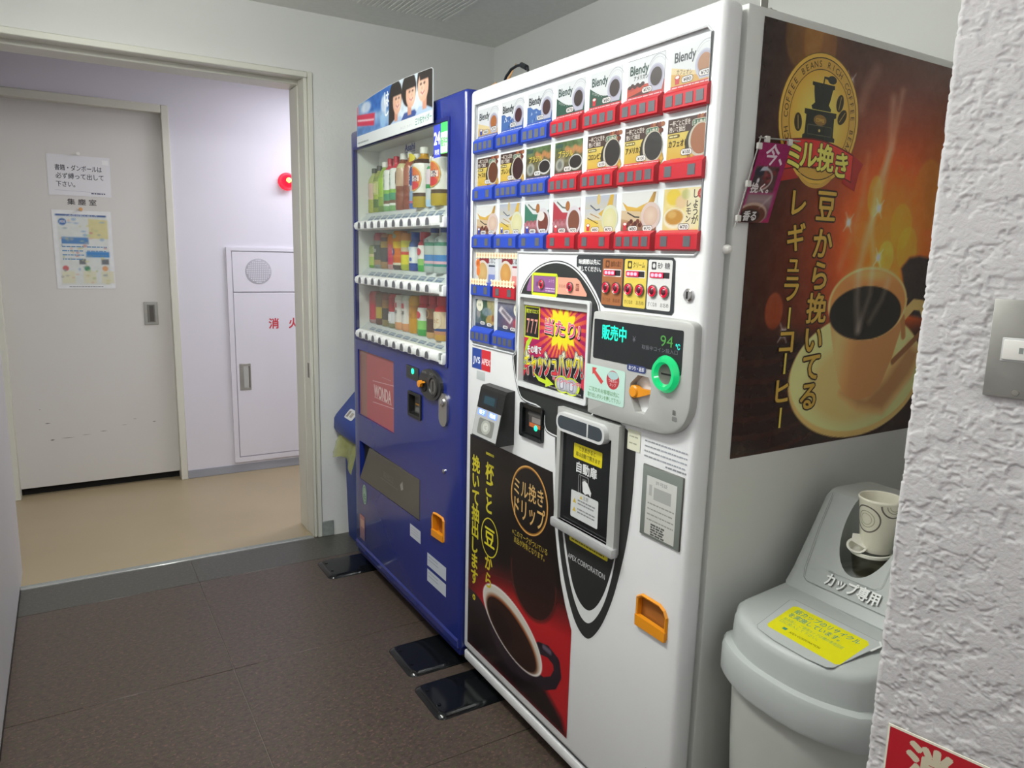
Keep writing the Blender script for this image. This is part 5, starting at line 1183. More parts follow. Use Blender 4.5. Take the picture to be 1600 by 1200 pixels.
a.rect(-0.884, 1.767, -0.196, 1.806, '#d7dcdc'); a.text('三ツ矢サイダー', -0.265, 1.787, 0.024, '#4a9484', w=0.125, bold=0.02, rot=0.02); a.text('おいしさ、まっすぐ。', -0.40, 1.782, 0.010, '#a4aeb0', w=0.10); a.lines(-0.875, 1.78, -0.76, 1, 0.01, 0.006, '#8c9494', 3)
a.text('は', -0.575, 1.90, 0.05, '#f0f4f8', bold=0.03); a.text('じ', -0.575, 1.862, 0.05, '#f0f4f8', bold=0.03)
a.build('board_print', 'print_satin', bb_)
for y in (0.25, 0.83): MB().box(-0.0235, -0.008, y - 0.012, y + 0.012, 1.79, 1.815).build('board_clip', 'clear_plastic', bb_)

# lower half of the blue door
a = Art((-0.003, 0, 0), lift=0.0006)
a.rect(-0.955, 0.688, -0.564, 0.965, '#b4585e', '#a85c5c'); a.rect(-0.955, 0.688, -0.87, 0.965, '#9a6c62', '#8f6a5e'); a.line([(-0.80, 0.855), (-0.575, 0.870)], 0.003, '#d0a0a0'); a.line([(-0.80, 0.768), (-0.575, 0.782)], 0.003, '#d0a0a0')  # reds dulled by a reflection haze put into the print colours
a.text('WONDA', -0.695, 0.820, 0.07, '#d8b8b4', w=0.18, bold=0.02); a.lines(-0.78, 0.792, -0.60, 1, 0.01, 0.004, '#c89c9c', 2); a.lines(-0.70, 0.885, -0.6, 1, 0.01, 0.003, '#b88484', 4)
a.build('advert_panel', 'print_gloss', bv, label='hazy red advertising panel with white lettering')
MB().prism([(0.332, 0.926), (0.332, 0.972), (0.436, 0.974), (0.436, 0.928)], Fb, XB - 0.003, XB + 0.001).build('coin_display', 'dark_panel', bv)
MB().lathe([(0.010, XB - 0.002), (0.010, XB - 0.005), (0.001, XB - 0.0055)], (0, 0.378, 0.957), 'x', 16).build('sales_light', 'led_green', bv)
dl = MB().prism(ellipse(0.222, 0.935, 0.086, 0.052, 36), Fb, XB - 0.012, XB + 0.001).build('coin_dial', 'dark_panel', bv, label='black oval coin entry with orange lever')
MB().lathe([(0.036, -0.012), (0.036, -0.016), (0.028, -0.017), (0.026, -0.013)], (XB, 0.190, 0.935), 'x', 24, 0, True, False).lathe([(0.026, -0.013), (0.001, -0.0135)], (XB, 0.190, 0.935), 'x', 24, 1).box(XB - 0.0145, XB - 0.013, 0.188, 0.192, 0.918, 0.952, 2).build('coin_plate', ('dark_panel', 'steel_dark', 'void_black'), dl)
MB().lathe([(0.020, -0.0115), (0.020, -0.015), (0.001, -0.0155)], (XB, 0.262, 0.925), 'x', 20, 0).build('lever_dish', 'void_black', dl)
MB().lathe([(0.012, -0.014), (0.012, -0.026), (0.001, -0.027)], (XB, 0.278, 0.930), 'x', 14).prism([(0.290, 0.922), (0.290, 0.936), (0.250, 0.943), (0.246, 0.938)], Fb, XB - 0.026, XB - 0.016).build('return_lever', 'orange_plastic', dl)
a = Art((XB - 0.012, 0, 0), lift=0.0006); a.text('おつり', -0.262, 0.972, 0.010, '#a8a8a8', w=0.03); a.text('コイン', -0.205, 0.974, 0.010, '#a8a8a8', w=0.03); a.build('dial_print', 'print_matte', dl)
bz = MB(); o_ = rrect(0.308, 0.418, 0.792, 0.883, 0.005); i_ = rrect(0.318, 0.408, 0.803, 0.872, 0.004); n = len(o_)
bz.add([Fb(p[0], p[1], XB) for p in o_] + [Fb(p[0], p[1], XB - 0.006) for p in o_] + [Fb(p[0], p[1], XB - 0.005) for p in i_] + [Fb(p[0], p[1], 0.024) for p in i_], [(k * n + i, k * n + (i + 1) % n, (k + 1) * n + (i + 1) % n, (k + 1) * n + i) for k in range(3) for i in range(n)])
b2 = bz.build('bill_slot', 'black_plastic', bv)
a = Art((0.008, 0, 0), lift=0.0006); a.rect(-0.408, 0.803, -0.318, 0.872, '#4a4a48'); a.rect(-0.40, 0.832, -0.32, 0.838, '#b8842c'); a.rect(-0.40, 0.842, -0.322, 0.862, '#6c6a66'); a.rect(-0.40, 0.808, -0.322, 0.824, '#7c7a76'); a.build('bill_print', 'print_satin', b2)
MB().prism(rrect(0.098, 0.158, 0.812, 0.922, 0.03, 8), Fb, XB - 0.008, XB + 0.001, 0).lathe([(0.014, -0.008), (0.014, -0.012), (0.010, -0.014), (0.001, -0.014)], (XB, 0.128, 0.892), 'x', 18, 1).build('door_lock', ('steel', 'chrome'), bv)
MB().lathe([(0.008, 0.0), (0.008, -0.004), (0.004, -0.007), (0.001, -0.007)], (XB, 0.125, 0.660), 'x', 14).build('door_screw', 'chrome', bv)
fp = MB().prism([(0.324, 0.4235), (0.324, 0.5735), (0.826, 0.570), (0.944, 0.4085)], Fb, XB - 0.001, XB + 0.010).build('delivery_flap', 'flap_grey', bv, label='dark grey push-in delivery flap with slanted left edge')
a = Art((XB - 0.001, 0, 0), lift=0.0005); a.text('取出口', -0.62, 0.500, 0.030, '#77746e', w=0.10); a.lines(-0.70, 0.478, -0.52, 1, 0.013, 0.004, '#77746e', 6); a.poly([(-0.50, 0.505), (-0.475, 0.525), (-0.470, 0.495), (-0.49, 0.485)], '#98968f'); a.build('flap_print', 'print_satin', fp, kind='stuff')
MB().box(0.012, 0.016, 0.3235, 0.9465, 0.407, 0.5735).build('chute_back', 'void_black', bv)
def st_(nm, fn, lb=None):
    global a
    a = Art((XB, 0, 0), lift=0.0006); fn(); a.build(nm, 'print_satin', bv, label=lb)
st_('eco_sticker', lambda: (a.ell(-0.892, 0.348, 0.026, 0.044, '#9cb8a4', n=24), a.ring(-0.892, 0.348, 0.020, 0.034, 0.004, '#4a7c5c', 24), a.text('e', -0.892, 0.346, 0.05, '#4a7c5c', w=0.024)), 'oval pale green eco sticker')
st_('door_sticker', lambda: (a.rect(-0.955, 0.135, -0.895, 0.245, '#7c6878', '#b87c74'), a.rect(-0.945, 0.19, -0.90, 0.225, '#c89c8c')), 'faded pinkish sticker')
st_('door_sticker', lambda: (a.rect(-0.408, 0.336, -0.314, 0.384, '#c8ccd4'), a.lines(-0.40, 0.372, -0.33, 3, 0.01, 0.003, '#a4a8b4', 8)))
for (u0, v0, u1, v1) in ((-0.256, 0.280, -0.106, 0.328), (-0.256, 0.222, -0.106, 0.268)):
    st_('door_sticker', lambda: (a.rect(u0, v0, u1, v1, '#c4cad4'), a.lines(u0 + 0.01, v1 - 0.012, u1 - 0.06, 2, 0.012, 0.003, '#8c92a0', int(v0 * 1000))))
cm = MB(); n = len(ccb); ci = inset(ccb, 0.004)
if abs(ci[0][0] - 0.168) > abs(ccb[0][0] - 0.168): ci = inset(ccb, -0.004); co = inset(ccb, 0.004)
else: co = inset(ccb, -0.004)
cm.add([Fb(p[0], p[1], XB - 0.0005) for p in co] + [Fb(p[0], p[1], XB - 0.006) for p in ccb] + [Fb(p[0], p[1], XB - 0.004) for p in ci] + [Fb(p[0], p[1], 0.02) for p in ci], [(k * n + i, k * n + (i + 1) % n, (k + 1) * n + (i + 1) % n, (k + 1) * n + i) for k in range(3) for i in range(n)])
c2_ = cm.build('coin_return', 'orange_plastic', bv); MB().prism(ci, Fb, 0.012, 0.018).build('return_flap', 'orange_tinted', c2_); MB().prism([(0.124, 0.412), (0.212, 0.408), (0.212, 0.432), (0.124, 0.434)], Fb, XB - 0.0075, XB).build('return_lip', 'orange_plastic', c2_)

# ---- drinks behind the glass: every bottle and can its own thing
def bands(mb_prof, cols):
    pass
def drink(name, label, cat, x, y, z, r, h, kind, cols, cap, text=None, tcol='#3c3c3c', group=None):
    """cols: list of (height fraction, colour) bands from the bottom"""
    x = min(x, 0.0915 - r); z = z + 0.0008
    t = thing(name, label, cat, (x, y, z), group)
    if kind == 'bottle': prof = [(0.92, 0), (1.0, 0.03), (1.0, 0.30), (0.93, 0.34), (1.0, 0.38), (1.0, 0.66), (0.86, 0.76), (0.46, 0.86), (0.40, 0.875), (0.40, 0.90)]
    elif kind == 'wide': prof = [(0.94, 0), (1.0, 0.03), (1.0, 0.70), (0.92, 0.76), (0.42, 0.84), (0.34, 0.86), (0.34, 0.90)]
    elif kind == 'can': prof = [(0.85, 0), (1.0, 0.05), (1.0, 0.90), (0.84, 0.965), (0.84, 1.0), (0.76, 0.985)]
    else: prof = [(0.9, 0), (1.0, 0.04), (1.0, 0.62), (0.9, 0.72), (0.66, 0.78), (0.62, 0.80)]        # bottle can
    # subdivide profile at the band borders
    hs = sorted(set([p[1] for p in prof] + [c[0] for c in cols] + [c[0] + 0.002 for c in cols[1:]]))
    rr = np.interp(hs, [p[1] for p in prof], [p[0] for p in prof])
    nn = 14; v, f, cc_ = [], [], []
    for hh, q in zip(hs, rr):
        if hh > prof[-1][1] and kind != 'can': break
        col = cols[0][1]
        for c0, c1 in cols:
            if hh >= c0 + 0.001: col = c1
        for i in range(nn): an_ = 2 * math.pi * i / nn; v.append((r * q * math.cos(an_), r * q * math.sin(an_), hh * h)); cc_.append(lin(col))
    m_ = len(v) // nn
    for k in range(m_ - 1):
        for i in range(nn): f.append((k * nn + i, k * nn + (i + 1) % nn, (k + 1) * nn + (i + 1) % nn, (k + 1) * nn + i))
    f.append(list(range(nn))[::-1]); f.append([(m_ - 1) * nn + i for i in range(nn)])
    me = bpy.data.meshes.new('body'); me.from_pydata(v, [], f); ca = me.color_attributes.new('Col', 'FLOAT_COLOR', 'POINT')
    ca.data.foreach_set('color', np.column_stack((np.array(cc_), np.ones(len(cc_)))).astype(np.float32).ravel()); me.materials.append(M['print_gloss'])
    me.polygons.foreach_set('use_smooth', [True] * len(f)); me.set_sharp_from_angle(angle=R(50)); me.update()
    o = bpy.data.objects.new('can_body' if 'can' in kind else 'bottle_body', me); COL.objects.link(o); o.parent = t; ORG[o.name] = ORG[t.name]
    if cap:
        k0 = prof[-1][1]; cr_ = {'bottle': 0.46, 'wide': 0.40}.get(kind, 0.72)
        MB().lathe([(r * cr_, h * (k0 - 0.005)), (r * cr_, h * 0.985), (r * cr_ * 0.9, h)], (x, y, z), 'z', 12).build('cap', cap, t)
    elif kind == 'can':
        MB().lathe([(r * 0.2, h * 0.986), (r * 0.2, h * 0.995), (0.001, h * 0.995)], (x + 0.0, y + r * 0.1, z), 'z', 8).build('ring_pull', 'steel', t)
    if text:
        # label text wrapped flat on the front of the label
        a = Art((x - r - 0.0006, y, z), U=(0, -1, 0), V=(0, 0, 1), N=(-1, 0, 0), lift=0.0006)
        for it in text:
            if it[0] == 't': a.text(it[1], it[2] * r, it[3] * h, it[4] * r, it[5], w=it[6] * r, bold=0.02, rot=it[7] if len(it) > 7 else 0)
            elif it[0] == 'e': a.strips(it[1] * r, it[2] * h, it[3] * r, it[4] * r, it[5])
            elif it[0] == 'v': a.vtext(it[1], it[2] * r, it[3] * h, it[4] * r, it[5], it[4] * r * 1.0)
            elif it[0] == 'r': a.strips((it[1] + it[3]) * r / 2, (it[2] + it[4]) * h / 2, (it[3] - it[1]) * r / 2, (it[4] - it[2]) * h / 2, it[5], 12, True)
        a.v = [(x - (x - v_[0] + 0.0004) * math.cos((y - v_[1]) / r), y - (x - v_[0] + 0.0004) * math.sin((y - v_[1]) / r), v_[2]) for v_ in a.v]
        a.build('label', 'print_satin', t)
    return t
X1 = 0.060
G1, G2, G3 = 'bottles on the top row', 'drinks on the middle row', 'drinks on the bottom row'
TEA = [(0, '#8c9c44'), (0.10, '#5c7c3c'), (0.28, '#a8b848'), (0.38, '#c4c884'), (0.66, '#8c9c50'), (0.76, '#a8b060')]
drink('tea_bottle', 'pale pink and green tea bottle with dark cap, leftmost on the top row', 'bottle', X1, 0.925, ZS[0], 0.027, 0.175, 'bottle', [(0, '#a8ac50'), (0.3, '#d8b8a8'), (0.66, '#b0b870')], 'cap_dark', None, group=G1)
drink('tea_bottle', 'yellow green tea bottle with cream label, second from the left on the top row', 'bottle', X1, 0.868, ZS[0], 0.028, 0.18, 'bottle', TEA, 'cap_dark', (('r', -0.6, 0.42, 0.6, 0.62, '#d8d09c'),), group=G1)
drink('tea_bottle', 'bright lime green tea bottle with a white and red cap area on the top row', 'bottle', X1, 0.812, ZS[0], 0.028, 0.19, 'bottle', [(0, '#6c8c44'), (0.12, '#8cac48'), (0.3, '#a8cc48'), (0.68, '#98b850')], 'cap_white', None, group=G1)
WT = [(0, '#7cac6c'), (0.10, '#e4e8e0'), (0.14, '#7c5c40'), (0.2, '#4c9c74'), (0.33, '#8cc050'), (0.40, '#eef0ec'), (0.78, '#d84858')]
vt = ('v', '十六茶', 0, 0.66, 0.62, '#3c7c5c')
drink('tea_bottle', 'white labelled tea bottle with red shoulder, left one of the white pair', 'bottle', X1, 0.757, ZS[0], 0.028, 0.198, 'wide', WT, 'cap_red', (vt,), group=G1)
drink('tea_bottle', 'white labelled tea bottle with red shoulder, right one of the white pair', 'bottle', X1, 0.697, ZS[0], 0.028, 0.200, 'wide', WT, 'cap_red', (vt,), group=G1)
drink('tea_bottle', 'brown milk tea bottle with cream label and white cap, left one of the brown pair', 'bottle', X1, 0.628, ZS[0], 0.031, 0.203, 'bottle', [(0, '#8c5038'), (0.42, '#c8a88c'), (0.74, '#d8d0a0'), (0.82, '#8c4c34')], 'cap_white', (('e', -0.5, 0.58, 0.35, 0.8, '#a85c48'),), group=G1)
drink('tea_bottle', 'brown tea bottle with reddish label half hidden behind the blue labelled bottle', 'bottle', X1 + 0.004, 0.565, ZS[0], 0.029, 0.203, 'bottle', [(0, '#8c4c38'), (0.42, '#b06c58'), (0.74, '#a85c40')], 'cap_white', None, group=G1)
drink('water_bottle', 'clear bottle with an upright blue label and yellow tag on the top row', 'bottle', X1, 0.508, ZS[0], 0.028, 0.19, 'bottle', [(0, '#4c70b4'), (0.10, '#c85878'), (0.14, '#88a8cc'), (0.32, '#c0c8cc'), (0.42, '#3c58a0'), (0.76, '#c4ccd0')], 'cap_white', (('t', 'MIU', -0.25, 0.58, 1.05, '#e8ecf4', 2.2, -1.5708), ('e', 0.0, 0.92, 0.95, 0.5, '#e0d03c'), ('e', -0.35, 0.90, 0.5, 0.36, '#e89c4c')), group=G1)
BT = [(0, '#b0982c'), (0.18, '#54402c'), (0.24, '#e8e4dc'), (0.70, '#f0eee8'), (0.72, '#4c3428'), (0.80, '#c89428')]
bl = (('e', 0, 0.47, 0.92, 1.0, '#e4b45c'), ('e', 0, 0.47, 0.82, 0.9, '#e06c3c'), ('r', -0.7, 0.43, 0.7, 0.52, '#f4eee4'), ('t', '麦茶', 0, 0.475, 0.62, '#4c4474', 1.1), ('e', 0, 0.36, 0.68, 0.34, '#d43c3c'))
drink('tea_bottle', 'barley tea bottle with round orange label and tall white cap on the top row', 'bottle', X1 - 0.006, 0.425, ZS[0], 0.041, 0.203, 'wide', BT, 'cap_white', bl, group=G1)
drink('water_bottle', 'slim clear bottle with green and pink label between the two barley teas', 'bottle', X1 - 0.016, 0.347, ZS[0], 0.0225, 0.165, 'bottle', [(0, '#a8c8e4'), (0.14, '#c4ccd0'), (0.36, '#3c9458'), (0.44, '#d8c8d4'), (0.74, '#4c9c68'), (0.80, '#d0d8d8')], 'cap_white', None, group=G1)
drink('tea_bottle', 'barley tea bottle with round orange label at the right end of the top row', 'bottle', X1 - 0.006, 0.272, ZS[0], 0.042, 0.212, 'wide', BT, 'cap_white', bl, group=G1)
tg = thing('price_tag', 'dark green tag standing above the slim bottle on the top row', 'tag', (0.088, 0.31, 1.66))
MB().box(0.086, 0.089, 0.287, 0.345, 1.655, 1.725).build('tag_card', 'cap_green', tg); MB().box(0.087, 0.094, 0.311, 0.317, 1.69, 1.70).build('tag_stem', 'cap_white', tg)
a = Art((0.086, 0, 0), lift=0.0006); a.text('つめた～い', -0.316, 1.70, 0.014, '#d8e8d8', w=0.046); a.build('tag_print', 'print_matte', tg)
mid = [
    ('soda_can', 'slim lime green can at the left end of the middle row', 'can', 0.932, 0.022, 0.090, 'can', [(0, '#6ca83c'), (0.12, '#b4c864'), (0.5, '#d8c89c'), (0.62, '#8c9c5c')], None, None),
    ('coffee_can', 'dark green can with red top band on the middle row', 'can', 0.862, 0.027, 0.140, 'can', [(0, '#8c9490'), (0.10, '#a88c68'), (0.24, '#4c5450'), (0.66, '#8c8c80'), (0.78, '#b84454')], None, (('t', '微糖', 0, 0.5, 0.6, '#b4b8b0', 1.0),)),
    ('coffee_can', 'dark can with tan and brown bands on the middle row', 'can', 0.790, 0.027, 0.135, 'can', [(0, '#a08058'), (0.2, '#4c4c4c'), (0.6, '#a88c48'), (0.78, '#6c4c44'), (0.9, '#b07858')], None, None),
    ('soda_can', 'red can with orange top on the middle row', 'can', 0.716, 0.027, 0.132, 'can', [(0, '#c89c9c'), (0.14, '#d04c58'), (0.55, '#c86468'), (0.72, '#d8703c')], None, None),
    ('juice_can', 'orange can with blue round emblem on the middle row', 'can', 0.654, 0.030, 0.145, 'can', [(0, '#5c504c'), (0.12, '#e0d8c0'), (0.18, '#d8742c'), (0.55, '#d8b438'), (0.72, '#d88438')], None, (('e', -0.2, 0.46, 0.5, 0.5, '#3c4484'), ('e', -0.2, 0.46, 0.2, 0.2, '#d0d4e0'), ('e', 0.2, 0.86, 0.4, 0.3, '#8c9890'))),
    ('juice_can', 'yellow can with red stripe on the middle row', 'can', 0.582, 0.028, 0.135, 'can', [(0, '#b4bc4c'), (0.16, '#e0d438'), (0.42, '#d85844'), (0.5, '#d4c4a0'), (0.62, '#d8cc48'), (0.8, '#d88c3c')], None, None),
    ('milk_drink_bottle', 'white and blue dotted bottle with blue top on the middle row', 'bottle', 0.510, 0.027, 0.138, 'bcan', [(0, '#34509c'), (0.2, '#e8eaec'), (0.62, '#3c5c9c')], 'cap_blue', (('e', 0.3, 0.3, 0.25, 0.25, '#4c6cb4'), ('e', 0, 0.58, 0.4, 0.22, '#b8d0e8'))),
    ('milk_drink_bottle', 'white bottle with red dot, red cap and green base on the middle row', 'bottle', 0.432, 0.027, 0.138, 'bcan', [(0, '#4cac4c'), (0.16, '#98c870'), (0.32, '#e8e6e0'), (0.66, '#b83440')], 'cap_red', (('e', 0.1, 0.5, 0.46, 0.46, '#cc4450'), ('e', -0.7, 0.47, 0.1, 0.1, '#4c4c6c'))),
    ('water_bottle', 'clear water bottle with blue bands, left one of the middle row pair', 'bottle', 0.347, 0.037, 0.149, 'wide', [(0, '#a8b4b0'), (0.14, '#5c9c94'), (0.2, '#d8b0bc'), (0.26, '#4c84c0'), (0.40, '#b4bcb8'), (0.6, '#4c8c74'), (0.68, '#c0c8c4')], 'cap_blue', (('t', '天然水', 0, 0.71, 0.45, '#5c6c70', 1.2),)),
    ('water_bottle', 'clear water bottle with blue bands at the right end of the middle row', 'bottle', 0.262, 0.039, 0.149, 'wide', [(0, '#a8b4b0'), (0.14, '#3c8c84'), (0.2, '#e0b4c0'), (0.26, '#4484c4'), (0.40, '#b8c0bc'), (0.6, '#4c8c74'), (0.68, '#c0c8c4')], 'cap_blue', (('t', '天然水', 0, 0.71, 0.45, '#5c6c70', 1.2),)),
]
low = [
    ('coffee_can', 'bright red can at the left end of the bottom row', 'can', 0.920, 0.027, 0.130, 'can', [(0, '#b08c8c'), (0.12, '#c83c4c'), (0.6, '#bc4c4c')], None, None),
    ('coffee_can', 'brown can with yellow lower half on the bottom row', 'can', 0.848, 0.027, 0.130, 'can', [(0, '#6c4c44'), (0.2, '#c0a848'), (0.55, '#7c6450')], None, None),
    ('coffee_can', 'black and brown can with tan emblem on the bottom row', 'can', 0.780, 0.027, 0.130, 'can', [(0, '#8c8058'), (0.2, '#4c4844'), (0.55, '#a07850'), (0.8, '#8c5c4c')], None, None),
    ('coffee_can', 'white and crimson can on the bottom row', 'can', 0.706, 0.028, 0.132, 'can', [(0, '#8c8c68'), (0.14, '#dcdce0'), (0.48, '#b03840'), (0.9, '#c04c4c')], None, (('r', -0.5, 0.2, 0.5, 0.42, '#eceaec'),)),
    ('soup_can', 'white can with red square mark and peach base, left of a matching pair', 'can', 0.642, 0.028, 0.132, 'can', [(0, '#e0a478'), (0.22, '#e4dcd8'), (0.85, '#d0ccc0')], None, (('r', -0.4, 0.64, 0.4, 0.78, '#c46468'), ('t', '紅茶', 0, 0.52, 0.55, '#5c5454', 0.9))),
    ('soup_can', 'white can with red square mark and peach base, right of a matching pair', 'can', 0.575, 0.028, 0.134, 'can', [(0, '#e0a070'), (0.22, '#e6e0dc'), (0.85, '#ccd0c4')], None, (('r', -0.4, 0.64, 0.4, 0.78, '#c45c60'), ('t', '紅茶', 0, 0.52, 0.55, '#5c5454', 0.9))),
    ('soup_can', 'golden yellow corn soup can on the bottom row', 'can', 0.508, 0.028, 0.136, 'can', [(0, '#d89c28'), (0.4, '#c88c3c'), (0.75, '#dca438')], None, (('t', 'コーン', 0, 0.5, 0.5, '#8c4c28', 1.1),)),
    ('milk_drink_bottle', 'white bottle with red dot, red cap and green base on the bottom row', 'bottle', 0.428, 0.030, 0.142, 'bcan', [(0, '#4cac54'), (0.16, '#8cd06c'), (0.38, '#e8e8e4'), (0.7, '#c02c3c')], 'cap_red', (('e', 0.1, 0.52, 0.42, 0.42, '#d4444c'), ('e', -0.7, 0.5, 0.1, 0.1, '#4c4c6c'))),
    ('tea_bottle', 'brown hot tea bottle with pinkish cap on the bottom row', 'bottle', 0.347, 0.031, 0.145, 'bcan', [(0, '#c89c68'), (0.14, '#5c4034'), (0.46, '#8c6448'), (0.7, '#b84854')], 'cap_red', (('e', 0, 0.58, 0.45, 0.5, '#a8845c'), ('e', 0, 0.58, 0.32, 0.36, '#6c4c3c'))),
    ('tea_bottle', 'cream labelled hot bottle with bright red cap at the right end of the bottom row', 'bottle', 0.268, 0.036, 0.148, 'bcan', [(0, '#d0a048'), (0.14, '#c88c6c'), (0.22, '#34508c'), (0.28, '#e8ceac'), (0.66, '#d82c34')], 'cap_red', (('e', 0, 0.46, 0.85, 0.8, '#ecd8bc'), ('t', 'ほっと', 0, 0.46, 0.55, '#c88c48', 1.1))),
]
for row, zs, g_ in ((mid, ZS[1], G2), (low, ZS[2], G3)):
    for nm, lb, ct, y, r_, h_, kd, cl, cp, tx_ in row: drink(nm, lb, ct, 0.058, y, zs, r_, h_, kd, cl, cp, tx_, group=g_)

# ================================================================== things on and around the machines
# black stabiliser plates under the feet
for (x0, x1, y0, y1, lb) in ((-0.172, 0.16, 0.880, 1.075, 'black rubber stabiliser plate under the far end of the blue machine'), (-0.166, 0.16, 0.046, 0.252, 'black rubber stabiliser plate under the near end of the blue machine'), (-0.182, 0.15, -0.200, -0.004, 'glossy black stabiliser plate under the white machine, nearest of the three')):
    t = thing('stabiliser_plate', lb, 'plate', ((x0 + x1) / 2, (y0 + y1) / 2, 0), 'stabiliser plates under the machines')
    rg_ = [[(p[0], p[1], z) for p in rrect(x0 + k, x1 - k, y0 + k, y1 - k, 0.025, 5)] for k, z in ((0.0, 0.0), (0.001, 0.003), (0.012, 0.0105), (0.016, 0.0118), (0.02, 0.0122))]
    MB().loft(rg_, 0, True).build('plate_body', 'pad_black', t)
    for yy in (y0 + 0.06, y1 - 0.05): MB().lathe([(0.006, 0.0115), (0.006, 0.0145), (0.001, 0.015)], (x0 + 0.03, yy, 0), 'z', 10).build('plate_bolt', 'pad_black', t)

# grey cup recycling bin
bn = thing('recycling_bin', 'light grey plastic cup recycling bin with a yellow sticker beside the white machine', 'bin', (0.25, -1.17, 0.0))
YC0, HW = -1.170, 0.172
def plan(ins, xb=0.50, xf=0.078, bow=0.058, n=18, rc=0.03):
    hw = HW - ins; pts = []
    for k in range(n + 1):
        q = -1 + 2 * k / n; x = xf + ins - bow * (1 - abs(q) ** 2.4); pts.append((x, YC0 + hw * q))
    a_ = pts[0]; b_ = pts[-1]
    front = [(a_[0] + 0.03, a_[1] + 0.0005), (a_[0] + 0.010, a_[1] + 0.0015), (a_[0] + 0.001, a_[1] + 0.009)] + pts[1:-1] + [(b_[0] + 0.001, b_[1] - 0.009), (b_[0] + 0.010, b_[1] - 0.0015), (b_[0] + 0.03, b_[1] - 0.0005)]
    return front + [(xb - ins, YC0 + hw), (xb - ins, YC0 - hw)]
rg_ = [[(x, y, z) for x, y in plan(i)] for i, z in ((0.045, 0.0), (0.040, 0.01), (0.022, 0.40), (0.018, 0.545))]
MB().loft(rg_, 0, True).build('bin_body', 'bin_body', bn)
rg_ = [[(x, y, z) for x, y in plan(i)] for i, z in ((0.014, 0.536), (0.002, 0.540), (0.0, 0.546), (0.0, 0.598), (0.003, 0.606), (0.012, 0.610))]
MB().loft(rg_, 0, True).build('bin_rim', 'bin_grey', bn)
def topz(x): return 0.668 + max(0.0, x - 0.03) * 0.15
lid = []
for i, dz in ((0.013, None), (0.015, -0.016), (0.018, -0.006), (0.024, -0.001), (0.032, 0.0)):
    lid.append([(x, y, 0.605 if dz is None else min(topz(x) + dz, 0.705)) for x, y in plan(i)])
MB().loft(lid, 0, True).build('bin_lid', 'bin_grey', bn)
# hood with sloping face and a cup chute
hp_ = [(0.236, 0.690), (0.246, 0.702), (0.258, 0.719), (0.350, 0.868), (0.358, 0.880), (0.370, 0.886), (0.385, 0.888), (0.488, 0.884), (0.488, 0.640), (0.236, 0.640)]
hw = HW - 0.017
rings = []
for k, ins in ((-hw, 0.022), (-hw + 0.003, 0.012), (-hw + 0.009, 0.004), (-hw + 0.020, 0.0), (hw - 0.020, 0.0), (hw - 0.009, 0.004), (hw - 0.003, 0.012), (hw, 0.022)):
    c0 = Vector((0.37, 0.74)); rings.append([(lambda p: (p.x, YC0 + k, p.y))(Vector(q) + (c0 - Vector(q)).normalized() * ins) for q in hp_])
hood = MB().loft(rings, 0, True).build('bin_hood', 'bin_grey', bn)
YU, XU, RU = -1.148, 0.334, 0.0585
cut(hood, MB().lathe([(RU - 0.006, 0.735), (RU, 0.742), (RU + 0.004, 1.0)], (XU, YU, 0), 'z', 40))
for p in hood.data.polygons: p.use_smooth = True
hood.data.set_sharp_from_angle(angle=R(28))
sl = Vector((0.115, 0, 0.185)).normalized(); sn = Vector((-sl.z, 0, sl.x))
a = Art((0.2465, 0, 0.7035), U=(0, -1, 0), V=sl, N=sn, lift=0.0014)
def seam(pts, wd, col): a.line(pts, wd, col)
seam([(1.036, 0.205), (1.040, 0.126), (1.050, 0.03), (1.056, 0.014), (1.066, 0.008), (1.28, 0.008)], 0.0014, '#868b88'); seam([(1.0377, 0.205), (1.0417, 0.126), (1.0517, 0.031), (1.0573, 0.0157), (1.067, 0.0095)], 0.001, '#cdd1cf')
seam([(1.110, 0.048), (1.10, 0.0445), (1.20, 0.046), (1.212, 0.056), (1.212, 0.12)], 0.001, '#969b98')
a.build('hood_seam', 'print_satin', bn)
tx3 = MB(); g, f = glyphs('カップ専用', 0.03); x0_, x1_ = g[:, 0].min(), g[:, 0].max(); wk = 0.117 / (x1_ - x0_)
def hoodp(s_, l_, d): return tuple(Vector((0.2465, 0, 0.7035)) + Vector((0, -1, 0)) * s_ + sl * l_ + sn * d)
vv = [hoodp(1.161 + (q[0] - (x0_ + x1_) / 2) * wk, 0.029 + q[1] * 0.028, 0.0032) for q in g]
tx3.add(vv, f); n0 = len(vv)
ed = {}
for t_ in f:
    for i in range(len(t_)):
        e_ = (t_[i], t_[(i + 1) % len(t_)]); ed[e_] = 1
side_v = [hoodp(1.161 + (q[0] - (x0_ + x1_) / 2) * wk, 0.029 + q[1] * 0.028, 0.0005) for q in g]
bnd = [e_ for e_ in ed if (e_[1], e_[0]) not in ed]
tx3.v += side_v
for i, j in bnd: tx3.f.append([i, i + n0, j + n0, j]); tx3.m.append(1); tx3.sm.append(False)
tx3.build('raised_lettering', ('rail_white', 'baseboard_grey'), bn, fixn=False)
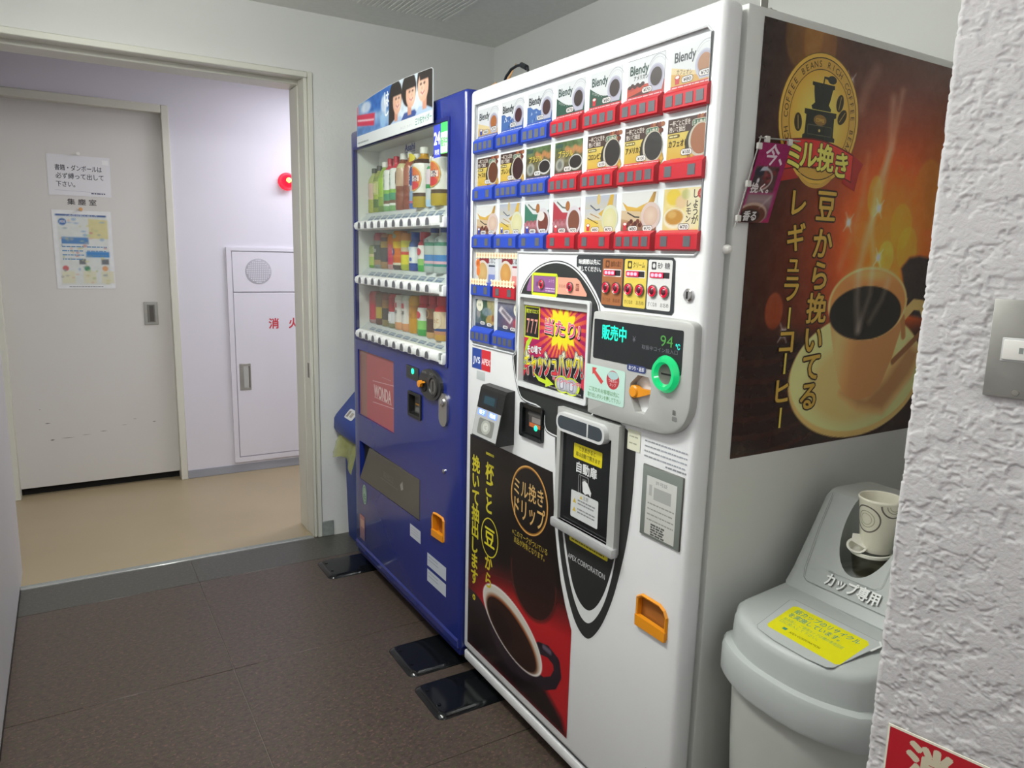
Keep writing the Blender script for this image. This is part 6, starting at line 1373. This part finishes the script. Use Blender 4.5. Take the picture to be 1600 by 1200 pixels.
# sunk label field and sticker on the sloping lid
tl = Vector((1, 0, 0.15)).normalized(); tn = Vector((-tl.z, 0, tl.x))
a = Art((0.03, 0, 0.668), U=(0, -1, 0), V=tl, N=tn, lift=0.0012)
fp_ = [(1.088, 0.158), (1.082, 0.15), (1.098, 0.035), (1.106, 0.027), (1.15, 0.019), (1.22, 0.018), (1.258, 0.024), (1.266, 0.032), (1.280, 0.146), (1.272, 0.156)]
a.poly(fp_, '#b9bebd'); a.line(fp_, 0.0012, '#8f9492', True); a.line([(1.278, 0.12), (1.281, 0.147), (1.272, 0.157)], 0.004, '#dfe2e0')  # the pale corner stroke is a highlight painted into the print
sp = [(1.108, 0.142), (1.101, 0.136), (1.108, 0.052), (1.114, 0.046), (1.262, 0.042), (1.268, 0.048), (1.266, 0.134), (1.258, 0.142)]
a.poly(sp, '#e2dc12')
a.text('紙カップのリサイクル', 1.184, 0.127, 0.0165, '#4c9484', w=0.138, bold=0.012); a.text('を実施しています。', 1.170, 0.109, 0.0165, '#4c9484', w=0.112, bold=0.012)
a.text('飲み残し、ご使用カップは横の専用回収', 1.180, 0.091, 0.010, '#7cb06c', w=0.128); a.text('口に投入して下さい。', 1.158, 0.080, 0.010, '#7cb06c', w=0.084)
a.rect(1.135, 0.060, 1.144, 0.067, '#3c8c7c'); a.text('APEX CORPORATION', 1.185, 0.061, 0.008, '#5c5c20', w=0.066)
a.build('lid_sticker', 'print_satin', bn, label='yellow recycling sticker')
# things in the chute
cu_ = thing('plastic_cup', 'clear plastic cup with white rim at the bottom of the bin chute', 'cup', (0.332, YU, 0.742))
MB().lathe([(0.030, 0.743), (0.038, 0.788), (0.0385, 0.790), (0.037, 0.790), (0.029, 0.745)], (0.332, YU, 0), 'z', 24, 0, True, True).build('cup_wall', 'clear_plastic', cu_)
MB().lathe([(0.038, 0.786), (0.0405, 0.788), (0.0405, 0.793), (0.037, 0.794), (0.036, 0.788)], (0.332, YU, 0), 'z', 24, 0, False, False).build('cup_rim', 'cup_white', cu_)
cw = thing('paper_cup', 'cream paper cup with grey circle pattern standing in the grey recycling bin', 'cup', (0.338, YU - 0.006, 0.795))
def cup_mesh():
    prof = [(0.0285, 0.795), (0.0295, 0.797), (0.0405, 0.900), (0.0422, 0.902), (0.0428, 0.905), (0.0415, 0.9075), (0.0398, 0.906), (0.0392, 0.900), (0.0285, 0.803), (0.001, 0.803)]
    return MB().lathe(prof, (0.338, YU - 0.006, 0), 'z', 40, 0, True, False)
cup_mesh().build('cup_wall', 'cup_paper', cw)
def cup_print():
    v, f, c_ = [], [], []
    def on(an_, z, k=0.0004): 
        r_ = 0.0295 + (0.0405 - 0.0295) * (z - 0.797) / 0.103 + k; return (0.338 + r_ * math.cos(an_), YU - 0.006 + r_ * math.sin(an_), z)
    def arc(ac, zc, ra, wd, col, t0, t1, k):
        n = 30; b = len(v)
        for i in range(n + 1):
            t_ = R(t0 + (t1 - t0) * i / n)
            for q in (ra - wd, ra + wd): v.append(on(ac + q / 0.036 * math.cos(t_), min(0.8995, zc + q * math.sin(t_)), k)); c_.append(lin(col))
        for i in range(n): f.append((b + 2 * i, b + 2 * i + 1, b + 2 * i + 3, b + 2 * i + 2))
    for ac, zc, ra in ((R(172), 0.866, 0.027), (R(252), 0.900, 0.024), (R(330), 0.87, 0.027), (R(80), 0.89, 0.026)):
        t0, t1 = (180, 360) if zc > 0.895 else (-180, 180)
        arc(ac, zc, ra, 0.0014, '#6a655c', t0, t1, 0.0004); arc(ac, zc, ra * 0.62, 0.0007, '#a8a590', t0, t1, 0.0005); arc(ac, zc, ra * 0.42, 0.0006, '#b8b49c', t0, t1, 0.0006)
    arc(R(220), 0.8, 0.0, 0.0, '#b8b4a0', 0, 1, 0.0003)
    me = bpy.data.meshes.new('p'); o_ = ORG[cw.name]; me.from_pydata([tuple(Vector(q) - o_) for q in v], [], f); ca = me.color_attributes.new('Col', 'FLOAT_COLOR', 'POINT')
    ca.data.foreach_set('color', np.column_stack((np.array(c_), np.ones(len(c_)))).astype(np.float32).ravel()); me.materials.append(M['print_matte']); me.update()
    o = bpy.data.objects.new('cup_print', me); COL.objects.link(o); o.parent = cw; ORG[o.name] = o_
cup_print()
po = thing('creamer_pod', 'small opened white coffee creamer pod leaning in the bin chute below the paper cup', 'pod', (0.306, YU + 0.014, 0.80))
mt = Matrix.Translation(Vector((0.304, YU + 0.014, 0.800))) @ Matrix.Rotation(R(-28), 4, 'Y') @ Matrix.Rotation(R(15), 4, 'X')
MB().lathe([(0.011, -0.012), (0.0155, 0.004), (0.0195, 0.005), (0.0195, 0.0062), (0.0150, 0.0055), (0.0105, -0.0105), (0.001, -0.0105)], (0, 0, 0), 'z', 20, 0, True, False).xf(mt).build('pod_cup', 'cup_white', po)
MB().add([(0.002, -0.018, 0.0065), (0.018, -0.010, 0.007), (0.021, 0.006, 0.017), (0.010, 0.016, 0.022), (-0.004, 0.010, 0.017), (0.0, -0.004, 0.010)], [(0, 1, 2, 3, 4, 5)]).add([(0.002, -0.018, 0.0069), (0.018, -0.010, 0.0074), (0.021, 0.006, 0.0174), (0.010, 0.016, 0.0224), (-0.004, 0.010, 0.0174), (0.0, -0.004, 0.0104)], [(5, 4, 3, 2, 1, 0)]).xf(mt).build('pod_lid', 'cup_white', po)

# blue recycling bin behind the blue machine, with a yellow bag
rb_ = thing('recycling_bin', 'dark blue bottle bin with hooded lid squeezed between blue machine and wall', 'bin', (0.2, 1.19, 0.0))
y0, y1 = 1.035, 1.345
rg_ = [[(x, y, z) for x, y in rrect(0.062 - k, 0.40, y0 + 0.06 - k, y1 - 0.02 + k, 0.02, 4)] for k, z in ((0.0, 0.0), (0.004, 0.01), (0.014, 0.50), (0.014, 0.53))]
MB().loft(rg_, 0, True).build('bin_body', 'blue_plastic', rb_)
lp = [(0.010, 0.525), (0.0, 0.545), (0.002, 0.590), (0.012, 0.608), (0.105, 0.712), (0.125, 0.722), (0.40, 0.722), (0.41, 0.525), (0.05, 0.49)]
rings = []
for yy, ins in ((y0, 0.012), (y0 + 0.006, 0.003), (y0 + 0.014, 0.0), (y1 - 0.014, 0.0), (y1 - 0.006, 0.003), (y1, 0.012)):
    c0 = Vector((0.2, 0.62)); rings.append([(lambda p: (p.x, yy, p.y))(Vector(q) + (c0 - Vector(q)).normalized() * ins) for q in lp])
MB().loft(rings, 0, True).build('bin_lid', 'blue_plastic', rb_)
e_ = (Vector((0.105, 0, 0.712)) - Vector((0.012, 0, 0.608))).normalized()
a = Art((0.012, 0, 0.608), U=(0, -1, 0), V=e_, N=(-e_.z, 0, e_.x), lift=0.0008); a.rr(-1.235, 0.008, -1.13, 0.058, 0.012, '#d4d6d6'); a.poly([(-1.222, 0.016), (-1.198, 0.016), (-1.20, 0.05), (-1.222, 0.046)], '#8c8478'); a.rect(-1.185, 0.02, -1.155, 0.044, '#a89c90'); a.build('lid_sticker', 'print_satin', rb_, label='small white sticker')
bgm = bmesh.new(); nu, nv = 26, 10; rr_ = random.Random(4); grid = []
pl_ = rrect(-0.012, 0.30, y0 + 0.02, y1 - 0.008, 0.03, 4); pp = []
for i in range(nu):
    q = i / (nu - 1); yy = (y0 + 0.012) + (y1 - y0 - 0.024) * q; row = []
    for j in range(nv):
        s_ = j / (nv - 1); out = 0.010 + 0.052 * s_ ** 0.7 * (0.75 + 0.25 * math.sin(q * 8 + 1)) - 0.02 * max(0, s_ - 0.75) + 0.005 * rr_.random()
        row.append(bgm.verts.new((0.044 - out, yy, 0.515 - 0.125 * s_ * (0.85 + 0.15 * math.sin(q * 5 + 2)) + 0.004 * rr_.random())))
    grid.append(row)
for i in range(nu - 1):
    for j in range(nv - 1): bgm.faces.new((grid[i][j], grid[i + 1][j], grid[i + 1][j + 1], grid[i][j + 1]))
bmesh.ops.solidify(bgm, geom=bgm.faces[:], thickness=0.0015)
MB().bm(bgm, 0, True).build('bin_bag', 'bag_yellow', rb_, label='rumpled translucent yellow bag hanging out under the lid')

# small banner hung on the side of the white machine
th_ = R(-13.5); yb = -W - 0.012
ur = Vector((math.cos(R(-2)), 0, math.sin(R(2) * 0 + R(2)))); dn = Vector((-0.30, 0, -0.955)).normalized()
def BP(u, v, d=0.0): p = Vector((0.1095, yb - d, 1.5905)) + ur * u + dn * v; return p
bnr = thing('banner', 'small magenta hanging banner with coffee pictures on the side of the white machine', 'banner', (0.14, yb, 1.44))
wB, hB = 0.084, 0.158
sk = (dn.x, dn.z)
MB().add([tuple(BP(u, v, d)) for d in (0.0, -0.0012) for u, v in ((0, 0), (wB, 0), (wB, hB), (0, hB))], [(0, 1, 2, 3), (7, 6, 5, 4), (0, 4, 5, 1), (1, 5, 6, 2), (2, 6, 7, 3), (3, 7, 4, 0)]).build('banner_cloth', 'magenta_cloth', bnr)
a = Art(BP(0, hB, 0), U=ur, V=-dn, N=(0, -1, 0), lift=0.0006)
rs = Ras(0, 0, 0.090, hB, 46, 80, '#a01a60')
rs.mix('#c43c5c', np.clip((0.02 - rs.V) / 0.02, 0, 1) * 0.4)
rs.poly([(0.005, 0.060), (0.076, 0.060), (0.076, 0.112), (0.005, 0.112)], '#5c3c3c'); rs.noise(0.06, 2, 3)
for k in range(14): r_ = random.Random(k); rs.ell(0.03 + r_.random() * 0.042, 0.066 + r_.random() * 0.042, 0.006, 0.004, ['#7c2c30', '#8c4440', '#4c2424'][k % 3])
rs.stroke([(0.02 + 0.042 * math.sin(t_), 0.086 + 0.024 * math.cos(t_)) for t_ in np.linspace(0.2, 2.8, 12)], 0.004, '#c8b8b4'); rs.ell(0.02, 0.100, 0.014, 0.010, '#2c2c38'); rs.poly([(0.02, 0.102), (0.046, 0.104), (0.038, 0.112), (0.024, 0.109)], '#c4c8d4'); rs.ell(0.018, 0.082, 0.012, 0.012, '#3c3038'); rs.ell(0.022, 0.083, 0.004, 0.005, '#e0dcdc')
rs.poly([(0.005, 0.008), (0.080, 0.008), (0.080, 0.056), (0.005, 0.056)], '#7c5c60'); rs.poly([(0.005, 0.036), (0.080, 0.036), (0.080, 0.056), (0.005, 0.056)], '#b49ca0', 0.8, 0.02)
rs.ell(0.032, 0.016, 0.044, 0.024, '#c8a898'); rs.ell(0.032, 0.014, 0.041, 0.020, '#6c3c2c'); rs.ell(0.026, 0.013, 0.03, 0.014, '#34201c'); rs.stroke([(0.05, 0.03), (0.074, 0.052)], 0.004, '#d8c8c8', 0.5, 0.006)
rs.u1 = wB; a.raster(rs)
a.text('今、', 0.047, 0.134, 0.044, '#f0dce8', w=0.052, bold=0.02); a.text('挽く。', 0.032, 0.068, 0.021, '#ece4e4', w=0.050, bold=0.03); a.text('香る', 0.026, 0.013, 0.021, '#e8e4e4', w=0.036, bold=0.03)
a.build('banner_print', 'print_matte', bnr)
MB().tube([BP(-0.012, -0.008, 0.002), BP(wB + 0.022, -0.008, 0.002)], 0.0014, 6).tube([BP(-0.006, -0.012, 0.0), BP(-0.006, hB + 0.01, 0.0)], 0.0014, 6).build('banner_rod', 'steel', bnr)
cl = MB()
for u, v in ((0.012, -0.006), (0.078, -0.004), (-0.004, 0.008), (-0.004, 0.082), (-0.004, 0.150)):
    p = BP(u, v, 0.001); cl.rbox(p.x - 0.006, p.x + 0.006, p.y - 0.003, p.y + 0.003, p.z - 0.006, p.z + 0.006, 0.001, 1)
cl.build('banner_clip', 'cap_white', bnr, kind='stuff')
MB().tube([BP(wB + 0.02, -0.008, 0.002), BP(wB + 0.02, -0.008, -0.0075)], 0.0016, 6).build('banner_hook', 'steel', bnr)

# on top of the blue machine, just showing over the white one
ob = thing('paper_scrap', 'torn strips of tan wrapping paper sticking up on top of the blue machine', 'paper', (0.25, 0.28, 1.836))
for pts in (((0.300, 0.0), (0.330, 0.0), (0.282, 0.085), (0.236, 0.118), (0.205, 0.152), (0.232, 0.098), (0.262, 0.05)), ((0.262, 0.0), (0.300, 0.0), (0.265, 0.07), (0.225, 0.122), (0.240, 0.075)), ((0.330, 0.0), (0.385, 0.0), (0.352, 0.108), (0.318, 0.112), (0.300, 0.06))):
    MB().prism([(q[0], 1.8365 + q[1]) for q in pts], lambda y_, z_, d: (d + (z_ - 1.83) * 0.2, y_, z_), 0.245, 0.2465).build('paper_strip', 'paper_orange', ob)
cb = thing('cable', 'black power cable looping up on top of the blue machine beside the tan paper', 'cable', (0.25, 0.16, 1.836))
MB().tube([(0.25, 0.262, 1.8405), (0.25, 0.256, 1.88), (0.25, 0.245, 1.915), (0.25, 0.222, 1.945), (0.25, 0.19, 1.962), (0.25, 0.155, 1.966), (0.25, 0.12, 1.962), (0.25, 0.09, 1.945), (0.25, 0.07, 1.90), (0.25, 0.062, 1.8405)], 0.0045, 8).build('cable_loop', 'cable_black', cb)
MB().tube([(0.25, 0.128, 1.9635), (0.25, 0.096, 1.949)], 0.0085, 8).build('cable_tie', 'cable_black', cb)
kn = thing('machine_bolt', 'small black knob on the far top corner of the white machine', 'bolt', (0.05, -0.02, 1.831))
MB().lathe([(0.012, 1.8325), (0.012, 1.846), (0.008, 1.850), (0.001, 1.850)], (0.09, -0.022, 0), 'z', 12).build('knob', 'black_plastic', kn)

# corridor: alarm lamp, hydrant cabinet, door notices
al = thing('alarm_lamp', 'glowing red dome alarm lamp on the corridor wall', 'lamp', (0.144, YC, 1.770))
MB().lathe([(0.052, -0.0005), (0.052, -0.012), (0.047, -0.018)], (0.144, YC, 1.770), 'y', 28).build('lamp_base', 'lamp_red', al)
MB().lathe([(0.047, -0.014), (0.046, -0.028), (0.039, -0.046), (0.026, -0.058), (0.010, -0.064), (0.001, -0.065)], (0.144, YC, 1.770), 'y', 28, 0, False, False).build('lamp_dome', 'lamp_red', al)
MB().lathe([(0.016, -0.058), (0.013, -0.066), (0.006, -0.069), (0.001, -0.0695)], (0.142, YC, 1.774), 'y', 16, 0, False, False).build('lamp_bulb', 'lamp_core', al)
hc = thing('hydrant_cabinet', 'white fire hydrant cabinet with speaker grille and red lettering in the corridor wall', 'cabinet', (0.16, YC, 0.72))
o_ = [(-0.222, 0.067), (0.542, 0.067), (0.542, 1.373), (-0.222, 1.373)]; i_ = [(-0.194, 0.097), (0.514, 0.097), (0.514, 1.354), (-0.194, 1.354)]; n = 4
hm = MB(); hm.add([S(p[0], p[1], YC - 0.0005) for p in o_] + [S(p[0], p[1], YC - 0.016) for p in o_] + [S(p[0], p[1], YC - 0.016) for p in i_] + [S(p[0], p[1], YC - 0.002) for p in i_], [(k * n + i, k * n + (i + 1) % n, (k + 1) * n + (i + 1) % n, (k + 1) * n + i) for k in range(3) for i in range(n)])
hm.build('cabinet_frame', 'corridor_paint', hc)
pu_ = MB().rbox(-0.190, 0.510, YC - 0.013, YC - 0.002, 1.112, 1.350, 0.002, 1).build('upper_panel', 'corridor_paint', hc)
MB().lathe([(0.076, -0.0128), (0.076, -0.0142), (0.070, -0.0150), (0.001, -0.0150)], (-0.042, YC, 1.234), 'y', 32).build('speaker_disc', 'grille_grey', pu_)
gm = MB()
for i in range(-6, 7):
    for j in range(-6, 7):
        if i * i + j * j < 38: gm.box(-0.042 + i * 0.0108 - 0.004, -0.042 + i * 0.0108 + 0.004, YC - 0.0165, YC - 0.0148, 1.234 + j * 0.0108 - 0.0035, 1.234 + j * 0.0108 + 0.0035)
gm.build('speaker_grille', 'corridor_paint', pu_, fixn=False, kind='stuff')
pd_ = MB().rbox(-0.190, 0.510, YC - 0.013, YC - 0.002, 0.101, 1.106, 0.002, 1).build('lower_door', 'corridor_paint', hc)
a = Art((0, YC - 0.013, 0), lift=0.0006, **DU)
for ch, u in zip('消火栓', (0.038, 0.159, 0.280)): a.text(ch, u, 0.918, 0.068, '#c83a48', bold=0.025, w=0.058)
a.build('door_lettering', 'print_matte', pd_)
hd = MB().rbox(-0.174, -0.108, YC - 0.0155, YC - 0.012, 0.516, 0.680, 0.001, 1, 0); hd.box(-0.150, -0.114, YC - 0.0162, YC - 0.015, 0.532, 0.664, 1); hd.box(-0.122, -0.114, YC - 0.0166, YC - 0.015, 0.532, 0.664, 2); hd.build('pull_handle', ('steel', 'grey_plastic', 'steel_dark'), pd_)

nt1 = thing('notice', 'white printed notice pinned above the poster on the sliding door', 'notice', (-0.935, 2.657, 1.72))
a = Art((0, 2.6595, 0), lift=0.0012, **DU); a.poly([(-1.079, 1.622), (-0.790, 1.622), (-0.788, 1.829), (-1.077, 1.830)], '#e6e5e8')
a.text('書籍・ダンボールは', -0.936, 1.764, 0.032, '#3c3c44', w=0.215, bold=0.012); a.text('必ず縛って出して', -0.932, 1.722, 0.032, '#3c3c44', w=0.22, bold=0.012); a.text('下さい。', -1.0, 1.680, 0.032, '#3c3c44', w=0.085, bold=0.012)
a.lines(-0.885, 1.638, -0.82, 1, 0.01, 0.006, '#4c5070', 7); a.line([(-1.05, 1.648), (-0.82, 1.643)], 0.0015, '#b8b8c8'); a.rect(-0.825, 1.79, -0.795, 1.815, '#f2f2f2'); a.build('notice_sheet', 'print_matte', nt1)
nt2 = thing('notice', 'colourful waste sorting chart pinned to the sliding door', 'notice', (-0.935, 2.657, 1.34))
rs = Ras(-1.075, 1.131, -0.800, 1.546, 60, 90, '#e4e5e6')
rs.poly([(-1.055, 1.15), (-0.82, 1.15), (-0.82, 1.525), (-1.055, 1.525)], '#d6dad6'); rs.poly([(-0.91, 1.40), (-0.82, 1.40), (-0.82, 1.50), (-0.91, 1.505)], '#d4cc94'); rs.noise(0.03, 3, 8)
rs.poly([(-1.06, 1.515), (-0.825, 1.515), (-0.825, 1.525), (-1.06, 1.525)], '#3c5c94'); rs.poly([(-1.04, 1.37), (-0.915, 1.37), (-0.915, 1.405), (-1.04, 1.405)], '#4c80b8'); rs.poly([(-0.93, 1.30), (-0.82, 1.30), (-0.82, 1.33), (-0.93, 1.33)], '#3c84c4'); rs.ell(-1.03, 1.485, 0.018, 0.018, '#3c68a8')
rs.poly([(-0.965, 1.262), (-0.935, 1.262), (-0.935, 1.29), (-0.965, 1.29)], '#6c7074'); rs.poly([(-0.86, 1.262), (-0.825, 1.262), (-0.825, 1.29), (-0.86, 1.29)], '#6c7074')
for k, (u, c_) in enumerate(((-1.03, '#c86464'), (-0.93, '#4c8c68'), (-0.845, '#d8a070'))): rs.ell(u, 1.24, 0.014, 0.014, c_); rs.poly([(u - 0.02, 1.16), (u + 0.04, 1.16), (u + 0.04, 1.225), (u - 0.02, 1.225)], '#d8d4b0', 0.7)
for k in range(60):
    r_ = random.Random(k); u, v = -1.05 + r_.random() * 0.22, 1.155 + r_.random() * 0.35; rs.ell(u, v, 0.004 + 0.008 * r_.random(), 0.003 + 0.005 * r_.random(), r_.choice(['#b8c490', '#d8b098', '#a8a8a4', '#c8c088', '#88a8c8', '#d0cc94', '#c08078', '#8c9ca0']), 0.7)
a = Art((0, 2.6595, 0), lift=0.0012, **DU); a.raster(rs)
a.text('ごみの分別と出し方', -0.94, 1.52, 0.012, '#d8e0ec', w=0.15); a.text('資源', -1.03, 1.485, 0.014, '#e0e8f4'); a.lines(-1.04, 1.355, -0.94, 4, 0.022, 0.006, '#5c8cb8', 5); a.lines(-0.925, 1.355, -0.83, 3, 0.022, 0.006, '#5c8cb8', 6); a.lines(-1.02, 1.142, -0.86, 1, 0.01, 0.004, '#8c8c90', 6)
a.build('chart_sheet', 'print_satin', nt2)
for nm, u, z, mt_, lb in (('pushpin', -0.933, 1.838, 'cap_white', 'white pushpin at the top of the white notice'), ('pushpin', -0.940, 1.553, 'paper_orange', 'brown pushpin at the top of the sorting chart')):
    t = thing(nm, lb, 'pin', (u, 2.66, z), 'pins on the sliding door')
    MB().lathe([(0.003, 0.0), (0.003, -0.004), (0.008, -0.006), (0.006, -0.010), (0.006, -0.016), (0.009, -0.018), (0.009, -0.020), (0.001, -0.021)], (u, 2.6595, z), 'y', 14).build('pin_head', mt_, t)

# pillar: switch plate and fire extinguisher sign
sw = thing('light_switch', 'brushed steel switch plate with white rocker on the stucco pillar', 'switch', PF(0.12, 1.27))
def pbox(mb, t0, t1, z0, z1, d0, d1, m=0, r=0.0):
    tmp = MB()
    if r: tmp.rbox(t0, t1, d0, d1, z0, z1, r, 2)
    else: tmp.box(t0, t1, d0, d1, z0, z1)
    mb.add([PF(v[0], v[2], v[1]) for v in tmp.v], tmp.f, m, bool(r)); return mb
pbox(MB(), 0.0845, 0.1545, 1.210, 1.330, -0.0005, 0.0055, 0, 0.0012).build('switch_plate', 'steel', sw)
k_ = pbox(MB(), 0.0985, 0.1405, 1.255, 1.284, 0.0045, 0.0068, 0, 0.0008); kk = k_.build('switch_frame', 'light_grey_plastic', sw)
pbox(MB(), 0.1005, 0.1385, 1.2575, 1.2815, 0.006, 0.0092, 0, 0.001).build('switch_rocker', 'cap_white', kk)
pbox(MB(), 0.1175, 0.122, 1.266, 1.273, 0.0085, 0.0096, 0).build('switch_mark', 'baseboard_grey', kk)
for z in (1.2175, 1.3225):
    m_ = MB()
    tmp = MB().lathe([(0.0040, 0.0055), (0.0036, 0.0068), (0.001, 0.0070)], (0.1195, 0, z), 'y', 14)
    m_.add([PF(v[0], v[2], v[1]) for v in tmp.v], tmp.f, 0, True); m_.box(0, 0, 0, 0, 0, 0) if False else None
    m_.build('plate_screw', 'screw', sw)
sg_ = thing('fire_extinguisher_sign', 'red sign with cream border and lettering low on the stucco pillar', 'sign', PF(0.13, 0.68))
pbox(MB(), 0.026, 0.266, 0.640, 0.7205, 0.0006, 0.0022).build('sign_board', 'cup_paper', sg_)
a = Art(PF(0.0, 0, 0.0022), U=-PD, V=(0, 0, 1), N=PN, lift=0.0005)
a.rect(0.0288, 0.643, 0.263, 0.7175, '#c01d2c')
for ch, u in zip('消火器', (0.0815, 0.146, 0.211)): a.text(ch, u, 0.681, 0.060, '#d8cfb4', w=0.053, bold=0.045)
a.build('sign_print', 'print_satin', sg_)
